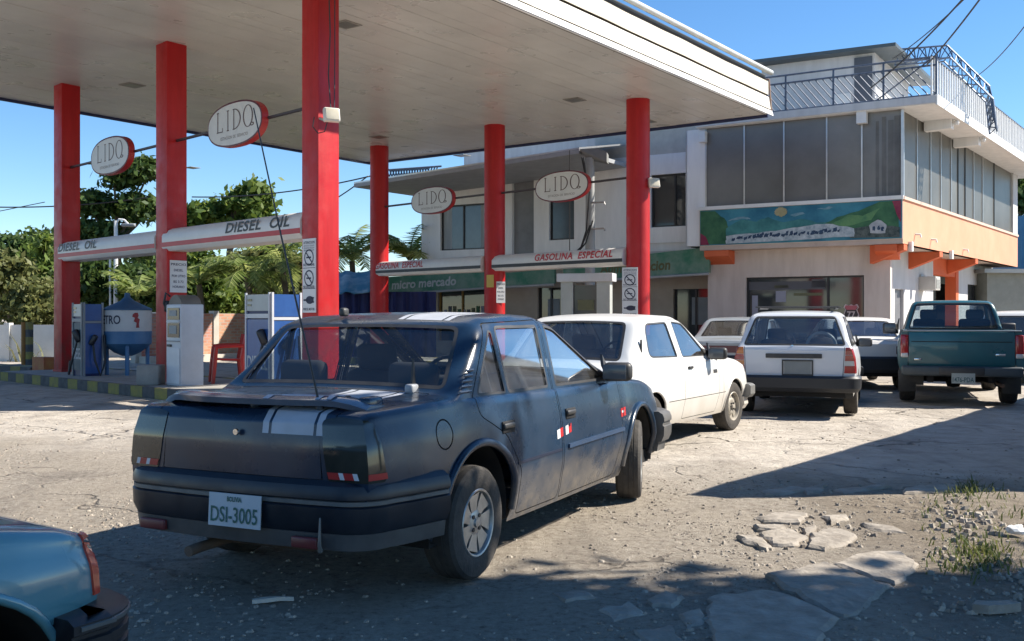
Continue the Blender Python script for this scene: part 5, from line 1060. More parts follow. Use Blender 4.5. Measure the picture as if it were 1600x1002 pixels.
# ---- overhead wires
def wire(label, pts, r=0.018, m=None, sag=0.0):
    mb = MB(); out = []
    for i in range(25):
        q = i/24; p = Vector(pts[0]).lerp(Vector(pts[1]), q); p.z -= sag*4*q*(1-q); out.append(p)
    mb.tube(out, r, 5); o = mb.build('overhead_wire', m or M_LETK); return tag(o, label, 'wire', 'overhead wires')
wire('wire crossing the sky left of the first red column', [P(-60, 322, 45), P(230, 309, 45)], 0.03, None, 0.2)
wire('second fainter wire at the far left edge of the sky', [P(-60, 342, 48), P(70, 316, 48)], 0.02)
wire('wire from the nearest column past the palms to the shop eave', [P(300, 308, 40), P(600, 270, 36)], 0.025, None, 0.25)
wire('wire slanting down to the shop eave beside the far column', [P(470, 340, 36), P(575, 275, 34)], 0.022, None, 0.1)
wire('leftmost wire rising from the corner roof into the sky', [P(1360, 138, 27), P(1512, -10, 22)], 0.02, None, 0.1)
wire('wire beside the leftmost one, meeting the roof room', [P(1395, 92, 27), P(1530, -25, 22)], 0.014, None, 0.1)
wire('middle wire rising steeply above the railing corner', [P(1446, 104, 26.5), P(1545, -20, 21)], 0.02, None, 0.05)
wire('lone thin wire at the right edge of the sky', [P(1522, 122, 30), P(1620, 15, 22)], 0.013, None, 0.15)
# ================================================================== VEHICLES
def smooth_fn(pts, sig):
    x = np.array([p[0] for p in pts]); y = np.array([p[1] for p in pts]); xf = np.arange(x[0]-0.6, x[-1]+0.6, 0.005); yf = np.interp(xf, x, y)
    if sig > 0:
        k = int(sig*3/0.005)+1; w = np.exp(-0.5*(np.arange(-k, k+1)*0.005/sig)**2); w /= w.sum(); yp = np.pad(yf, k, mode='edge'); yf = np.convolve(yp, w, 'valid')
    return lambda q: float(np.interp(q, xf, yf))
def rpoly(pts, r=0.03, n=4):
    out = []; m = len(pts); rs = r if isinstance(r, (list, tuple)) else [r]*m
    for i in range(m):
        p = Vector(pts[i]).to_2d(); a = Vector(pts[i-1]).to_2d()-p; b = Vector(pts[(i+1) % m]).to_2d()-p
        d = min(rs[i], a.length*0.45, b.length*0.45)
        if d < 1e-4: out.append((p.x, p.y)); continue
        s_ = p+a.normalized()*d; e_ = p+b.normalized()*d
        for k in range(n+1):
            t = k/n; q = s_*(1-t)**2+p*2*t*(1-t)+e_*t*t; out.append((q.x, q.y))
    return out
def inset(pts, d):
    """shrink a simple polygon by d"""
    m = len(pts); A = sum(pts[i][0]*pts[(i+1) % m][1]-pts[(i+1) % m][0]*pts[i][1] for i in range(m)); sg = 1 if A > 0 else -1; out = []
    for i in range(m):
        p = Vector(pts[i]); a = (p-Vector(pts[i-1])); b = (Vector(pts[(i+1) % m])-p)
        if a.length < 1e-7 or b.length < 1e-7: out.append(tuple(p)); continue
        a.normalize(); b.normalize(); n1 = Vector((-a.y, a.x))*sg; n2 = Vector((-b.y, b.x))*sg; q = n1+n2
        k = d/max(0.35, 1+n1.dot(n2)); out.append(tuple(p+q*k))
    return out
def inpoly(x, y, poly):
    c = False; j = len(poly)-1
    for i in range(len(poly)):
        xi, yi = poly[i]; xj, yj = poly[j]
        if (yi > y) != (yj > y) and x < (xj-xi)*(y-yi)/(yj-yi)+xi: c = not c
        j = i
    return c

class Car:
    def __init__(s, sp):
        s.sp = sp; g = sp.get
        s.top = smooth_fn(sp['top'], g('tsig', 0.035)); s.wid = smooth_fn(sp['wid'], 0.04); s.belt = smooth_fn(sp['belt'], 0.05); s.sill = smooth_fn(sp['sill'], 0.03)
        s.k = g('k', 0.30); s.prof = g('prof', [(0, .925), (.10, .955), (.38, 1.0), (.55, 1.0), (.80, .985), (1, .95)]); s.crown = g('crown', 0.03)
        s.x0, s.x1 = sp['x0'], sp['x1']
    def key(s, x):
        zt = s.top(x); zb = min(s.belt(x), zt-0.045); w = s.wid(x); c = s.crown; wb = w*s.prof[-1][1]
        hg = max(0.0, zt-c-zb); r = min(0.085, 0.018+hg*0.5); gi = 0.022*min(1.0, hg/0.15)
        return zt, zb, w, c, wb, hg, r, gi
    def side_y(s, x, z):
        zt, zb, w, c, wb, hg, r, gi = s.key(x); zs = s.sill(x)
        if z <= zb:
            t = min(1, max(0, (z-zs)/(zb-zs))); return w*float(np.interp(t, [p[0] for p in s.prof], [p[1] for p in s.prof]))
        return wb-gi-s.k*(z-zb)
    def section(s, x):
        zt, zb, w, c, wb, hg, r, gi = s.key(x); zs = s.sill(x); wt = wb-gi-s.k*hg; pts = []
        yi = wt-r
        for j in range(9):
            t = j/8; pts.append((yi*t, zt-c*0.75*(yi*t/max(wt, 0.01))**2))
        p0 = Vector(pts[-1]); p1 = Vector((wt, zt-c)); dn = Vector((s.k, -1)).normalized(); p2 = p1+dn*min(r, hg*0.7+0.006)
        for j in range(1, 6):
            t = j/5; q = p0*(1-t)**2+p1*2*t*(1-t)+p2*t*t; pts.append((q.x, q.y))
        gb = Vector((wb-gi, zb))
        for j in range(1, 13):
            t = j/12; q = p2.lerp(gb, t); pts.append((q.x, q.y))
        pts.append((wb-gi*0.35, zb-0.006))
        for j in range(0, 17):
            t = 1-j/16; pts.append((w*float(np.interp(t, [p[0] for p in s.prof], [p[1] for p in s.prof])), zs+(zb-0.014-zs)*t))
        return pts
    def shell(s):
        sp = s.sp; step = sp.get('step', 0.03)
        n = int((s.x1-s.x0)/step); xs_ = [s.x0+(s.x1-s.x0)*i/n for i in range(n+1)]
        xs_ = sorted(set(xs_+[s.x0+0.006, s.x0+0.015, s.x1-0.006, s.x1-0.015]))
        lr = sp.get('lean_r', [(0, 0), (2, 0)]); lf = sp.get('lean_f', [(0, 0), (2, 0)])
        def lean(x, z):
            d = 0.0; tr = max(0, 1-(x-s.x0)/0.45); tf = max(0, 1-(s.x1-x)/0.45)
            d += float(np.interp(z, [p[0] for p in lr], [p[1] for p in lr]))*tr*tr*(3-2*tr); d += float(np.interp(z, [p[0] for p in lf], [p[1] for p in lf]))*tf*tf*(3-2*tf); return d
        bm = bmesh.new(); rows = []; secs = []
        for x in xs_:
            sec = s.section(x); N = len(sec); secs.append(sec); row = []
            for j in range(N-1, 0, -1): row.append(bm.verts.new((x+lean(x, sec[j][1]), -sec[j][0], sec[j][1])))
            for j in range(N): row.append(bm.verts.new((x+lean(x, sec[j][1]), sec[j][0], sec[j][1])))
            rows.append(row)
        W = 2*N-1
        for a, b in zip(rows[:-1], rows[1:]):
            for j in range(W-1): bm.faces.new((a[j], a[j+1], b[j+1], b[j]))
        M = sp.get('capdiv', 26)
        for e_, (row, sec, x, bul) in enumerate(((rows[0], secs[0], xs_[0], -sp.get('bulge_r', 0.05)), (rows[-1], secs[-1], xs_[-1], sp.get('bulge_f', 0.08)))):
            prev = None
            for j in range(N):
                if j == 0: cur = [row[N-1]]
                else:
                    y, z = sec[j]; cur = [row[N-1-j]]
                    ex = min(1.0, min(max(0.0, (sec[0][1]-z)/0.05), 1.0))
                    for k in range(1, M):
                        t = -1+2*k/M; cur.append(bm.verts.new((x+lean(x, z)+bul*(1-t*t*t*t)*ex*0.6+bul*(1-t*t)*ex*0.4, y*t, z)))
                    cur.append(row[N-1+j])
                if prev is not None:
                    if len(prev) == 1:
                        for k in range(M): bm.faces.new((prev[0], cur[k], cur[k+1]))
                    else:
                        for k in range(M): bm.faces.new((prev[k], prev[k+1], cur[k+1], cur[k]))
                prev = cur
        bmesh.ops.recalc_face_normals(bm, faces=bm.faces); bm.normal_update()
        tf = max(bm.faces, key=lambda f: f.calc_center_median().z)
        if tf.normal.z < 0: bmesh.ops.reverse_faces(bm, faces=bm.faces)
        bm.normal_update(); s.bm = bm; s.lay = bm.faces.layers.int.new('part'); s.cand = bm.faces.layers.int.new('cand'); return bm
    FILT = {'R': lambda f, c: c.y < 0 and abs(f.normal.y) > 0.25, 'L': lambda f, c: c.y > 0 and abs(f.normal.y) > 0.25,
            'rear': lambda f, c: f.normal.x < -0.18, 'front': lambda f, c: f.normal.x > 0.18, 'top': lambda f, c: f.normal.z > 0.22}
    AX = {'R': (0, 2, 1), 'L': (0, 2, 1), 'rear': (1, 2, 0), 'front': (1, 2, 0), 'top': (0, 1, 2)}
    def cut(s, poly, where, pid, xr=None):
        i, j, k = s.AX[where]; F = s.FILT[where]; bm = s.bm; m = len(poly)
        lo = (min(p[0] for p in poly)-1e-3, min(p[1] for p in poly)-1e-3); hi = (max(p[0] for p in poly)+1e-3, max(p[1] for p in poly)+1e-3); cnd = s.cand
        fs = []; m0, m1, n0, n1 = lo[0]-0.12, hi[0]+0.12, lo[1]-0.12, hi[1]+0.12
        for f in bm.faces:
            q = f.verts[0].co
            if q[i] < m0 or q[i] > m1 or q[j] < n0 or q[j] > n1: continue
            c = f.calc_center_median()
            if not F(f, c) or (xr and not xr[0] <= c.x <= xr[1]): continue
            vs_ = [v.co for v in f.verts]
            if max(v[i] for v in vs_) < lo[0] or min(v[i] for v in vs_) > hi[0] or max(v[j] for v in vs_) < lo[1] or min(v[j] for v in vs_) > hi[1]: continue
            fs.append(f)
        for q in range(m):
            a, b = poly[q], poly[(q+1) % m]; d = (b[0]-a[0], b[1]-a[1]); L = math.hypot(*d)
            if L < 1e-6: continue
            l0, l1 = min(a[0], b[0])-1e-4, max(a[0], b[0])+1e-4; h0, h1_ = min(a[1], b[1])-1e-4, max(a[1], b[1])+1e-4; sel = []; rest = []
            ni, nj = -d[1]/L, d[0]/L
            for f in fs:
                ok = False; vi = [v.co[i] for v in f.verts]
                if max(vi) >= l0 and min(vi) <= l1:
                    vj = [v.co[j] for v in f.verts]
                    if max(vj) >= h0 and min(vj) <= h1_:
                        ds = [(x-a[0])*ni+(y-a[1])*nj for x, y in zip(vi, vj)]; ok = min(ds) < -1e-6 and max(ds) > 1e-6
                (sel if ok else rest).append(f)
            if not sel: continue
            for ed in {e for f in sel for e in f.edges}:
                p, r_ = ed.verts; dp = (p.co[i]-a[0])*ni+(p.co[j]-a[1])*nj; dr = (r_.co[i]-a[0])*ni+(r_.co[j]-a[1])*nj
                if (dp > 1e-6 and dr < -1e-6) or (dp < -1e-6 and dr > 1e-6):
                    t_ = dp/(dp-dr); co_ = p.co.lerp(r_.co, t_); _, nv = bmesh.utils.edge_split(ed, p, t_); nv.co = co_
            out = []
            for f in sel:
                on_ = [v for v in f.verts if abs((v.co[i]-a[0])*ni+(v.co[j]-a[1])*nj) <= 2e-6]; out.append(f)
                if len(on_) >= 2:
                    try:
                        nf, _ = bmesh.utils.face_split(f, on_[0], on_[-1])
                        if nf: nf.normal_update(); f.normal_update(); out.append(nf)
                    except ValueError: pass
            fs = rest+out
        for f in fs:
            c = f.calc_center_median()
            if inpoly(c[i], c[j], poly): f[s.lay] = pid
    def run(s, name, label, cat, loc, heading, cuts, mats, group=None):
        """cuts: dicts(name, poly, on, mat, off, par, kind)"""
        t = thing(name, label, cat, loc, math.radians(90)-heading, group); s.root = t; s.shell(); parts = {}; ids = []
        pid = 1
        for c in cuts:
            ons = ['R', 'L'] if c['on'] == 'side' else ['top', 'topm'] if c['on'] == 'topboth' else [c['on']]
            if c.get('mirror'): ons = [c['on'], c['on']+'m']
            for w in ons:
                poly = c['poly']
                if w.endswith('m') and w != 'm':
                    wq = w[:-1]
                    poly = [(x, -y) for x, y in poly] if wq == 'top' else [(-x, y) for x, y in poly]
                else: wq = w
                s.cut(poly, wq, pid, c.get('xr')); ids.append((pid, c, w)); pid += 1
        bm = s.bm; bm.normal_update(); bm.verts.ensure_lookup_table(); bm.faces.ensure_lookup_table()
        vn = {v.index: v.normal.copy() for v in bm.verts}; by = {}
        bm.verts.index_update()
        vn = [v.normal.copy() for v in bm.verts]
        for f in bm.faces: by.setdefault(f[s.lay], []).append(f)
        def make(nm, groups, ml, par, off=0.0, th=0.0):
            idx = {}; vs_ = []; fs = []; mi = []
            for m_i, faces, o_ in groups:
                for f in faces:
                    r_ = []
                    for v in f.verts:
                        kx = (v.index, o_)
                        if kx not in idx: idx[kx] = len(vs_); vs_.append(v.co+vn[v.index]*o_)
                        r_.append(idx[kx])
                    fs.append(r_); mi.append(m_i)
            if th:          # give the piece a rim so that it has thickness
                ec = {}
                for f in fs:
                    for q in range(len(f)):
                        e_ = (f[q], f[(q+1) % len(f)]); ec[e_] = 1
                rim = [e_ for e_ in ec if (e_[1], e_[0]) not in ec]; inv = {v: k for k, v in idx.items()}; nb_ = {}
                for e_ in rim:
                    for q in e_:
                        if q not in nb_: nb_[q] = len(vs_); vs_.append(vs_[q]-vn[inv[q][0]]*th)
                for a, b in rim: fs.append([b, a, nb_[a], nb_[b]]); mi.append(0)
            me = bpy.data.meshes.new(nm); me.from_pydata([tuple(v) for v in vs_], [], fs)
            for m_ in ml: me.materials.append(m_)
            me.polygons.foreach_set('material_index', mi); me.polygons.foreach_set('use_smooth', [True]*len(fs)); me.set_sharp_from_angle(angle=math.radians(38))
            o = bpy.data.objects.new(nm, me); COL.objects.link(o); o.parent = par; ORIG[o.name] = Vector(); return o
        gaps = [f for p_, c, w in ids if c.get('kind') == 'gap' for f in by.get(p_, [])]
        s.body = make('body', [(0, by.get(0, []), 0.0), (1, gaps, -0.006)], [mats['paint'], mats['gap']], t)
        for p_, c, w in ids:
            if c.get('kind') in ('gap', 'delete') or not by.get(p_): continue
            par = parts.get((c.get('par'), w)) or parts.get((c.get('par'), None)) or t
            o = make(c['name'], [(0, by[p_], c.get('off', 0.0))], [c['mat'] if not isinstance(c['mat'], str) else mats[c['mat']]], par, 0, c.get('th', 0.0))
            parts[(c.get('id', c['name']), w)] = o; parts[(c.get('id', c['name']), None)] = o
            if c.get('label'): o['label'] = c['label']
        bm.free(); s.parts = parts; return t

def windowcuts(poly, on, par=None, r=0.03, seal=0.016, gm='glass', name='window', off=-0.008, id=None):
    o = rpoly(poly, r); i = inset(o, seal); id = id or name
    return [dict(name='window_seal', poly=o, on=on, mat='seal', off=0.001, par=par, id=id+'_seal'), dict(name=name, poly=i, on=on, mat=gm, off=off, par=par, id=id)]
def panelcuts(poly, on, name, r=0.02, gap=0.006, m='paint', id=None, off=0.0):
    o = rpoly(poly, r); return [dict(name='seam', poly=o, on=on, kind='gap', mat='gap'), dict(name=name, poly=inset(o, gap), on=on, mat=m, off=off, id=id or name)]
def archpoly(xc, zc, r, n=22, low=-0.1):
    return [(xc+r*math.cos(a), zc+r*math.sin(a)) for a in [math.pi*(1.12*i/n-0.06) for i in range(n+1)]]+[(xc-r, low), (xc+r, low)]

M_TYRE = mat('tyre', (0.028, 0.026, 0.025), 0.85, col2=(0.075, 0.065, 0.055), scale=9, bump=0.2, bscale=60)
M_RIMS = mat('rim_silver', (0.42, 0.42, 0.41), 0.38, metal=0.75, var=0.2, scale=14); M_RIMD = mat('rim_dusty', (0.36, 0.33, 0.28), 0.6, metal=0.4, var=0.2, scale=12); M_BLK = mat('black_plastic', (0.022, 0.022, 0.024), 0.5, col2=(0.05, 0.048, 0.045), scale=5)
M_GAPM = mat('panel_gap', (0.008, 0.008, 0.009), 0.8); M_SEAT = mat('seat_dark', (0.03, 0.03, 0.034), 0.9); M_SEATG = mat('seat_grey', (0.10, 0.10, 0.10), 0.9); M_RUST = mat('rust_dirt', (0.10, 0.05, 0.03), 0.9, col2=(0.2, 0.16, 0.12)); M_CHR = mat('chrome', (0.6, 0.6, 0.6), 0.15, metal=1.0); M_MIR = mat('mirror_glass', (0.10, 0.11, 0.12), 0.15)
def wheel(par, x, y, r, w, style, side, steer=0.0, rim_m=None, spokes=7):
    """side -1 = right; outer face towards side*y"""
    e = bpy.data.objects.new('wheel', None); COL.objects.link(e); e.parent = par; e.location = (x, y, r); e.rotation_euler = (0, 0, steer); e.empty_display_size = 0.1; ORIG[e.name] = Vector()
    rr = r*0.60; o = side*w/2
    pr = [(rr*0.94, -o*0.9), (rr*1.02, -o), (r*0.80, -o*1.06), (r*0.93, -o*1.0), (r*0.985, -o*0.82), (r, -o*0.5), (r*0.992, -o*0.48), (r*0.992, -o*0.40), (r, -o*0.38), (r, -o*0.05), (r*0.99, -o*0.03), (r*0.99, o*0.05), (r, o*0.07), (r, o*0.38), (r*0.992, o*0.40), (r*0.992, o*0.48), (r, o*0.5), (r*0.985, o*0.82), (r*0.93, o*1.0), (r*0.80, o*1.06), (r*0.70, o*1.03), (rr*1.02, o), (rr*0.97, o*0.93)]
    mb = MB(); mb.lathe(pr, 40, axis='Y'); mb.build('tyre', M_TYRE, e, smooth=True, world=False, auto=30)
    rim_m = rim_m or M_RIMS
    mb = MB(); mb.lathe([(rr*1.0, o*0.98), (rr*0.975, o*1.03), (rr*0.93, o*1.0), (rr*0.88, o*0.72), (rr*0.86, o*0.2)], 36, axis='Y')
    if style == 'turbine':
        mb.lathe([(0.001, o*0.86), (rr*0.30, o*0.84), (rr*0.42, o*0.74), (rr*0.43, o*0.5)], 28, axis='Y')
        for i in range(spokes):
            a = 2*math.pi*i/spokes; q = []
            for (ri, da) in ((0.38, -0.45), (0.62, -0.33), (0.90, -0.30), (0.90, 0.44), (0.62, 0.40), (0.38, 0.40)):
                t = a+da*side; q.append(Vector((rr*ri*math.cos(t), o*(0.80 if ri < 0.8 else 0.86), rr*ri*math.sin(t))))
            mb.prism(q, (0, -o*0.35, 0))
    else:
        mb.lathe([(0.001, o*0.62), (rr*0.22, o*0.62), (rr*0.36, o*0.74), (rr*0.52, o*0.70), (rr*0.60, o*0.58), (rr*0.60, o*0.5)], 28, axis='Y')
        for i in range(spokes):
            a = 2*math.pi*i/spokes; q = [Vector((rr*ri*math.cos(a+da), o*0.60, rr*ri*math.sin(a+da))) for ri, da in ((0.58, -0.27), (0.9, -0.27), (0.9, 0.27), (0.58, 0.27))]
            mb.prism(q, (0, -o*0.2, 0))
    mb.build('rim', rim_m, e, smooth=True, world=False, auto=35)
    mb = MB(); mb.lathe([(0.001, o*0.25), (rr*0.9, o*0.25)], 24, axis='Y'); mb.build('dark_backing', M_BLK, e, world=False)  # black disc added behind the spokes to darken their gaps
    mb = MB(); mb.lathe([(0.001, o*0.97), (rr*0.13, o*0.95), (rr*0.16, o*0.78)], 14, axis='Y')
    mb.build('hub_cap', rim_m, e, smooth=True, world=False)
    for i in range(4):
        a = math.pi/4+i*math.pi/2; mb = MB(); mb.lathe([(0.001, o*0.90), (0.011, o*0.90), (0.011, o*0.7)], 8, (rr*0.26*math.cos(a), 0, rr*0.26*math.sin(a)), 'Y'); mb.build('wheel_nut', M_BLK, e, world=False)
    return e
def arch_lip(car, par, xc, zc, r, m, out=0.012, rad=0.016, a0=-0.02, a1=1.02):
    for sd in (-1, 1):
        pts = []
        for i in range(25):
            a = math.pi*(a0+(a1-a0)*i/24); x, z = xc+r*math.cos(a), zc+r*math.sin(a); pts.append(Vector((x, sd*(car.side_y(x, max(z, car.sill(x)+0.01))+out-rad*0.6), z)))
        mb = MB(); mb.tube(pts, rad, 7); mb.build('wheel_arch', m, par, smooth=True, world=False, auto=60)
def well(par, xc, zc, r, y0, y1):
    for sd in (-1, 1):
        mb = MB(); mb.lathe([(r, sd*y1), (r, sd*y0), (0.02, sd*y0)], 24, (xc, 0, zc), 'Y', a0=-0.2, a1=math.pi+0.2); mb.build('wheel_well', M_BLK, par, smooth=True, world=False)
def underbody(car, par, x0, x1, z, w, seats=True):
    mb = MB(); mb.box(((x0+x1)/2, 0, z+0.05), (x1-x0, w, 0.1)); mb.build('floor_pan', M_GAPM, par, world=False)
def sweep_bumper(par, name, path, prof, m, smooth=True):
    """path: plan points (x,y); prof: closed (out,z) section"""
    pts = [Vector((p[0], p[1], 0)) for p in path]; k = len(pts); n = len(prof); mb = MB()
    for i, p in enumerate(pts):
        d = (pts[min(i+1, k-1)]-pts[max(i-1, 0)]).normalized(); nrm = Vector((d.y, -d.x, 0))
        for o_, z in prof: mb.v.append(p+nrm*o_+Vector((0, 0, z)))
    for i in range(k-1):
        for j in range(n): mb.f.append((i*n+j, i*n+(j+1) % n, (i+1)*n+(j+1) % n, (i+1)*n+j)); mb.m.append(0)
    mb.f.append(tuple(range(n))); mb.f.append(tuple((k-1)*n+j for j in range(n))); mb.m += [0, 0]
    return mb.build(name, m, par, smooth=smooth, world=False, auto=32)
def bpath(xe, w, rear=True, side=0.5, rad=0.20, bow=0.05, n=7, taper=0.0):
    """U-shaped plan path round one end of the car; outward to the right of travel"""
    sg = -1 if rear else 1; half = []
    half.append((xe-sg*side, w)); half.append((xe-sg*(side*0.55), w-taper*0.6)); w -= taper; cx, cy = xe-sg*(rad+bow*0.55), w-rad
    for i in range(n+1):
        a = math.pi/2*i/n; half.append((cx+sg*rad*math.sin(a), cy+rad*math.cos(a)))
    for i in range(1, 5):
        t = i/4; y = (w-rad)*(1-t); half.append((xe-sg*bow*0.55+sg*bow*0.55*(1-(1-t)**2), y))
    full = half+[(x, -y) for x, y in half[-2::-1]]
    return full if not rear else full[::-1] if False else full
def mk_bumper(par, name, xe, w, rear, prof, m, side=0.5, rad=0.20, bow=0.05, taper=0.0):
    p = bpath(xe, w, rear, side, rad, bow, taper=taper)
    # travelling from +y to -y; outward normal (d.y,-d.x) points to -x for the rear when d=(0,-1): (-1,0) ok; flip for the front
    if not rear: p = p[::-1]
    return sweep_bumper(par, name, p, prof, m)
def seats(par, xf, xr_, zf, w=0.5, hr=True, m=None, zh=0.0):
    m = m or M_SEAT
    for y in (-0.36, 0.36):
        st = rbox('seat', (xf, y, zf+0.10), (0.5, w, 0.16), m, par, 0.05); rbox('backrest', (xf-0.30, y, zf+0.42), (0.14, w*0.96, 0.58), m, st, 0.05, Matrix.Rotation(math.radians(-14), 3, 'Y'))
        if hr: rbox('headrest', (xf-0.40, y, zf+0.78+zh), (0.09, 0.28, 0.17), m, st, 0.04, Matrix.Rotation(math.radians(-10), 3, 'Y'))
    if xr_ is not None:
        st = rbox('rear_seat', (xr_, 0, zf+0.10), (0.5, 1.25, 0.18), m, par, 0.05); rbox('backrest', (xr_-0.28, 0, zf+0.38), (0.14, 1.22, 0.46), m, st, 0.05, Matrix.Rotation(math.radians(-16), 3, 'Y'))
def steering(par, x, y, z, r=0.19):
    mb = MB(); R = Matrix.Rotation(math.radians(-65), 3, 'Y'); c = Vector((x, y, z))
    mb.tube([c+R@Vector((r*math.cos(a), r*math.sin(a), 0)) for a in [2*math.pi*i/20 for i in range(21)]], 0.014, 6, cap=False)
    for a in (0, 2.1, 4.2): mb.tube([c, c+R@Vector((r*math.cos(a), r*math.sin(a), 0))], 0.012, 5)
    mb.build('steering_wheel', M_BLK, par, smooth=True, world=False)
def plate(par, x, y, z, w, h, face, txt, top, m, ink, tilt=0.0, depth=0.006):
    """number plate; face -1 = facing the rear"""
    R = Matrix.Rotation(tilt, 3, 'Y'); r_ = Vector((0, -1, 0)) if face < 0 else Vector((0, 1, 0)); up = R@Vector((0, 0, 1)); nrm = Vector((face, 0, 0)); o = Vector((x, y, z))
    mb = MB(); mb.prism([o+r_*a*w/2+up*b*h/2 for a, b in ((-1, -1), (1, -1), (1, 1), (-1, 1))], -nrm*depth); p = mb.build('number_plate', m, par, world=False)
    mb = MB()
    if txt: text_on(mb, txt, o-up*h*0.36, r_, up, h*0.66, nrm*0.003, 0, 0.001, w*0.9, center=True)
    if top: text_on(mb, top, o+up*h*0.27, r_, up, h*0.2, nrm*0.003, 0, 0.001, w*0.28, center=True)
    if mb.f: mb.build('plate_lettering', ink, p, world=False)
    return p
def mirror(par, x, y, z, sd, m, w=0.20, h=0.13):
    b = rbox('wing_mirror', (x, y+sd*w*0.5, z), (0.11, w, h), m, par, 0.03, Matrix.Rotation(sd*math.radians(-12), 3, 'Z')); rbox('mirror_face', (x-0.060, y+sd*(w*0.5-0.005), z), (0.006, w*0.82, h*0.78), M_MIR, b, 0.002, Matrix.Rotation(sd*math.radians(-12), 3, 'Z'))
    mb = MB(); mb.prism([(x+0.06, y+sd*0.02, z-h*0.5), (x+0.20, y-sd*0.01, z-h*0.5), (x+0.03, y-sd*0.03, z+h*0.9), (x-0.02, y+sd*0.0, z+h*0.3)], (0, -sd*0.02, 0)); mb.build('mirror_foot', m, b, world=False)
    return b

# ------------------------------------------------------------------ 1. the dark blue sedan
def dark_paint():
    m, n, l, o, b = _nt('blue_worn_paint')
    tc = n.new('ShaderNodeTexCoord')
    def nz(sc, d=6, r=0.6):
        k = n.new('ShaderNodeTexNoise'); k.inputs['Scale'].default_value = sc; k.inputs['Detail'].default_value = d; k.inputs['Roughness'].default_value = r; l.new(tc.outputs['Object'], k.inputs['Vector']); return k.outputs['Fac']
    def mr(f, a, c, lo=0.0, hi=1.0):
        k = n.new('ShaderNodeMapRange'); k.inputs[1].default_value = a; k.inputs[2].default_value = c; k.inputs[3].default_value = lo; k.inputs[4].default_value = hi; l.new(f, k.inputs[0]); return k.outputs[0]
    def mx(f, a, c):
        k = n.new('ShaderNodeMix'); k.data_type = 'RGBA'; l.new(f, k.inputs[0])
        for i, x in ((6, a), (7, c)):
            if isinstance(x, tuple): k.inputs[i].default_value = rgb(x)
            else: l.new(x, k.inputs[i])
        return k.outputs[2]
    c = mx(mr(nz(1.6), 0.35, 0.7), (0.005, 0.017, 0.038), (0.012, 0.031, 0.062))
    sx = n.new('ShaderNodeSeparateXYZ'); l.new(tc.outputs['Object'], sx.inputs[0])
    ad = n.new('ShaderNodeMath'); ad.operation = 'MULTIPLY_ADD'; ad.inputs[1].default_value = -0.35; l.new(nz(2.2), ad.inputs[0]); l.new(sx.outputs['Z'], ad.inputs[2])
    dirt = n.new('ShaderNodeMath'); dirt.operation = 'MULTIPLY'; l.new(mr(ad.outputs[0], 0.36, 0.12), dirt.inputs[0]); l.new(mr(nz(9, 8, 0.7), 0.35, 0.65, 0.15, 0.7), dirt.inputs[1])
    c = mx(dirt.outputs[0], c, (0.20, 0.165, 0.125))
    c = mx(mr(nz(26, 9, 0.8), 0.70, 0.76, 0.0, 0.5), c, (0.16, 0.15, 0.14))
    l.new(c, b.inputs['Base Color']); l.new(mr(nz(2.3, 7, 0.65), 0.3, 0.7, 0.16, 0.46), b.inputs['Roughness'])
    b.inputs['Coat Weight'].default_value = 0.5; l.new(mr(nz(1.1, 6, 0.65), 0.36, 0.64, 0.05, 0.42), b.inputs['Coat Roughness']); b.inputs['Specular IOR Level'].default_value = 0.35
    bp = n.new('ShaderNodeBump'); bp.inputs['Strength'].default_value = 0.06; bp.inputs['Distance'].default_value = 0.05; l.new(nz(2.0, 3), bp.inputs['Height']); l.new(bp.outputs[0], b.inputs['Normal'])
    return m
M_BLUE = dark_paint()
M_CGL = glass('car_glass', (0.62, 0.67, 0.68), 0.22, 1.8, 0.03, 0.05)
M_CGR = glass('car_glass_rear', (0.80, 0.84, 0.84), 0.03, 0.9, 0.03, 0.015)
M_STRP = mat('stripe_white', (0.42, 0.44, 0.48), 0.4, var=0.15, scale=5); M_SMOK = mat('lamp_smoked', (0.018, 0.02, 0.018), 0.12, col2=(0.05, 0.05, 0.04), scale=5, coat=0.5); M_TRED = mat('tape_red', (0.42, 0.02, 0.02), 0.35); M_TWHI = mat('tape_white', (0.62, 0.63, 0.65), 0.35)
M_BUMP = mat('bumper_navy', (0.008, 0.011, 0.018), 0.42, col2=(0.02, 0.024, 0.032), scale=4, rvar=0.12)
sedan = Car(dict(x0=-0.84, x1=3.36, step=0.024,
    top=[(-0.86, 0.895), (-0.80, 0.918), (-0.2, 0.945), (-0.12, 0.955), (0.25, 1.305), (0.40, 1.345), (0.75, 1.362), (1.05, 1.352), (1.25, 1.312), (2.06, 0.945), (2.2, 0.925), (2.8, 0.87), (3.28, 0.78), (3.38, 0.74)],
    wid=[(-0.86, 0.675), (-0.85, 0.695), (-0.80, 0.717), (-0.5, 0.775), (0.2, 0.825), (1.0, 0.832), (2.3, 0.825), (2.9, 0.795), (3.2, 0.74), (3.30, 0.69), (3.38, 0.62)],
    belt=[(-0.9, 0.875), (-0.4, 0.908), (0.0, 0.92), (2.0, 0.885), (2.6, 0.85), (3.4, 0.70)], sill=[(-0.9, 0.42), (-0.5, 0.36), (-0.3, 0.22), (2.9, 0.22), (3.1, 0.34), (3.4, 0.40)],
    k=0.25, tsig=0.022, crown=0.022, bulge_r=0.035, lean_r=[(0.4, 0.0), (0.75, 0.0), (0.95, 0.03)]))
frontdoor = [(1.07, 0.245), (2.02, 0.245), (2.12, 0.55), (2.12, 0.90), (1.95, 0.965), (1.22, 1.305), (1.05, 1.318), (1.03, 0.9)]
reardoor = [(0.48, 0.245), (1.05, 0.245), (1.015, 0.9), (1.035, 1.318), (0.33, 1.30), (0.02, 0.915), (0.05, 0.82), (0.30, 0.70), (0.46, 0.50)]
cuts = []
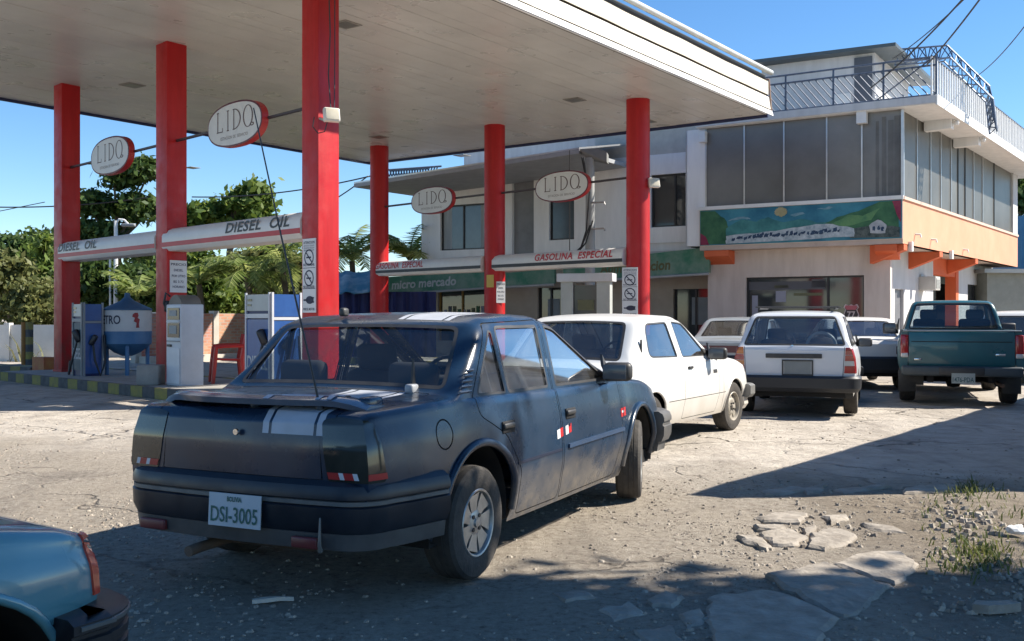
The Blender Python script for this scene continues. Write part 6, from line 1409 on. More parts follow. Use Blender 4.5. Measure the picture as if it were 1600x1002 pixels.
cuts += panelcuts(reardoor, 'side', 'rear_door', 0.03, id='rdoor') + panelcuts(frontdoor, 'side', 'front_door', 0.03, id='fdoor')
cuts += windowcuts([(0.43, 0.915), (0.97, 0.913), (0.99, 1.285), (0.42, 1.283)], 'side', 'rdoor', [0.03, 0.03, 0.03, 0.05], id='rwin')
cuts += windowcuts([(0.07, 0.925), (0.40, 0.917), (0.385, 1.255), (0.35, 1.262)], 'side', 'rdoor', [0.05, 0.02, 0.02, 0.02], 0.012, name='quarter_window', id='qwin')
cuts += windowcuts([(1.08, 0.912), (2.02, 0.905), (1.92, 0.945), (1.25, 1.268), (1.10, 1.287)], 'side', 'fdoor', [0.03, 0.02, 0.02, 0.05, 0.03], id='fwin')
cuts += windowcuts([(-0.10, -0.66), (-0.10, 0.66), (0.24, 0.565), (0.24, -0.565)], 'top', None, 0.05, 0.02, 'glass_rear', 'rear_window', id='bwin')
cuts += windowcuts([(1.30, -0.55), (1.30, 0.55), (2.00, 0.67), (2.00, -0.67)], 'top', None, 0.05, 0.02, 'glass_rear', 'windscreen', id='wwin')
# boot lid on top and down the back
cuts += panelcuts([(-0.135, -0.60), (-0.135, 0.60), (-1.0, 0.50), (-1.0, -0.50)], 'top', 'boot_lid', 0.02, 0.005, id='boot')
cuts += [dict(name='seam', poly=[(-0.47, 0.60), (0.47, 0.60), (0.44, 0.893), (-0.44, 0.893)], on='rear', kind='gap', mat='gap', xr=(-1.2, -0.77)), dict(name='boot_panel', poly=[(-0.464, 0.607), (0.464, 0.607), (0.434, 1.0), (-0.434, 1.0)], on='rear', mat='paint', id='bootp', xr=(-1.2, -0.80))]
for y0, y1 in ((-0.415, -0.185), (-0.465, -0.43), (-0.17, -0.135)):
    cuts.append(dict(name='stripe', poly=[(-0.83, y0), (-0.83, y1), (-0.15, y1), (-0.15, y0)], on='top', mat=M_STRP, off=0.0015, par='boot'))
    cuts.append(dict(name='stripe', poly=[(0.30, y0), (0.30, y1), (1.27, y1), (1.27, y0)], on='top', mat=M_STRP, off=0.0015))
    cuts.append(dict(name='stripe', poly=[(y0, 0.80), (y1, 0.80), (y1, 0.905), (y0, 0.905)], on='rear', mat=M_STRP, off=0.0015, par='bootp'))
# tail lamps: smoked lens wrapping the corner, reflective tape along the foot
tl = [(-0.72, 0.60), (-0.50, 0.60), (-0.48, 0.70), (-0.455, 0.87), (-0.54, 0.885), (-0.72, 0.865)]
for sg in (1, -1):
    cuts.append(dict(name='tail_lamp', poly=rpoly([(sg*x, z) for x, z in tl], 0.02), on='rear', mat=M_SMOK, off=0.004, th=0.01, id='tl%d' % sg, xr=(-1, -0.80)))
    xs_ = [-0.655, -0.632, -0.585, -0.562, -0.505]
    for i in range(4): cuts.append(dict(name='reflective_tape', poly=[(sg*xs_[i], 0.612), (sg*xs_[i+1], 0.612), (sg*(xs_[i+1]+0.010), 0.642), (sg*(xs_[i]+0.010), 0.642)], on='rear', mat=M_TRED if i % 2 else M_TWHI, off=0.007, par='tl%d' % sg, xr=(-1, -0.70)))
cuts.append(dict(name='tail_lamp_side', poly=rpoly([(-0.90, 0.60), (-0.745, 0.60), (-0.76, 0.74), (-0.78, 0.865), (-0.90, 0.865)], 0.02), on='side', mat=M_SMOK, off=0.004, th=0.01, id='tls'))
cuts.append(dict(name='reflective_tape', poly=[(-0.9, 0.612), (-0.74, 0.612), (-0.745, 0.64), (-0.9, 0.64)], on='side', mat=M_TRED, off=0.006, par='tls'))
# fuel flap ring, stickers, side strip
ring = [(-0.30+0.075*math.cos(a), 0.765+0.075*math.sin(a)) for a in [2*math.pi*i/20 for i in range(20)]]
cuts += [dict(name='seam', poly=ring, on='R', kind='gap', mat='gap'), dict(name='fuel_flap', poly=inset(ring, 0.008), on='R', mat='paint', id='flap')]
for i, x in enumerate((0.955, 1.00, 1.085, 1.135)): cuts.append(dict(name='sticker', poly=[(x, 0.61+0.006*i), (x+0.045, 0.615+0.006*i), (x+0.047, 0.668+0.006*i), (x+0.002, 0.663+0.006*i)], on='R', mat=M_TRED if i % 2 else M_TWHI, off=0.002))
cuts.append(dict(name='sticker', poly=[(2.10, 0.64), (2.20, 0.645), (2.20, 0.705), (2.10, 0.70)], on='R', mat=M_TRED, off=0.002)); cuts.append(dict(name='sticker', poly=[(2.115, 0.668), (2.16, 0.67), (2.16, 0.685), (2.115, 0.683)], on='R', mat=M_TWHI, off=0.004))
cuts.append(dict(name='side_moulding', poly=[(1.12, 0.54), (2.14, 0.545), (2.16, 0.57), (1.12, 0.565)], on='side', mat=mat('moulding_blue', (0.035, 0.06, 0.11), 0.35), off=0.012, th=0.014))
cuts.append(dict(name='side_moulding', poly=[(0.42, 0.53), (1.02, 0.535), (1.02, 0.552), (0.42, 0.547)], on='side', mat=mat('moulding_dark', (0.015, 0.02, 0.04), 0.4), off=0.004, th=0.006))
cuts += panelcuts([(2.04, 0.26), (2.09, 0.26), (2.155, 0.56), (2.155, 0.90), (2.14, 0.90), (2.14, 0.56)], 'side', 'wing_seam', 0.005, 0.002)
cuts.append(dict(name='arch', poly=archpoly(0.03, 0.315, 0.372), on='side', kind='delete', mat='paint')); cuts.append(dict(name='arch', poly=archpoly(2.574, 0.315, 0.375), on='side', kind='delete', mat='paint'))
# headlamps
for sg in (1, -1): cuts.append(dict(name='headlamp', poly=[(sg*0.42, 0.56), (sg*0.66, 0.56), (sg*0.66, 0.70), (sg*0.42, 0.70)], on='front', mat=M_CHR, off=0.003))
cuts.append(dict(name='grille', poly=[(-0.38, 0.57), (0.38, 0.57), (0.38, 0.69), (-0.38, 0.69)], on='front', mat=M_BLK, off=0.003))
HEAD = math.radians(25.6)
RAX = Vector((-0.893, 5.541, 0))
carm = dict(paint=M_BLUE, gap=M_GAPM, seal=M_BLK, glass=M_CGL, glass_rear=M_CGR)
t = sedan.run('sedan', 'worn dark blue four-door sedan with boot spoiler and white stripes, nearest to the camera', 'car', RAX, HEAD, cuts, carm)
arch_lip(sedan, t, 0.03, 0.315, 0.378, M_BLUE, 0.016, 0.022); arch_lip(sedan, t, 2.574, 0.315, 0.381, M_BLUE, 0.016, 0.022)
well(t, 0.03, 0.315, 0.378, 0.45, 0.76); well(t, 2.574, 0.315, 0.38, 0.45, 0.76); underbody(sedan, t, -0.36, 3.0, 0.22, 1.44); rbox('boot_floor', (-0.62, 0, 0.40), (0.5, 1.2, 0.1), M_GAPM, t, 0.02)
for sd in (-1, 1):
    wheel(t, 0, sd*0.715, 0.288, 0.175, 'turbine', sd); wheel(t, 2.574, sd*0.715, 0.288, 0.175, 'turbine', sd, math.radians(17))
bprof = [(-0.06, 0.60), (0.01, 0.605), (0.045, 0.585), (0.058, 0.555), (0.058, 0.528), (0.046, 0.522), (0.046, 0.497), (0.058, 0.490), (0.055, 0.42), (0.035, 0.375), (0.012, 0.37), (0.0, 0.30), (-0.06, 0.29)]
bp_ = mk_bumper(t, 'rear_bumper', -0.875, 0.79, True, bprof, M_BUMP, 0.52, 0.15, 0.05, 0.095)
M_BLINE = mat('bumper_line', (0.10, 0.10, 0.10), 0.5, col2=(0.2, 0.19, 0.17), scale=7)
mk_bumper(bp_, 'bumper_trim', -0.875, 0.79, True, [(0.047, 0.520), (0.053, 0.518), (0.053, 0.501), (0.047, 0.499)], M_BLINE, 0.51, 0.15, 0.05, 0.095)
mk_bumper(bp_, 'bumper_apron', -0.872, 0.787, True, [(0.014, 0.372), (0.040, 0.374), (0.030, 0.30), (0.004, 0.292)], mat('apron_grey', (0.05, 0.05, 0.05), 0.5, col2=(0.11, 0.105, 0.1), scale=5), 0.50, 0.15, 0.05, 0.095)
fb = mk_bumper(t, 'front_bumper', 3.40, 0.80, False, bprof, mat('bumper_front_grey', (0.06, 0.06, 0.06), 0.5, col2=(0.14, 0.13, 0.12), scale=5), 0.42, 0.22, 0.08)
plate(t, -0.954, -0.045, 0.45, 0.30, 0.150, -1, 'DSI-3005', 'BOLIVIA', mat('plate_white', (0.50, 0.54, 0.56), 0.45), mat('plate_green_ink', (0.012, 0.11, 0.085), 0.5), math.radians(3))
rbox('red_reflector', (-0.895, 0.50, 0.335), (0.03, 0.16, 0.05), mat('reflector_dull', (0.16, 0.03, 0.03), 0.4), t, 0.008); rbox('red_reflector', (-0.925, -0.42, 0.335), (0.03, 0.14, 0.05), mat('reflector_dull', (0.16, 0.03, 0.03), 0.4), t, 0.008)
mb = MB(); mb.tube([(-0.925, -0.50, 0.45), (-0.935, -0.505, 0.38), (-0.93, -0.50, 0.33), (-0.91, -0.49, 0.30)], [0.004, 0.006, 0.009, 0.013], 6); mb.build('broken_bracket', mat('bare_metal', (0.25, 0.24, 0.22), 0.6, metal=0.4), t, smooth=True, world=False)
mb = MB(); mb.tube([(-0.60, 0.25, 0.24), (-0.86, 0.25, 0.235), (-0.93, 0.25, 0.23)], 0.026, 10); mb.build('exhaust_pipe', M_RUST, t, smooth=True, world=False)
rbox('silencer', (-0.45, 0.1, 0.27), (0.35, 0.7, 0.14), M_RUST, t, 0.05)
# boot spoiler: a low wing on three feet
mb = MB(); wp = []
for i in range(21):
    y = -0.60+1.20*i/20; e = abs(y)/0.60; xb = -0.80+0.16*e*e*e; zt = 0.958-0.045*(max(0, e-0.70)/0.30)**2
    ch = 0.155
    wp.append([Vector((xb-0.075, y, zt-0.002)), Vector((xb-0.03, y, zt+0.012)), Vector((xb+ch*0.5, y, zt+0.006)), Vector((xb+ch, y, zt-0.028)), Vector((xb+ch*0.4, y, zt-0.034)), Vector((xb-0.06, y, zt-0.030))])
for q in wp: mb.v += q
for i in range(20):
    for j in range(6): mb.f.append((i*6+j, i*6+(j+1) % 6, (i+1)*6+(j+1) % 6, (i+1)*6+j)); mb.m.append(0)
mb.f.append(tuple(range(6))); mb.f.append(tuple(120+j for j in range(6))); mb.m += [0, 0]
spo = mb.build('spoiler', mat('spoiler_sky_sheen', (0.10, 0.12, 0.16), 0.25, col2=(0.17, 0.19, 0.23), scale=3, coat=0.5), t, smooth=True, world=False, auto=45)  # blue lightened to grey, painting the sky's reflection into the colour
mb = MB()
for y0, y1 in ((-0.415, -0.185), (-0.465, -0.43), (-0.17, -0.135)):
    a = -0.80+0.16*(abs(y0)/0.60)**3
    mb.add([(a-0.073, y0, 0.9590), (a-0.073, y1, 0.9590), (a-0.03, y1, 0.973), (a-0.03, y0, 0.973), (a+0.078, y1, 0.967), (a+0.078, y0, 0.967), (a+0.15, y1, 0.934), (a+0.15, y0, 0.934)], [(0, 1, 2, 3), (3, 2, 4, 5), (5, 4, 6, 7)])
mb.build('spoiler_stripe', M_STRP, spo, world=False)
for y in (-0.55, -0.02, 0.55):
    x = -0.76+0.16*(abs(y)/0.60)**3; rbox('spoiler_foot', (x+0.03, y, 0.930), (0.13, 0.05 if abs(y) < 0.1 else 0.07, 0.06), M_BLUE, spo, 0.015)
# boot lock, wiper, aerials, louvres, handles, mirrors
mb = MB(); mb.lathe([(0.001, 0), (0.014, 0), (0.016, 0.008)], 12, (-0.895, 0.0, 0.80), 'X'); mb.build('boot_lock', M_CHR, t, smooth=True, world=False)
mb = MB(); mb.tube([(-0.79, -0.40, 0.92), (-0.80, -0.36, 1.10), (-0.83, -0.20, 1.75), (-0.85, -0.07, 2.30)], [0.006, 0.005, 0.004, 0.003], 6); mb.lathe([(0.02, 0.0), (0.014, 0.03), (0.006, 0.04)], 10, (-0.79, -0.40, 0.915)); aer = mb.build('long_aerial', M_LETK, t, smooth=True, world=False)
mb = MB(); mb.prism([(-0.14, -0.475, 0.955), (-0.10, -0.475, 0.955), (-0.085, -0.47, 1.0), (-0.10, -0.47, 1.12), (-0.115, -0.47, 1.0)], (0, -0.012, 0)); mb.build('fin_aerial', M_LETK, t, world=False)
rbox('aerial_base', (-0.12, -0.48, 0.965), (0.07, 0.05, 0.05), mat('base_grey', (0.30, 0.31, 0.33), 0.5), t, 0.012)
rbox('roof_aerial_base', (0.33, 0.25, 1.36), (0.06, 0.04, 0.05), M_BLK, t, 0.014)
for i in range(5):
    z = 0.945+0.026*i; x0_, x1_ = -0.11+0.028*i, 0.01+0.018*i; y = -(sedan.side_y(0.0, z)+0.004)
    mb = MB(); mb.prism([(x0_, y, z), (x1_, y, z), (x1_, y-0.010, z+0.009), (x0_, y-0.010, z+0.009)], (0, 0.002, 0.007)); mb.build('pillar_louvre', mat('louvre_grey', (0.16, 0.18, 0.22), 0.3, metal=0.4), t, world=False)
for sd in (-1, 1):
    for x, z, par in ((0.30, 0.745, 'rdoor'), (1.16, 0.745, 'fdoor')):
        y = sd*sedan.side_y(x, z); dd = sedan.parts[(par, 'R' if sd < 0 else 'L')]
        rbox('handle_recess', (x+0.02, y, z), (0.15, 0.012, 0.065), M_GAPM, dd, 0.02); rbox('door_handle', (x+0.01, y+sd*0.010, z+0.008), (0.13, 0.02, 0.03), M_BLK, dd, 0.01)
    mb = MB(); mb.lathe([(0.001, 0.004*sd), (0.012, 0.004*sd), (0.012, 0)], 10, (1.15, sd*sedan.side_y(1.15, 0.68), 0.68), 'Y'); mb.build('door_lock', M_CHR, t, world=False)
    mirror(t, 1.90, sd*0.775, 0.965, sd, M_BLK, 0.19, 0.125)
seats(t, 1.25, 0.28, 0.30); rbox('dashboard', (1.95, 0, 0.80), (0.38, 1.38, 0.22), M_BLK, t, 0.05); steering(t, 1.72, 0.36, 0.88)
rbox('parcel_shelf', (0.02, 0, 0.90), (0.40, 1.22, 0.03), M_SEAT, t, 0.01)
for y in (-0.36, 0.36): rbox('rear_headrest', (0.10, y, 1.0), (0.09, 0.30, 0.18), M_SEAT, t, 0.05)

# ------------------------------------------------------------------ 2. white two-door hatchback
def white_paint(name, c=(0.66, 0.65, 0.62), dirt=0.5):
    m, n, l, o, b = _nt(name); tc = n.new('ShaderNodeTexCoord'); sx = n.new('ShaderNodeSeparateXYZ'); l.new(tc.outputs['Object'], sx.inputs[0])
    k = n.new('ShaderNodeTexNoise'); k.inputs['Scale'].default_value = 3; k.inputs['Detail'].default_value = 7; l.new(tc.outputs['Object'], k.inputs['Vector'])
    ad = n.new('ShaderNodeMath'); ad.operation = 'MULTIPLY_ADD'; ad.inputs[1].default_value = -0.5; l.new(k.outputs['Fac'], ad.inputs[0]); l.new(sx.outputs['Z'], ad.inputs[2])
    mr = n.new('ShaderNodeMapRange'); mr.inputs[1].default_value = 0.36; mr.inputs[2].default_value = 0.0; mr.inputs[3].default_value = 0.0; mr.inputs[4].default_value = dirt; l.new(ad.outputs[0], mr.inputs[0])
    mx = n.new('ShaderNodeMix'); mx.data_type = 'RGBA'; l.new(mr.outputs[0], mx.inputs[0]); mx.inputs[6].default_value = rgb(c); mx.inputs[7].default_value = (0.36, 0.30, 0.22, 1); l.new(mx.outputs[2], b.inputs['Base Color'])
    b.inputs['Roughness'].default_value = 0.35; b.inputs['Coat Weight'].default_value = 0.4; return m
M_WCAR = white_paint('car_white'); M_WCAR2 = white_paint('car_white_grey', (0.58, 0.60, 0.63), 0.4)
M_LRED = mat('lamp_red', (0.30, 0.012, 0.012), 0.15, coat=0.5, var=0.25, scale=12); M_LORA = mat('lamp_amber', (0.50, 0.16, 0.03), 0.2, coat=0.4); M_LWHI = mat('lamp_clear', (0.5, 0.5, 0.48), 0.15, coat=0.5); M_CGD = glass('car_glass_dark', (0.34, 0.38, 0.42), 0.07, 1.2, 0.03, 0.05); M_CGS = glass('car_glass_side', (0.50, 0.55, 0.58), 0.12, 1.5, 0.03, 0.05)
hatch = Car(dict(x0=-0.62, x1=3.12, step=0.03,
    top=[(-0.64, 0.80), (-0.58, 0.85), (-0.40, 0.90), (-0.02, 1.30), (0.12, 1.345), (0.5, 1.37), (0.95, 1.36), (1.15, 1.31), (1.80, 0.94), (2.0, 0.92), (2.7, 0.84), (3.05, 0.75), (3.14, 0.70)],
    wid=[(-0.64, 0.70), (-0.6, 0.74), (-0.45, 0.775), (0.2, 0.80), (1.8, 0.80), (2.6, 0.79), (2.95, 0.75), (3.14, 0.66)],
    belt=[(-0.7, 0.82), (0.0, 0.90), (1.8, 0.875), (3.2, 0.70)], sill=[(-0.7, 0.38), (-0.3, 0.24), (2.6, 0.24), (2.8, 0.34), (3.2, 0.36)], k=0.28, bulge_f=0.06))
cuts = panelcuts([(0.78, 0.27), (1.78, 0.27), (1.84, 0.5), (1.84, 0.86), (1.74, 0.93), (1.12, 1.30), (0.72, 1.31), (0.80, 0.9)], 'side', 'door', 0.03, id='door')
cuts += windowcuts([(0.88, 0.91), (1.58, 0.905), (1.52, 0.98), (1.10, 1.27), (0.80, 1.29)], 'side', 'door', 0.04, 0.012, 'glass_side', id='w1') + windowcuts([(0.02, 0.93), (0.75, 0.915), (0.66, 1.285), (0.10, 1.27)], 'side', None, [0.1, 0.03, 0.04, 0.1], 0.016, 'glass_side', 'quarter_window', id='w2')
cuts += windowcuts([(-0.385, -0.60), (-0.385, 0.60), (-0.01, 0.50), (-0.01, -0.50)], 'top', None, 0.07, 0.025, 'glass', 'rear_window', id='w3') + windowcuts([(1.16, -0.50), (1.16, 0.50), (1.76, 0.62), (1.76, -0.62)], 'top', None, 0.05, 0.02, 'glass', 'windscreen', id='w4')
cuts += [dict(name='arch', poly=archpoly(0, 0.28, 0.325), on='side', kind='delete', mat='paint'), dict(name='arch', poly=archpoly(2.40, 0.28, 0.335), on='side', kind='delete', mat='paint')]
cuts.append(dict(name='crease', poly=[(0.35, 0.475), (2.05, 0.475), (2.05, 0.482), (0.35, 0.482)], on='side', kind='gap', mat='gap'))
cuts.append(dict(name='mirror_triangle', poly=[(1.50, 0.99), (1.60, 0.90), (1.85, 0.84), (1.76, 0.94)], on='side', mat=M_BLK, off=0.004))
cuts.append(dict(name='badge', poly=[(1.66, 0.71), (1.78, 0.71), (1.78, 0.75), (1.66, 0.75)], on='side', mat=M_BLK, off=0.003))
cuts.append(dict(name='side_lamp', poly=[(2.93, 0.56), (3.08, 0.56), (3.08, 0.68), (2.90, 0.70)], on='side', mat=M_LWHI, off=0.003)); cuts.append(dict(name='seam', poly=[(1.98, 0.3), (1.986, 0.3), (1.986, 0.86), (1.98, 0.86)], on='side', kind='gap', mat='gap'))
for sg in (1, -1): cuts.append(dict(name='tail_lamp', poly=[(sg*0.50, 0.55), (sg*0.74, 0.55), (sg*0.74, 0.74), (sg*0.50, 0.74)], on='rear', mat=M_LRED, off=0.004, xr=(-1, -0.5))); cuts.append(dict(name='headlamp', poly=[(sg*0.36, 0.52), (sg*0.64, 0.52), (sg*0.64, 0.67), (sg*0.36, 0.67)], on='front', mat=M_CHR, off=0.003))
cuts.append(dict(name='grille', poly=[(-0.33, 0.53), (0.33, 0.53), (0.33, 0.66), (-0.33, 0.66)], on='front', mat=M_BLK, off=0.003))
th = math.radians(31); hd = Vector((math.sin(th), math.cos(th), 0)); rt = Vector((math.cos(th), -math.sin(th), 0))
pos = Vector((2.60, 12.05, 0))-hd*2.40-rt*0.76
t = hatch.run('hatchback', 'white two-door hatchback with black rear window frame queuing ahead of the dark sedan', 'car', pos, th, cuts, dict(paint=M_WCAR, gap=M_GAPM, seal=M_BLK, glass=M_CGD, glass_side=M_CGS))
well(t, 0, 0.28, 0.33, 0.45, 0.74); well(t, 2.40, 0.28, 0.34, 0.45, 0.74); underbody(hatch, t, -0.5, 3.0, 0.24, 1.4); arch_lip(hatch, t, 0, 0.28, 0.328, M_WCAR, 0.006, 0.012); arch_lip(hatch, t, 2.40, 0.28, 0.338, M_WCAR, 0.006, 0.012)
for sd in (-1, 1):
    wheel(t, 0, sd*0.69, 0.285, 0.165, 'steel', sd, 0, M_RIMD, 8); wheel(t, 2.40, sd*0.69, 0.285, 0.165, 'steel', sd, math.radians(-4), M_RIMD, 8)
    mirror(t, 1.62, sd*0.755, 0.93, sd, M_BLK, 0.2, 0.13); rbox('door_handle', (0.98, sd*(hatch.side_y(0.98, 0.80)+0.008), 0.80), (0.12, 0.02, 0.03), M_BLK, t, 0.008)
    rbox('pillar_vent', (-0.10, sd*(hatch.side_y(-0.06, 1.03)+0.002), 1.03), (0.035, 0.014, 0.17), M_BLK, t, 0.006)
bq = [(-0.05, 0.52), (0.02, 0.52), (0.05, 0.50), (0.05, 0.40), (0.02, 0.36), (-0.05, 0.36)]
mk_bumper(t, 'rear_bumper', -0.66, 0.765, True, bq, M_BLK, 0.3, 0.14, 0.04); mk_bumper(t, 'front_bumper', 3.18, 0.775, False, bq, mat('bumper_grey', (0.16, 0.16, 0.155), 0.5), 0.32, 0.15, 0.05)
mk_bumper(t, 'front_apron', 3.12, 0.75, False, [(-0.05, 0.37), (0.0, 0.37), (0.01, 0.28), (-0.03, 0.22), (-0.05, 0.22)], M_WCAR, 0.3, 0.15, 0.05)
plate(t, -0.72, 0, 0.62, 0.33, 0.15, -1, '1092-KLB', None, mat('plate_white', (0.50, 0.54, 0.56), 0.45), mat('plate_green', (0.01, 0.07, 0.08), 0.5)); seats(t, 1.15, 0.22, 0.28); rbox('dashboard', (1.72, 0, 0.78), (0.32, 1.3, 0.2), M_BLK, t, 0.05); steering(t, 1.52, 0.34, 0.88)

# ------------------------------------------------------------------ 3. white estate car seen from behind
wag = Car(dict(x0=-0.82, x1=3.2, step=0.035, tsig=0.03,
    top=[(-0.84, 0.93), (-0.80, 0.95), (-0.56, 1.36), (-0.45, 1.40), (0.2, 1.425), (0.9, 1.41), (1.15, 1.36), (1.9, 0.95), (2.1, 0.93), (3.1, 0.80), (3.22, 0.74)],
    wid=[(-0.84, 0.755), (-0.78, 0.785), (-0.4, 0.80), (1.8, 0.81), (2.7, 0.79), (3.05, 0.75), (3.22, 0.66)],
    belt=[(-0.9, 0.92), (0.0, 0.92), (1.9, 0.89), (3.2, 0.74)], sill=[(-0.9, 0.38), (-0.5, 0.36), (-0.3, 0.24), (2.6, 0.24), (3.2, 0.34)], k=0.30, bulge_r=0.03, capdiv=24))
cuts = windowcuts([(0.10, 0.935), (0.78, 0.93), (0.76, 1.34), (0.10, 1.34)], 'side', None, 0.03, 0.012, 'glass_side', id='a') + windowcuts([(0.86, 0.93), (1.72, 0.915), (1.10, 1.32), (0.84, 1.33)], 'side', None, 0.03, 0.012, 'glass_side', id='b') + windowcuts([(-0.66, 0.945), (0.02, 0.935), (0.02, 1.34), (-0.46, 1.34)], 'side', None, 0.03, 0.012, 'glass_side', 'rear_side_window', id='c')
cuts += windowcuts([(-0.66, 0.955), (0.66, 0.955), (0.52, 1.345), (-0.52, 1.345)], 'rear', None, 0.05, 0.022, 'glass', 'tailgate_window', id='d') + windowcuts([(1.22, -0.53), (1.22, 0.53), (1.86, 0.64), (1.86, -0.64)], 'top', None, 0.05, 0.02, 'glass', 'windscreen', id='e')
cuts += [dict(name='seam', poly=[(-0.62, 0.475), (0.62, 0.475), (0.645, 0.94), (0.638, 0.94), (0.612, 0.482), (-0.612, 0.482), (-0.638, 0.94), (-0.645, 0.94)], on='rear', kind='gap', mat='gap')]
cuts.append(dict(name='tailgate_strip', poly=rpoly([(-0.36, 0.79), (0.36, 0.79), (0.36, 0.85), (-0.36, 0.85)], 0.01), on='rear', mat=M_BLK, off=0.012, th=0.012))
for sg in (1, -1):
    for z0_, z1_, m_ in ((0.60, 0.695, M_LRED), (0.70, 0.755, M_LWHI if sg < 0 else M_LORA), (0.76, 0.835, M_LRED), (0.84, 0.93, M_LORA if sg > 0 else M_LRED)): cuts.append(dict(name='tail_lamp', poly=[(sg*(0.635+0.06*(z0_-0.6)), z0_), (sg*0.79, z0_), (sg*0.79, z1_), (sg*(0.635+0.06*(z1_-0.6)), z1_)], on='rear', mat=m_, off=0.006, th=0.01, xr=(-1, -0.76)))
cuts += [dict(name='lamp_side', poly=[(-0.86, 0.60), (-0.75, 0.60), (-0.75, 0.93), (-0.86, 0.93)], on='side', mat=M_LRED, off=0.005)]
cuts += [dict(name='arch', poly=archpoly(0, 0.30, 0.33), on='side', kind='delete', mat='paint'), dict(name='arch', poly=archpoly(2.45, 0.30, 0.34), on='side', kind='delete', mat='paint')]
for sg in (1, -1): cuts.append(dict(name='headlamp', poly=[(sg*0.40, 0.56), (sg*0.66, 0.56), (sg*0.66, 0.70), (sg*0.40, 0.70)], on='front', mat=M_CHR, off=0.003))
def place(rear_u, rear_Y, th, back):      # rear centre given by pixel column and depth -> rear-axle point
    r_ = Vector(((rear_u-800)/FPX*rear_Y, rear_Y, 0)); return r_+Vector((math.sin(th), math.cos(th), 0))*back
th = math.radians(19.5); t = wag.run('estate_car', 'white estate car with black tailgate strip, seen from behind ahead of the hatchback', 'car', place(1240, 13.55, th, 0.84), th, cuts, dict(paint=M_WCAR2, gap=M_GAPM, seal=M_BLK, glass=glass('car_glass_tailgate', (0.55, 0.62, 0.66), 0.10, 1.3, 0.03, 0.06), glass_side=M_CGS))
well(t, 0, 0.30, 0.335, 0.45, 0.74); well(t, 2.45, 0.30, 0.345, 0.45, 0.74); underbody(wag, t, -0.7, 3.1, 0.27, 1.3)
for sd in (-1, 1):
    wheel(t, 0, sd*0.70, 0.29, 0.175, 'steel', sd, 0, M_RIMD, 8); wheel(t, 2.45, sd*0.70, 0.29, 0.175, 'steel', sd, 0, M_RIMD, 8); mirror(t, 1.66, sd*0.775, 0.95, sd, M_BLK)
mk_bumper(t, 'rear_bumper', -0.87, 0.80, True, [(-0.05, 0.56), (0.02, 0.56), (0.05, 0.53), (0.045, 0.40), (0.01, 0.35), (-0.05, 0.34)], mat('bumper_black', (0.02, 0.022, 0.026), 0.5), 0.48, 0.14, 0.03); mk_bumper(t, 'front_bumper', 3.25, 0.79, False, bq, M_BLK, 0.4, 0.15, 0.05)
pl = plate(t, -0.855, -0.05, 0.665, 0.34, 0.17, -1, None, None, mat('plate_old', (0.20, 0.22, 0.22), 0.5), M_BLK)
mb = MB()
for a, b, c, d in ((-0.18, 0.18, 0.085, 0.105), (-0.18, 0.18, -0.105, -0.085), (-0.20, -0.18, -0.105, 0.105), (0.18, 0.20, -0.105, 0.105)): mb.box((-0.858, -0.05+(a+b)/2, 0.665+(c+d)/2), (0.012, b-a, d-c))
mb.build('plate_frame', M_BLK, pl, world=False)
mb = MB(); mb.lathe([(0.001, -0.02), (0.02, -0.018), (0.022, 0.0)], 10, (-0.80, 0.02, 0.945), 'X'); mb.build('tailgate_lock', M_CHR, t, smooth=True, world=False)
seats(t, 1.25, 0.25, 0.30); steering(t, 1.70, 0.36, 0.92, 0.2); rbox('dashboard', (1.9, 0, 0.82), (0.34, 1.36, 0.2), M_BLK, t, 0.05)
mb = MB(); c = Vector((-0.35, -0.33, 0.93)); mb.tube([c+Vector((0.0, 0.19*math.cos(a), 0.19*math.sin(a))) for a in [math.pi*i/14 for i in range(15)]], 0.022, 7); mb.build('speaker_ring', mat('ring_pale', (0.45, 0.47, 0.48), 0.4), t, smooth=True, world=False)
rbox('luggage', (-0.2, -0.33, 0.92), (0.3, 0.34, 0.28), M_SEAT, t, 0.1)
for y in (-0.5, 0.5):
    mb = MB(); mb.tube([(-0.3, y, 1.45), (0.9, y, 1.46)], 0.014, 6); mb.build('rack_rail', M_BLK, t, world=False)
for i in range(6):
    x = -0.3+0.24*i; mb = MB(); mb.tube([(x, -0.55, 1.47), (x, 0.55, 1.47)], 0.012, 5); mb.build('rack_bar', M_BLK, t, world=False)

# ------------------------------------------------------------------ 4. teal pickup
M_TEAL = mat('teal_paint', (0.006, 0.075, 0.095), 0.35, col2=(0.012, 0.10, 0.12), scale=2, coat=0.5, rvar=0.1); M_TEALD = mat('teal_dusty', (0.04, 0.085, 0.085), 0.6, col2=(0.10, 0.11, 0.10), scale=5)
cab = Car(dict(x0=1.02, x1=4.05, step=0.035, tsig=0.03,
    top=[(1.0, 1.20), (1.04, 1.22), (1.10, 1.58), (1.25, 1.62), (1.9, 1.625), (2.15, 1.58), (2.75, 1.14), (2.95, 1.10), (3.9, 0.98), (4.07, 0.90)],
    wid=[(1.0, 0.83), (1.05, 0.84), (2.6, 0.84), (3.7, 0.82), (4.07, 0.74)], belt=[(1.0, 1.06), (2.7, 1.04), (4.1, 0.90)], sill=[(1.0, 0.40), (4.1, 0.42)], k=0.28, bulge_r=0.03))
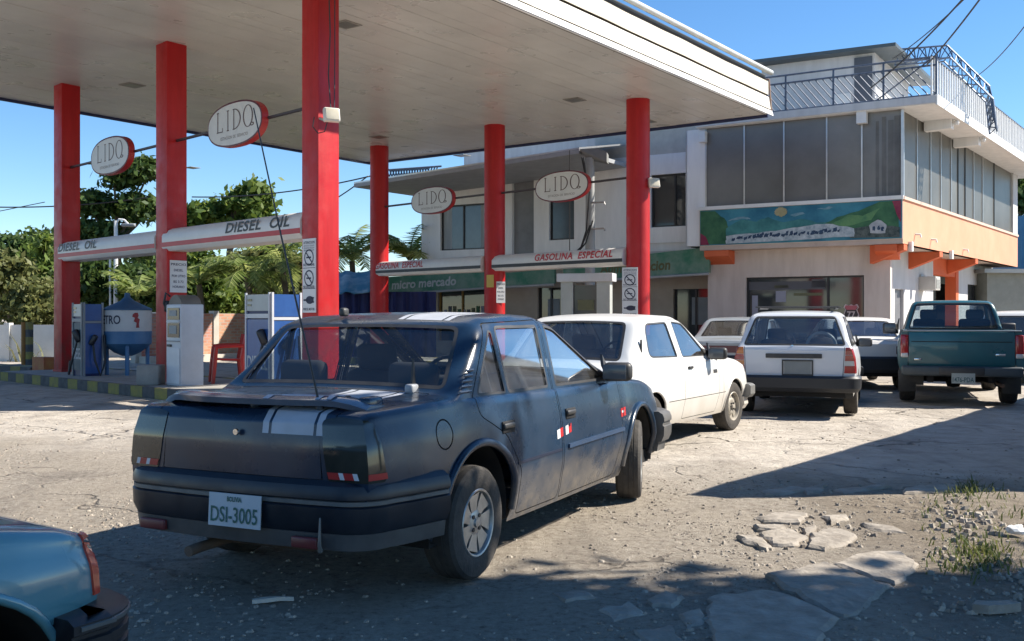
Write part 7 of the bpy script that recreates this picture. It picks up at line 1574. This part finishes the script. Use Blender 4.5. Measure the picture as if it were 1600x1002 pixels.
cuts = windowcuts([(1.30, 1.09), (2.45, 1.07), (2.10, 1.54), (1.34, 1.55)], 'side', None, 0.04, 0.014, 'glass_side', id='a') + windowcuts([(-0.70, 1.13), (0.70, 1.13), (0.57, 1.575), (-0.57, 1.575)], 'rear', None, 0.06, 0.025, 'glass', 'rear_window', id='b') + windowcuts([(2.18, -0.58), (2.18, 0.58), (2.72, 0.68), (2.72, -0.68)], 'top', None, 0.05, 0.02, 'glass', 'windscreen', id='c')
cuts += panelcuts([(1.28, 0.48), (2.55, 0.48), (2.62, 1.0), (2.5, 1.09), (2.15, 1.57), (1.30, 1.57)], 'side', 'door', 0.03)[:1]
cuts += [dict(name='arch', poly=archpoly(3.15, 0.36, 0.42), on='side', kind='delete', mat='paint')]
for sg in (1, -1): cuts.append(dict(name='headlamp', poly=[(sg*0.46, 0.68), (sg*0.74, 0.68), (sg*0.74, 0.84), (sg*0.46, 0.84)], on='front', mat=M_CHR, off=0.003))
cuts = [c for c in cuts]
th = math.radians(20.0); t = cab.run('pickup_truck', 'dark teal pickup truck seen from behind with tailgate shut', 'truck', place(1502, 15.2, th, 1.02), th, cuts, dict(paint=M_TEAL, gap=M_GAPM, seal=M_BLK, glass=glass('pickup_glass', (0.62, 0.68, 0.70), 0.04, 1.0, 0.02, 0.02), glass_side=M_CGS))
# bed: side panels with wheel arches, tailgate, lamps
for sd in (-1, 1):
    bm = bmesh.new(); n_ = 44; zs = [0.48, 0.58, 0.70, 0.82, 0.94, 1.04, 1.10, 1.135]; yp = [0.82, 0.845, 0.855, 0.855, 0.85, 0.84, 0.83, 0.80]; grid = []
    for i in range(n_+1):
        x = -0.98+1.99*i/n_; col = []
        rl = math.sqrt(max(0, 0.44**2-x*x)) if abs(x) < 0.44 else 0
        for z, y in zip(zs, yp):
            zz = max(z, 0.36+rl) if rl else z
            col.append(bm.verts.new((x, sd*(y+(0.02 if abs(x) < 0.5 and 0.5 < z < 0.95 else 0)), zz)))
        col.append(bm.verts.new((x, sd*0.74, 1.135))); col.append(bm.verts.new((x, sd*0.74, 0.62))); grid.append(col)
    for a, b in zip(grid[:-1], grid[1:]):
        for j in range(len(a)-1):
            try: bm.faces.new((a[j], a[j+1], b[j+1], b[j]))
            except ValueError: pass
    bm.faces.new([v for v in grid[0]])
    bmesh.ops.remove_doubles(bm, verts=bm.verts, dist=1e-5); bmesh.ops.recalc_face_normals(bm, faces=bm.faces); me = bpy.data.meshes.new('bed_side'); bm.to_mesh(me); bm.free(); me.materials.append(M_TEAL); me.polygons.foreach_set('use_smooth', [True]*len(me.polygons)); me.set_sharp_from_angle(angle=math.radians(35))
    o = bpy.data.objects.new('bed_side', me); COL.objects.link(o); o.parent = t; ORIG[o.name] = Vector()
    rbox('tail_lamp', (-0.965, sd*0.785, 0.90), (0.09, 0.115, 0.34), M_LRED, t, 0.02); rbox('reversing_lens', (-0.972, sd*0.785, 0.76), (0.085, 0.105, 0.07), M_LWHI, t, 0.015)
    wheel(t, 0, sd*0.73, 0.36, 0.225, 'steel', sd, 0, M_RIMD, 6); wheel(t, 3.15, sd*0.73, 0.36, 0.225, 'steel', sd, 0, M_RIMD, 6)
    mirror(t, 2.42, sd*0.86, 1.13, sd, M_BLK, 0.24, 0.20); rbox('mud_flap', (-0.42, sd*0.74, 0.34), (0.015, 0.26, 0.34), M_BLK, t, 0.005)
well(t, 0, 0.36, 0.43, 0.5, 0.8); well(t, 3.15, 0.36, 0.43, 0.5, 0.8)
tg = rbox('tailgate', (-0.975, 0, 0.855), (0.06, 1.46, 0.53), M_TEAL, t, 0.018); rbox('tailgate_lip', (-0.97, 0, 1.127), (0.08, 1.62, 0.022), mat('lip_grey', (0.25, 0.27, 0.28), 0.4, metal=0.4), tg, 0.008)
rbox('tailgate_badge', (-1.008, -0.53, 0.775), (0.006, 0.13, 0.035), M_CHR, tg, 0.003); rbox('tailgate_badge', (-1.008, 0.60, 0.70), (0.006, 0.10, 0.03), M_CHR, tg, 0.003)
rbox('tailgate_groove', (-1.006, 0, 0.965), (0.006, 1.38, 0.012), M_GAPM, tg, 0.002); rbox('bed_floor', (0.0, 0, 0.62), (1.95, 1.46, 0.05), M_GAPM, t, 0.01); rbox('bed_front', (0.99, 0, 0.87), (0.05, 1.5, 0.5), M_TEAL, t, 0.01)
bp2 = rbox('rear_bumper', (-1.06, 0, 0.53), (0.12, 1.66, 0.15), mat('bumper_slate', (0.03, 0.045, 0.055), 0.5, col2=(0.06, 0.07, 0.075), scale=4), t, 0.03); rbox('bumper_step', (-1.075, 0, 0.53), (0.12, 0.62, 0.13), M_BLK, bp2, 0.02)
plate(t, -1.142, -0.02, 0.43, 0.32, 0.15, -1, '1476-PDA', None, mat('plate_dull', (0.30, 0.34, 0.33), 0.5), mat('plate_green', (0.01, 0.07, 0.08), 0.5))
mk_bumper(t, 'front_bumper', 4.12, 0.82, False, [(-0.05, 0.62), (0.03, 0.62), (0.06, 0.58), (0.05, 0.42), (-0.05, 0.42)], M_CHR, 0.4, 0.15, 0.05)
for sd in (-1, 1): rbox('chassis_rail', (1.4, sd*0.42, 0.42), (4.6, 0.09, 0.14), M_GAPM, t, 0.01)
mb = MB(); mb.tube([(0, -0.7, 0.36), (0, 0.7, 0.36)], 0.05, 8); mb.lathe([(0.001, -0.13), (0.12, -0.09), (0.14, 0), (0.12, 0.09), (0.001, 0.13)], 14, (0, 0.05, 0.36), 'Y'); mb.build('rear_axle', M_GAPM, t, smooth=True, world=False)
mb = MB(); mb.tube([(0.5, -0.5, 0.35), (-0.7, -0.55, 0.33), (-1.0, -0.56, 0.32)], 0.03, 8); mb.build('exhaust_pipe', M_RUST, t, smooth=True, world=False)
seats(t, 1.75, None, 0.60, 0.52, True); steering(t, 2.3, 0.36, 1.12); rbox('dashboard', (2.6, 0, 0.98), (0.3, 1.4, 0.2), M_BLK, t, 0.05)

# ------------------------------------------------------------------ 5-7. cars further along the queue
def far_sedan(name, label, th, ru, rY, paint, glassm, lamp, dark=False, top=None, wagon=False):
    tp = top or [(-0.92, 0.88), (-0.86, 0.915), (-0.35, 0.95), (0.15, 1.28), (0.35, 1.325), (0.8, 1.34), (1.15, 1.29), (1.85, 0.95), (2.05, 0.92), (3.0, 0.80), (3.22, 0.72)]
    c_ = Car(dict(x0=-0.90, x1=3.2, step=0.05, top=tp, wid=[(-0.92, 0.72), (-0.86, 0.77), (-0.5, 0.80), (2.6, 0.80), (3.0, 0.74), (3.22, 0.65)], belt=[(-0.9, 0.86), (0, 0.91), (1.9, 0.88), (3.2, 0.7)], sill=[(-0.9, 0.34), (-0.4, 0.24), (2.6, 0.24), (3.2, 0.34)], k=0.28, capdiv=18))
    cu = windowcuts([(0.02, 0.93), (0.80, 0.92), (0.78, 1.27), (0.30, 1.26)] if not wagon else [(-0.55, 0.93), (0.80, 0.92), (0.78, 1.36), (-0.45, 1.36)], 'side', None, 0.03, 0.012, 'glass_side', id='a') + windowcuts([(0.88, 0.92), (1.70, 0.91), (1.15, 1.24), (0.86, 1.27)] if not wagon else [(0.88, 0.92), (1.70, 0.91), (1.1, 1.34), (0.86, 1.36)], 'side', None, 0.03, 0.012, 'glass_side', id='b')
    if wagon: cu += windowcuts([(-0.66, 0.95), (0.66, 0.95), (0.54, 1.36), (-0.54, 1.36)], 'rear', None, 0.05, 0.02, 'glass', 'tailgate_window', id='c')
    else: cu += windowcuts([(-0.32, -0.60), (-0.32, 0.60), (0.14, 0.50), (0.14, -0.50)], 'top', None, 0.05, 0.02, 'glass', 'rear_window', id='c')
    cu += windowcuts([(1.20, -0.50), (1.20, 0.50), (1.80, 0.62), (1.80, -0.62)], 'top', None, 0.05, 0.02, 'glass', 'windscreen', id='d')
    for sg in (1, -1): cu.append(dict(name='tail_lamp', poly=rpoly([(sg*0.42, 0.66), (sg*0.76, 0.66), (sg*0.76, 0.81), (sg*0.42, 0.81)], 0.015), on='rear', mat=lamp, off=0.006, th=0.01))
    if dark: cu.append(dict(name='lamp_band', poly=[(-0.40, 0.67), (0.40, 0.67), (0.40, 0.80), (-0.40, 0.80)], on='rear', mat=mat('band_maroon', (0.10, 0.02, 0.025), 0.3), off=0.004))
    cu += [dict(name='arch', poly=archpoly(0, 0.29, 0.33), on='side', kind='delete', mat='paint'), dict(name='arch', poly=archpoly(2.5, 0.29, 0.33), on='side', kind='delete', mat='paint')]
    t_ = c_.run(name, label, 'car', place(ru, rY, th, 0.9), th, cu, dict(paint=paint, gap=M_GAPM, seal=M_BLK, glass=glassm, glass_side=M_CGS))
    well(t_, 0, 0.29, 0.335, 0.45, 0.74); well(t_, 2.5, 0.29, 0.335, 0.45, 0.74); underbody(c_, t_, -0.8, 3.1, 0.25, 1.35)
    for sd in (-1, 1):
        wheel(t_, 0, sd*0.69, 0.285, 0.17, 'steel', sd, 0, M_RIMD, 6); wheel(t_, 2.5, sd*0.69, 0.285, 0.17, 'steel', sd, 0, M_RIMD, 6); rbox('door_handle', (0.95, sd*(c_.side_y(0.95, 0.80)+0.006), 0.80), (0.13, 0.02, 0.03), M_BLK, t_, 0.008); rbox('rear_handle', (0.18, sd*(c_.side_y(0.18, 0.80)+0.006), 0.80), (0.05, 0.02, 0.10), M_BLK, t_, 0.008); mirror(t_, 1.62, sd*0.775, 0.95, sd, M_BLK)
    mk_bumper(t_, 'rear_bumper', -0.94, 0.79, True, [(-0.05, 0.62), (0.02, 0.62), (0.05, 0.58), (0.045, 0.38), (0.0, 0.32), (-0.05, 0.32)], mat('bumper_black', (0.02, 0.022, 0.026), 0.5), 0.55, 0.14, 0.03); mk_bumper(t_, 'front_bumper', 3.25, 0.78, False, bq, M_BLK, 0.4, 0.15, 0.05)
    seats(t_, 1.2, 0.25, 0.28, zh=-0.02); rbox('dashboard', (1.78, 0, 0.80), (0.34, 1.3, 0.2), M_BLK, t_, 0.05)
    return t_
far_sedan('sedan', 'white sedan with black bumper parked between the estate car and the pickup', math.radians(8), 1362, 18.6, M_WCAR, M_CGS, mat('lamp_plum', (0.09, 0.012, 0.02), 0.2))
far_sedan('sedan', 'silver-grey sedan with maroon lamp band, half hidden behind the white hatchback', math.radians(24), 1132, 19.2, mat('car_silver_grey', (0.30, 0.32, 0.33), 0.3, coat=0.5), M_CGS, M_LRED, True)
far_sedan('estate_car', 'white estate car cut off by the right edge beyond the pickup', math.radians(33), 1583, 20.5, M_WCAR, M_CGD, M_LRED, False, [(-0.92, 0.88), (-0.88, 0.95), (-0.70, 1.38), (-0.55, 1.44), (0.2, 1.47), (0.9, 1.45), (1.15, 1.38), (1.85, 0.96), (2.05, 0.93), (3.0, 0.80), (3.22, 0.72)], True)

# ------------------------------------------------------------------ 8. light blue car, front corner at the lower left
M_LBLU = mat('light_blue_paint', (0.065, 0.19, 0.235), 0.26, col2=(0.10, 0.25, 0.29), scale=2.5, coat=0.6, rvar=0.08)
lb = Car(dict(x0=-0.9, x1=2.98, step=0.03,
    top=[(-0.92, 0.88), (-0.86, 0.915), (-0.35, 0.95), (0.15, 1.28), (0.35, 1.325), (0.8, 1.34), (1.15, 1.29), (1.75, 0.93), (1.95, 0.90), (2.6, 0.835), (2.9, 0.78), (3.0, 0.74)],
    wid=[(-0.92, 0.72), (-0.86, 0.77), (-0.5, 0.80), (2.3, 0.81), (2.75, 0.795), (2.92, 0.765), (3.0, 0.72)], belt=[(-0.9, 0.86), (0, 0.91), (1.9, 0.86), (2.4, 0.80), (3.0, 0.72)], sill=[(-0.9, 0.34), (-0.4, 0.24), (2.6, 0.24), (3.0, 0.40)], k=0.28, capdiv=18,
    prof=[(0, .925), (.10, .95), (.30, .985), (.52, 0.985), (.60, 1.0), (.85, .99), (1, .955)]))
cuts = windowcuts([(0.02, 0.93), (0.80, 0.92), (0.78, 1.27), (0.30, 1.26)], 'side', None, 0.03, 0.012, 'glass_side', id='a') + windowcuts([(0.88, 0.92), (1.62, 0.90), (1.15, 1.24), (0.86, 1.27)], 'side', None, 0.03, 0.012, 'glass_side', id='b') + windowcuts([(-0.32, -0.60), (-0.32, 0.60), (0.14, 0.50), (0.14, -0.50)], 'top', None, 0.05, 0.02, 'glass', 'rear_window', id='c') + windowcuts([(1.20, -0.50), (1.20, 0.50), (1.72, 0.62), (1.72, -0.62)], 'top', None, 0.05, 0.02, 'glass', 'windscreen', id='d')
cuts += panelcuts([(1.80, -0.66), (1.80, 0.66), (2.93, 0.62), (2.93, -0.62)], 'top', 'bonnet', 0.03)
cuts += [dict(name='arch', poly=archpoly(0, 0.29, 0.33), on='side', kind='delete', mat='paint'), dict(name='arch', poly=archpoly(2.50, 0.30, 0.37), on='side', kind='delete', mat='paint')]
cuts.append(dict(name='indicator', poly=[(2.955, 0.575), (3.05, 0.575), (3.05, 0.735), (2.945, 0.735)], on='side', mat=mat('indicator_red_amber', (0.50, 0.06, 0.03), 0.2, coat=0.5), off=0.006, th=0.01))
for sg in (1, -1): cuts.append(dict(name='headlamp', poly=[(sg*0.40, 0.56), (sg*0.71, 0.56), (sg*0.71, 0.72), (sg*0.40, 0.72)], on='front', mat=M_CHR, off=0.003))
cuts.append(dict(name='grille', poly=[(-0.38, 0.57), (0.38, 0.57), (0.38, 0.70), (-0.38, 0.70)], on='front', mat=M_BLK, off=0.003))
th = math.radians(29); hd = Vector((math.sin(th), math.cos(th), 0)); rt = Vector((math.cos(th), -math.sin(th), 0)); pos = Vector((-1.115, 2.80, 0))-hd*2.98-rt*0.76
t = lb.run('light_blue_car', 'light blue car whose front corner shows at the lower left', 'car', pos, th, cuts, dict(paint=M_LBLU, gap=M_GAPM, seal=M_BLK, glass=M_CGD, glass_side=M_CGS))
well(t, 0, 0.29, 0.335, 0.45, 0.74); well(t, 2.50, 0.30, 0.375, 0.45, 0.78); underbody(lb, t, -0.8, 2.85, 0.25, 1.35); arch_lip(lb, t, 2.50, 0.30, 0.374, M_LBLU, 0.008, 0.014)
for sd in (-1, 1): wheel(t, 0, sd*0.69, 0.285, 0.17, 'steel', sd, 0, M_RIMD, 8); wheel(t, 2.50, sd*0.68, 0.285, 0.17, 'steel', sd, 0, M_RIMD, 8); mirror(t, 1.6, sd*0.775, 0.95, sd, M_BLK)
fbm = mk_bumper(t, 'front_bumper', 3.07, 0.80, False, [(-0.05, 0.555), (0.03, 0.555), (0.055, 0.54), (0.055, 0.515), (0.045, 0.51), (0.045, 0.50), (0.055, 0.495), (0.055, 0.475), (0.045, 0.47), (0.045, 0.46), (0.055, 0.455), (0.05, 0.38), (0.0, 0.33), (-0.05, 0.33)], mat('bumper_ribbed_black', (0.012, 0.014, 0.018), 0.45), 0.26, 0.16, 0.05)
mk_bumper(fbm, 'bumper_rib', 3.07, 0.80, False, [(0.054, 0.536), (0.060, 0.534), (0.060, 0.524), (0.054, 0.522)], mat('rib_grey', (0.10, 0.11, 0.11), 0.4), 0.24, 0.16, 0.05)
mk_bumper(t, 'rear_bumper', -0.94, 0.79, True, bq, M_BLK, 0.4, 0.14, 0.03); seats(t, 1.1, 0.25, 0.28)
# ================================================================== TREES AND PLANTS
M_BARK = mat('bark', (0.09, 0.07, 0.05), 0.95, col2=(0.17, 0.135, 0.10), scale=9, bump=0.5, bscale=20)
L_DARK = leaf_mat('leaf_dark', (0.022, 0.052, 0.012), (0.095, 0.15, 0.035), 0.35); L_MID = leaf_mat('leaf_mid', (0.05, 0.10, 0.016), (0.19, 0.26, 0.055), 0.45); L_OLIVE = leaf_mat('leaf_olive', (0.07, 0.09, 0.025), (0.20, 0.21, 0.075), 0.35); L_PALM = leaf_mat('leaf_palm', (0.09, 0.15, 0.025), (0.32, 0.37, 0.13), 0.5)
def leafcloud(name, clumps, per, size, m, parent, rs, aspect=1.6, dens=None):
    """clumps: (centre, radius); leaf quads spread through each clump, thicker towards its outside"""
    n = len(clumps)*per; C = np.repeat(np.array([tuple(c) for c, r in clumps]), per, 0); R = np.repeat(np.array([r for c, r in clumps]), per)
    d = rs.normal(size=(n, 3)); d /= np.linalg.norm(d, axis=1)[:, None]; rad = R*np.abs(rs.normal(size=n))*0.85; Pp = C+d*rad[:, None]*np.array([1.15, 1.15, 0.6])
    nn = d*0.5+rs.normal(size=(n, 3))*0.8+np.array([0, 0, 0.35]); nn /= np.linalg.norm(nn, axis=1)[:, None]
    a = np.cross(nn, rs.normal(size=(n, 3))); a /= np.linalg.norm(a, axis=1)[:, None]; b = np.cross(nn, a); s_ = size*rs.uniform(0.4, 1.5, n)
    a *= (s_*aspect/2)[:, None]; b *= (s_/2)[:, None]
    V = np.stack([Pp-a, Pp-b*0.8+a*0.1, Pp+a, Pp+b*0.8+a*0.1], 1).reshape(-1, 3)
    me = bpy.data.meshes.new(name); me.vertices.add(len(V)); me.vertices.foreach_set('co', (V-np.array(ORIG.get(parent.name, Vector()))).ravel())
    me.loops.add(len(V)); me.loops.foreach_set('vertex_index', np.arange(len(V))); me.polygons.add(n); me.polygons.foreach_set('loop_start', np.arange(0, len(V), 4)); me.polygons.foreach_set('loop_total', np.full(n, 4)); me.update(calc_edges=True); me.materials.append(m)
    o = bpy.data.objects.new(name, me); COL.objects.link(o); o.parent = parent; ORIG[o.name] = ORIG.get(parent.name, Vector()); return o
def tree(label, base, blobs, m, seed, per=150, nclump=26, size=0.28, crad=0.55, trunk=0.16, name='tree', cat='tree', group=None, bark=True):
    """blobs: ellipsoids (cx, cy, cz, rx, ry, rz) that make up the crown"""
    rs = np.random.RandomState(seed); t = thing(name, label, cat, base, 0, group); base = Vector(base); cl = []
    for (cx, cy, cz, rx, ry, rz) in blobs:
        for _ in range(nclump):
            d = rs.normal(size=3); d /= np.linalg.norm(d); q = rs.uniform(0.35, 1.0)**0.6
            cl.append((Vector((cx+d[0]*rx*q, cy+d[1]*ry*q, cz+d[2]*rz*q)), crad*rs.uniform(0.35, 1.05)))
    leafcloud('crown', cl, int(per*1.25), size*0.68, m, t, rs)
    if bark:
        top = Vector((np.mean([b[0] for b in blobs]), np.mean([b[1] for b in blobs]), np.mean([b[2] for b in blobs])))
        mid = base.lerp(top, 0.5)+Vector((rs.normal()*0.15, rs.normal()*0.1, 0)); mb = MB(); mb.tube([base, mid, top], [trunk, trunk*0.75, trunk*0.4], 8); mb.build('trunk', M_BARK, t, smooth=True)
        for i in range(0, len(cl), max(1, len(cl)//9)):
            e = cl[i][0]; s_ = base.lerp(top, rs.uniform(0.45, 0.9)); mb = MB(); mb.tube([s_, s_.lerp(e, 0.5)+Vector((0, 0, -0.1)), e], [trunk*0.4, trunk*0.25, trunk*0.1], 5); mb.build('limb', M_BARK, t, smooth=True)
    return t
def PB(u, v, Y, ru, rv, ry=None):
    p = P(u, v, Y); k = Y/FPX; return (p.x, Y, p.z, ru*k, ry or ru*k, rv*k)
g_ = 'trees beyond the brick wall'
tree('round olive-green bush behind the white wall at the left edge', (P(20, 496, 34).x, 34, 0), [PB(15, 455, 34, 52, 48), PB(50, 480, 33.5, 34, 40), PB(-25, 430, 34, 40, 40)], L_OLIVE, 11, 170, 30, 0.20, 0.42, name='bush', cat='bush')
tree('dark leafy tree behind the round bush at the left edge', (P(30, 496, 44).x, 44, 0), [PB(20, 400, 44, 42, 34), PB(60, 405, 44, 30, 40), PB(-20, 405, 44, 30, 30)], L_DARK, 12, 150, 26, 0.30, 0.6, group=g_)
tree('small tree rising between the bush and the first red column', (P(70, 496, 40).x, 40, 0), [PB(78, 420, 40, 24, 46), PB(100, 450, 40, 30, 40)], L_MID, 13, 140, 20, 0.26, 0.5, group=g_)
tree('tall dark spreading tree between the two left columns', (P(190, 496, 46).x, 46, 0), [PB(195, 275, 46, 34, 16), PB(155, 318, 46, 38, 14), PB(215, 325, 46, 34, 20), PB(150, 362, 46, 34, 14), PB(205, 385, 46, 44, 20), PB(228, 265, 46, 20, 16), PB(140, 410, 46, 30, 18)], L_DARK, 14, 120, 20, 0.30, 0.50, 0.3, group=g_)
tree('bright green tree above the beam right of the second column', (P(350, 496, 42).x, 42, 0), [PB(330, 335, 42, 40, 18), PB(385, 318, 42, 30, 18), PB(405, 345, 42, 26, 16), PB(300, 350, 42, 24, 18), PB(400, 300, 42, 14, 12)], L_MID, 15, 100, 18, 0.32, 0.42, 0.22, group=g_)
tree('dense dark hedge tree below the diesel beams', (P(160, 496, 39).x, 39, 0), [PB(150, 440, 39, 45, 40), PB(210, 450, 39, 50, 34)], L_DARK, 16, 190, 26, 0.26, 0.5, group=g_)
tree('dense green tree behind the white pump', (P(310, 496, 38).x, 38, 0), [PB(305, 440, 38, 36, 46), PB(335, 460, 38, 36, 34), PB(270, 450, 38, 30, 40)], L_MID, 17, 180, 24, 0.24, 0.45, group=g_)
tree('dull green tree behind the palm fronds near the nearest column', (P(430, 496, 40).x, 40, 0), [PB(400, 430, 40, 46, 44), PB(450, 415, 40, 34, 50), PB(470, 460, 40, 34, 34)], L_OLIVE, 18, 180, 24, 0.26, 0.5, group=g_)
tree('low dark trees glimpsed left of the shop', (P(630, 496, 46).x, 46, 0), [PB(625, 462, 46, 40, 26), PB(580, 468, 46, 40, 26)], L_DARK, 20, 150, 22, 0.28, 0.55, group=g_)
tree('tree beyond the blue house at the right edge', (P(1605, 496, 55).x, 55, 0), [PB(1600, 300, 55, 22, 26), PB(1625, 330, 55, 30, 50)], L_DARK, 21, 170, 24, 0.34, 0.6)
# far belt of greenery closing the view
rs = np.random.RandomState(33)
for i, (u, Y, v) in enumerate(((-60, 60, 440), (100, 62, 430), (260, 60, 425), (420, 62, 430), (560, 58, 470), (700, 60, 470), (1650, 62, 440), (1780, 60, 420))):
    tree(['far green tree beyond the left edge', 'far green tree between bush and dark tree', 'far green tree behind the second column', 'far green tree behind the nearest column', 'far green tree behind the stall', 'far green tree hidden by the shop', 'far green tree past the right edge', 'farthest right tree outside the view'][i], (P(u, 496, Y).x, Y, 0), [PB(u, v, Y, 62, 40), PB(u+60, v+30, Y, 60, 40), PB(u-50, v+30, Y, 60, 40)], L_MID if i % 2 else L_DARK, 40+i, 110, 20, 0.42, 0.9, group='far trees on the skyline')
# ---- palms and banana-like plants
def frond(mb, base, az, el0, length, droop, rs, lw, nl, leaf):
    d = Vector((math.cos(az), math.sin(az), 0)); pts = []; p = Vector(base); e = el0; n_ = 9
    for i in range(n_+1):
        pts.append(p.copy()); p = p+(d*math.cos(e)+Vector((0, 0, math.sin(e))))*(length/n_); e -= droop/n_
    mb.tube(pts, [0.03*(1-i/(n_+1.5)) for i in range(n_+1)], 4, cap=False)
    sd = Vector((-d.y, d.x, 0))
    for i in range(nl):
        q = 0.15+0.85*i/nl; k = q*n_; i0 = min(int(k), n_-1); a = pts[i0].lerp(pts[i0+1], k-i0); tg = (pts[i0+1]-pts[i0]).normalized(); L = leaf*(1-abs(q-0.45)*1.1)*rs.uniform(0.8, 1.15)
        for s_ in (-1, 1):
            dr = (sd*s_*0.85+tg*0.55+Vector((0, 0, -0.25-0.3*rs.rand()))).normalized(); w_ = tg*lw*0.5; mb.add([a-w_, a+w_, a+dr*L*0.6+w_*0.7+Vector((0, 0, -0.02)), a+dr*L, a+dr*L*0.6-w_*0.7], [(0, 1, 2, 3, 4)])
def palm(label, base, h, nf, length, seed, lw=0.05, leaf=0.6, nl=22, name='palm', el=(0.3, 1.3), droop=1.6, m=None, trunk=0.14, cat='palm'):
    rs = np.random.RandomState(seed); base = Vector(base); t = thing(name, label, cat, base, 0, 'palms behind the pumps'); top = base+Vector((rs.normal()*0.15, 0, h))
    mb = MB(); mb.tube([base, base.lerp(top, 0.5)+Vector((0.08, 0, 0)), top], [trunk, trunk*0.8, trunk*0.7], 8); mb.build('trunk', M_BARK, t, smooth=True)
    for i in range(nf):
        mb = MB(); frond(mb, top, 2*math.pi*i/nf+rs.normal()*0.2, rs.uniform(*el), length*rs.uniform(0.8, 1.1), droop*rs.uniform(0.7, 1.2), rs, lw, nl, leaf); mb.build('frond', m or L_PALM, t)
    return t
def pz(u, v, Y): p = P(u, v, Y); return (p.x, Y, 0), p.z
for (u, v, Y, nf, ln, sd, lab, el) in ((552, 408, 36, 18, 2.2, 51, 'bushy palm between the nearest column and the far column', (0.5, 1.5)), (636, 408, 37, 17, 1.9, 52, 'palm crown showing between the far column and the shop', (0.6, 1.5)), (213, 470, 34.5, 10, 1.7, 53, 'young pale palm left of the second column', (0.9, 1.5)), (398, 432, 35, 14, 2.0, 54, 'drooping palm behind the bright blue pump', (0.2, 1.2)), (452, 415, 35.5, 14, 2.2, 55, 'palm with drooping fronds against the nearest column', (0.3, 1.3)), (318, 445, 35, 11, 1.8, 56, 'low palm behind the white pump', (0.5, 1.4))):
    b, z = pz(u, v, Y); palm(lab, b, z, nf, ln, sd, 0.07, 0.62, 20, el=el)
# ---- weeds before the white wall
sp = []
for _ in range(260): p = G(random.uniform(5, 75), random.uniform(556, 566)); sp.append((p.x, p.y, 1.0))
wd = blades('tall_weeds', sp, leaf_mat('weed_dry', (0.10, 0.12, 0.05), (0.28, 0.26, 0.14)), 0.3, 0.9, 0.025); tag(wd, 'tall dry weeds against the white wall at far left', 'weeds')
# ---- shade tree standing right of the viewer; its shadow falls across the front of the scene
rs = np.random.RandomState(5)
st = tree('broad shade tree standing at the roadside to the right', (8.2, 4.4, 0), [(3.2, 4.25, 6.2, 1.4, 1.35, 0.7), (5.0, 4.3, 6.0, 1.5, 1.4, 0.8), (6.6, 4.3, 6.2, 1.5, 1.5, 0.9), (8.0, 4.5, 6.8, 1.6, 1.45, 1.0), (9.4, 4.4, 6.4, 1.5, 1.3, 0.9), (4.2, 2.7, 5.8, 1.6, 1.3, 0.8), (6.4, 2.6, 6.0, 1.8, 1.3, 0.8), (8.6, 2.7, 6.4, 1.8, 1.3, 0.9)], L_MID, 61, 300, 24, 0.32, 0.66, 0.28, name='shade_tree')

# ---- low leafy weeds on the bank at the right edge
wt = thing('weed_bank', 'low tangled green weeds on the soil bank at the right edge', 'weeds', G(1600, 830)); rsw = np.random.RandomState(9); cl = []
for _ in range(150):
    u = rsw.uniform(1555, 1760); v = rsw.uniform(752, 900); p = G(u, v)
    if p.x < 3.35+(p.y-5)*0.42+rsw.uniform(-0.1, 0.3): continue
    cl.append((Vector((p.x, p.y, ground_z(p.x, p.y)+rsw.uniform(0.0, 0.09))), rsw.uniform(0.05, 0.14)))
leafcloud('leaves', cl, 55, 0.035, L_MID, wt, rsw, 1.9); stuff(wt)
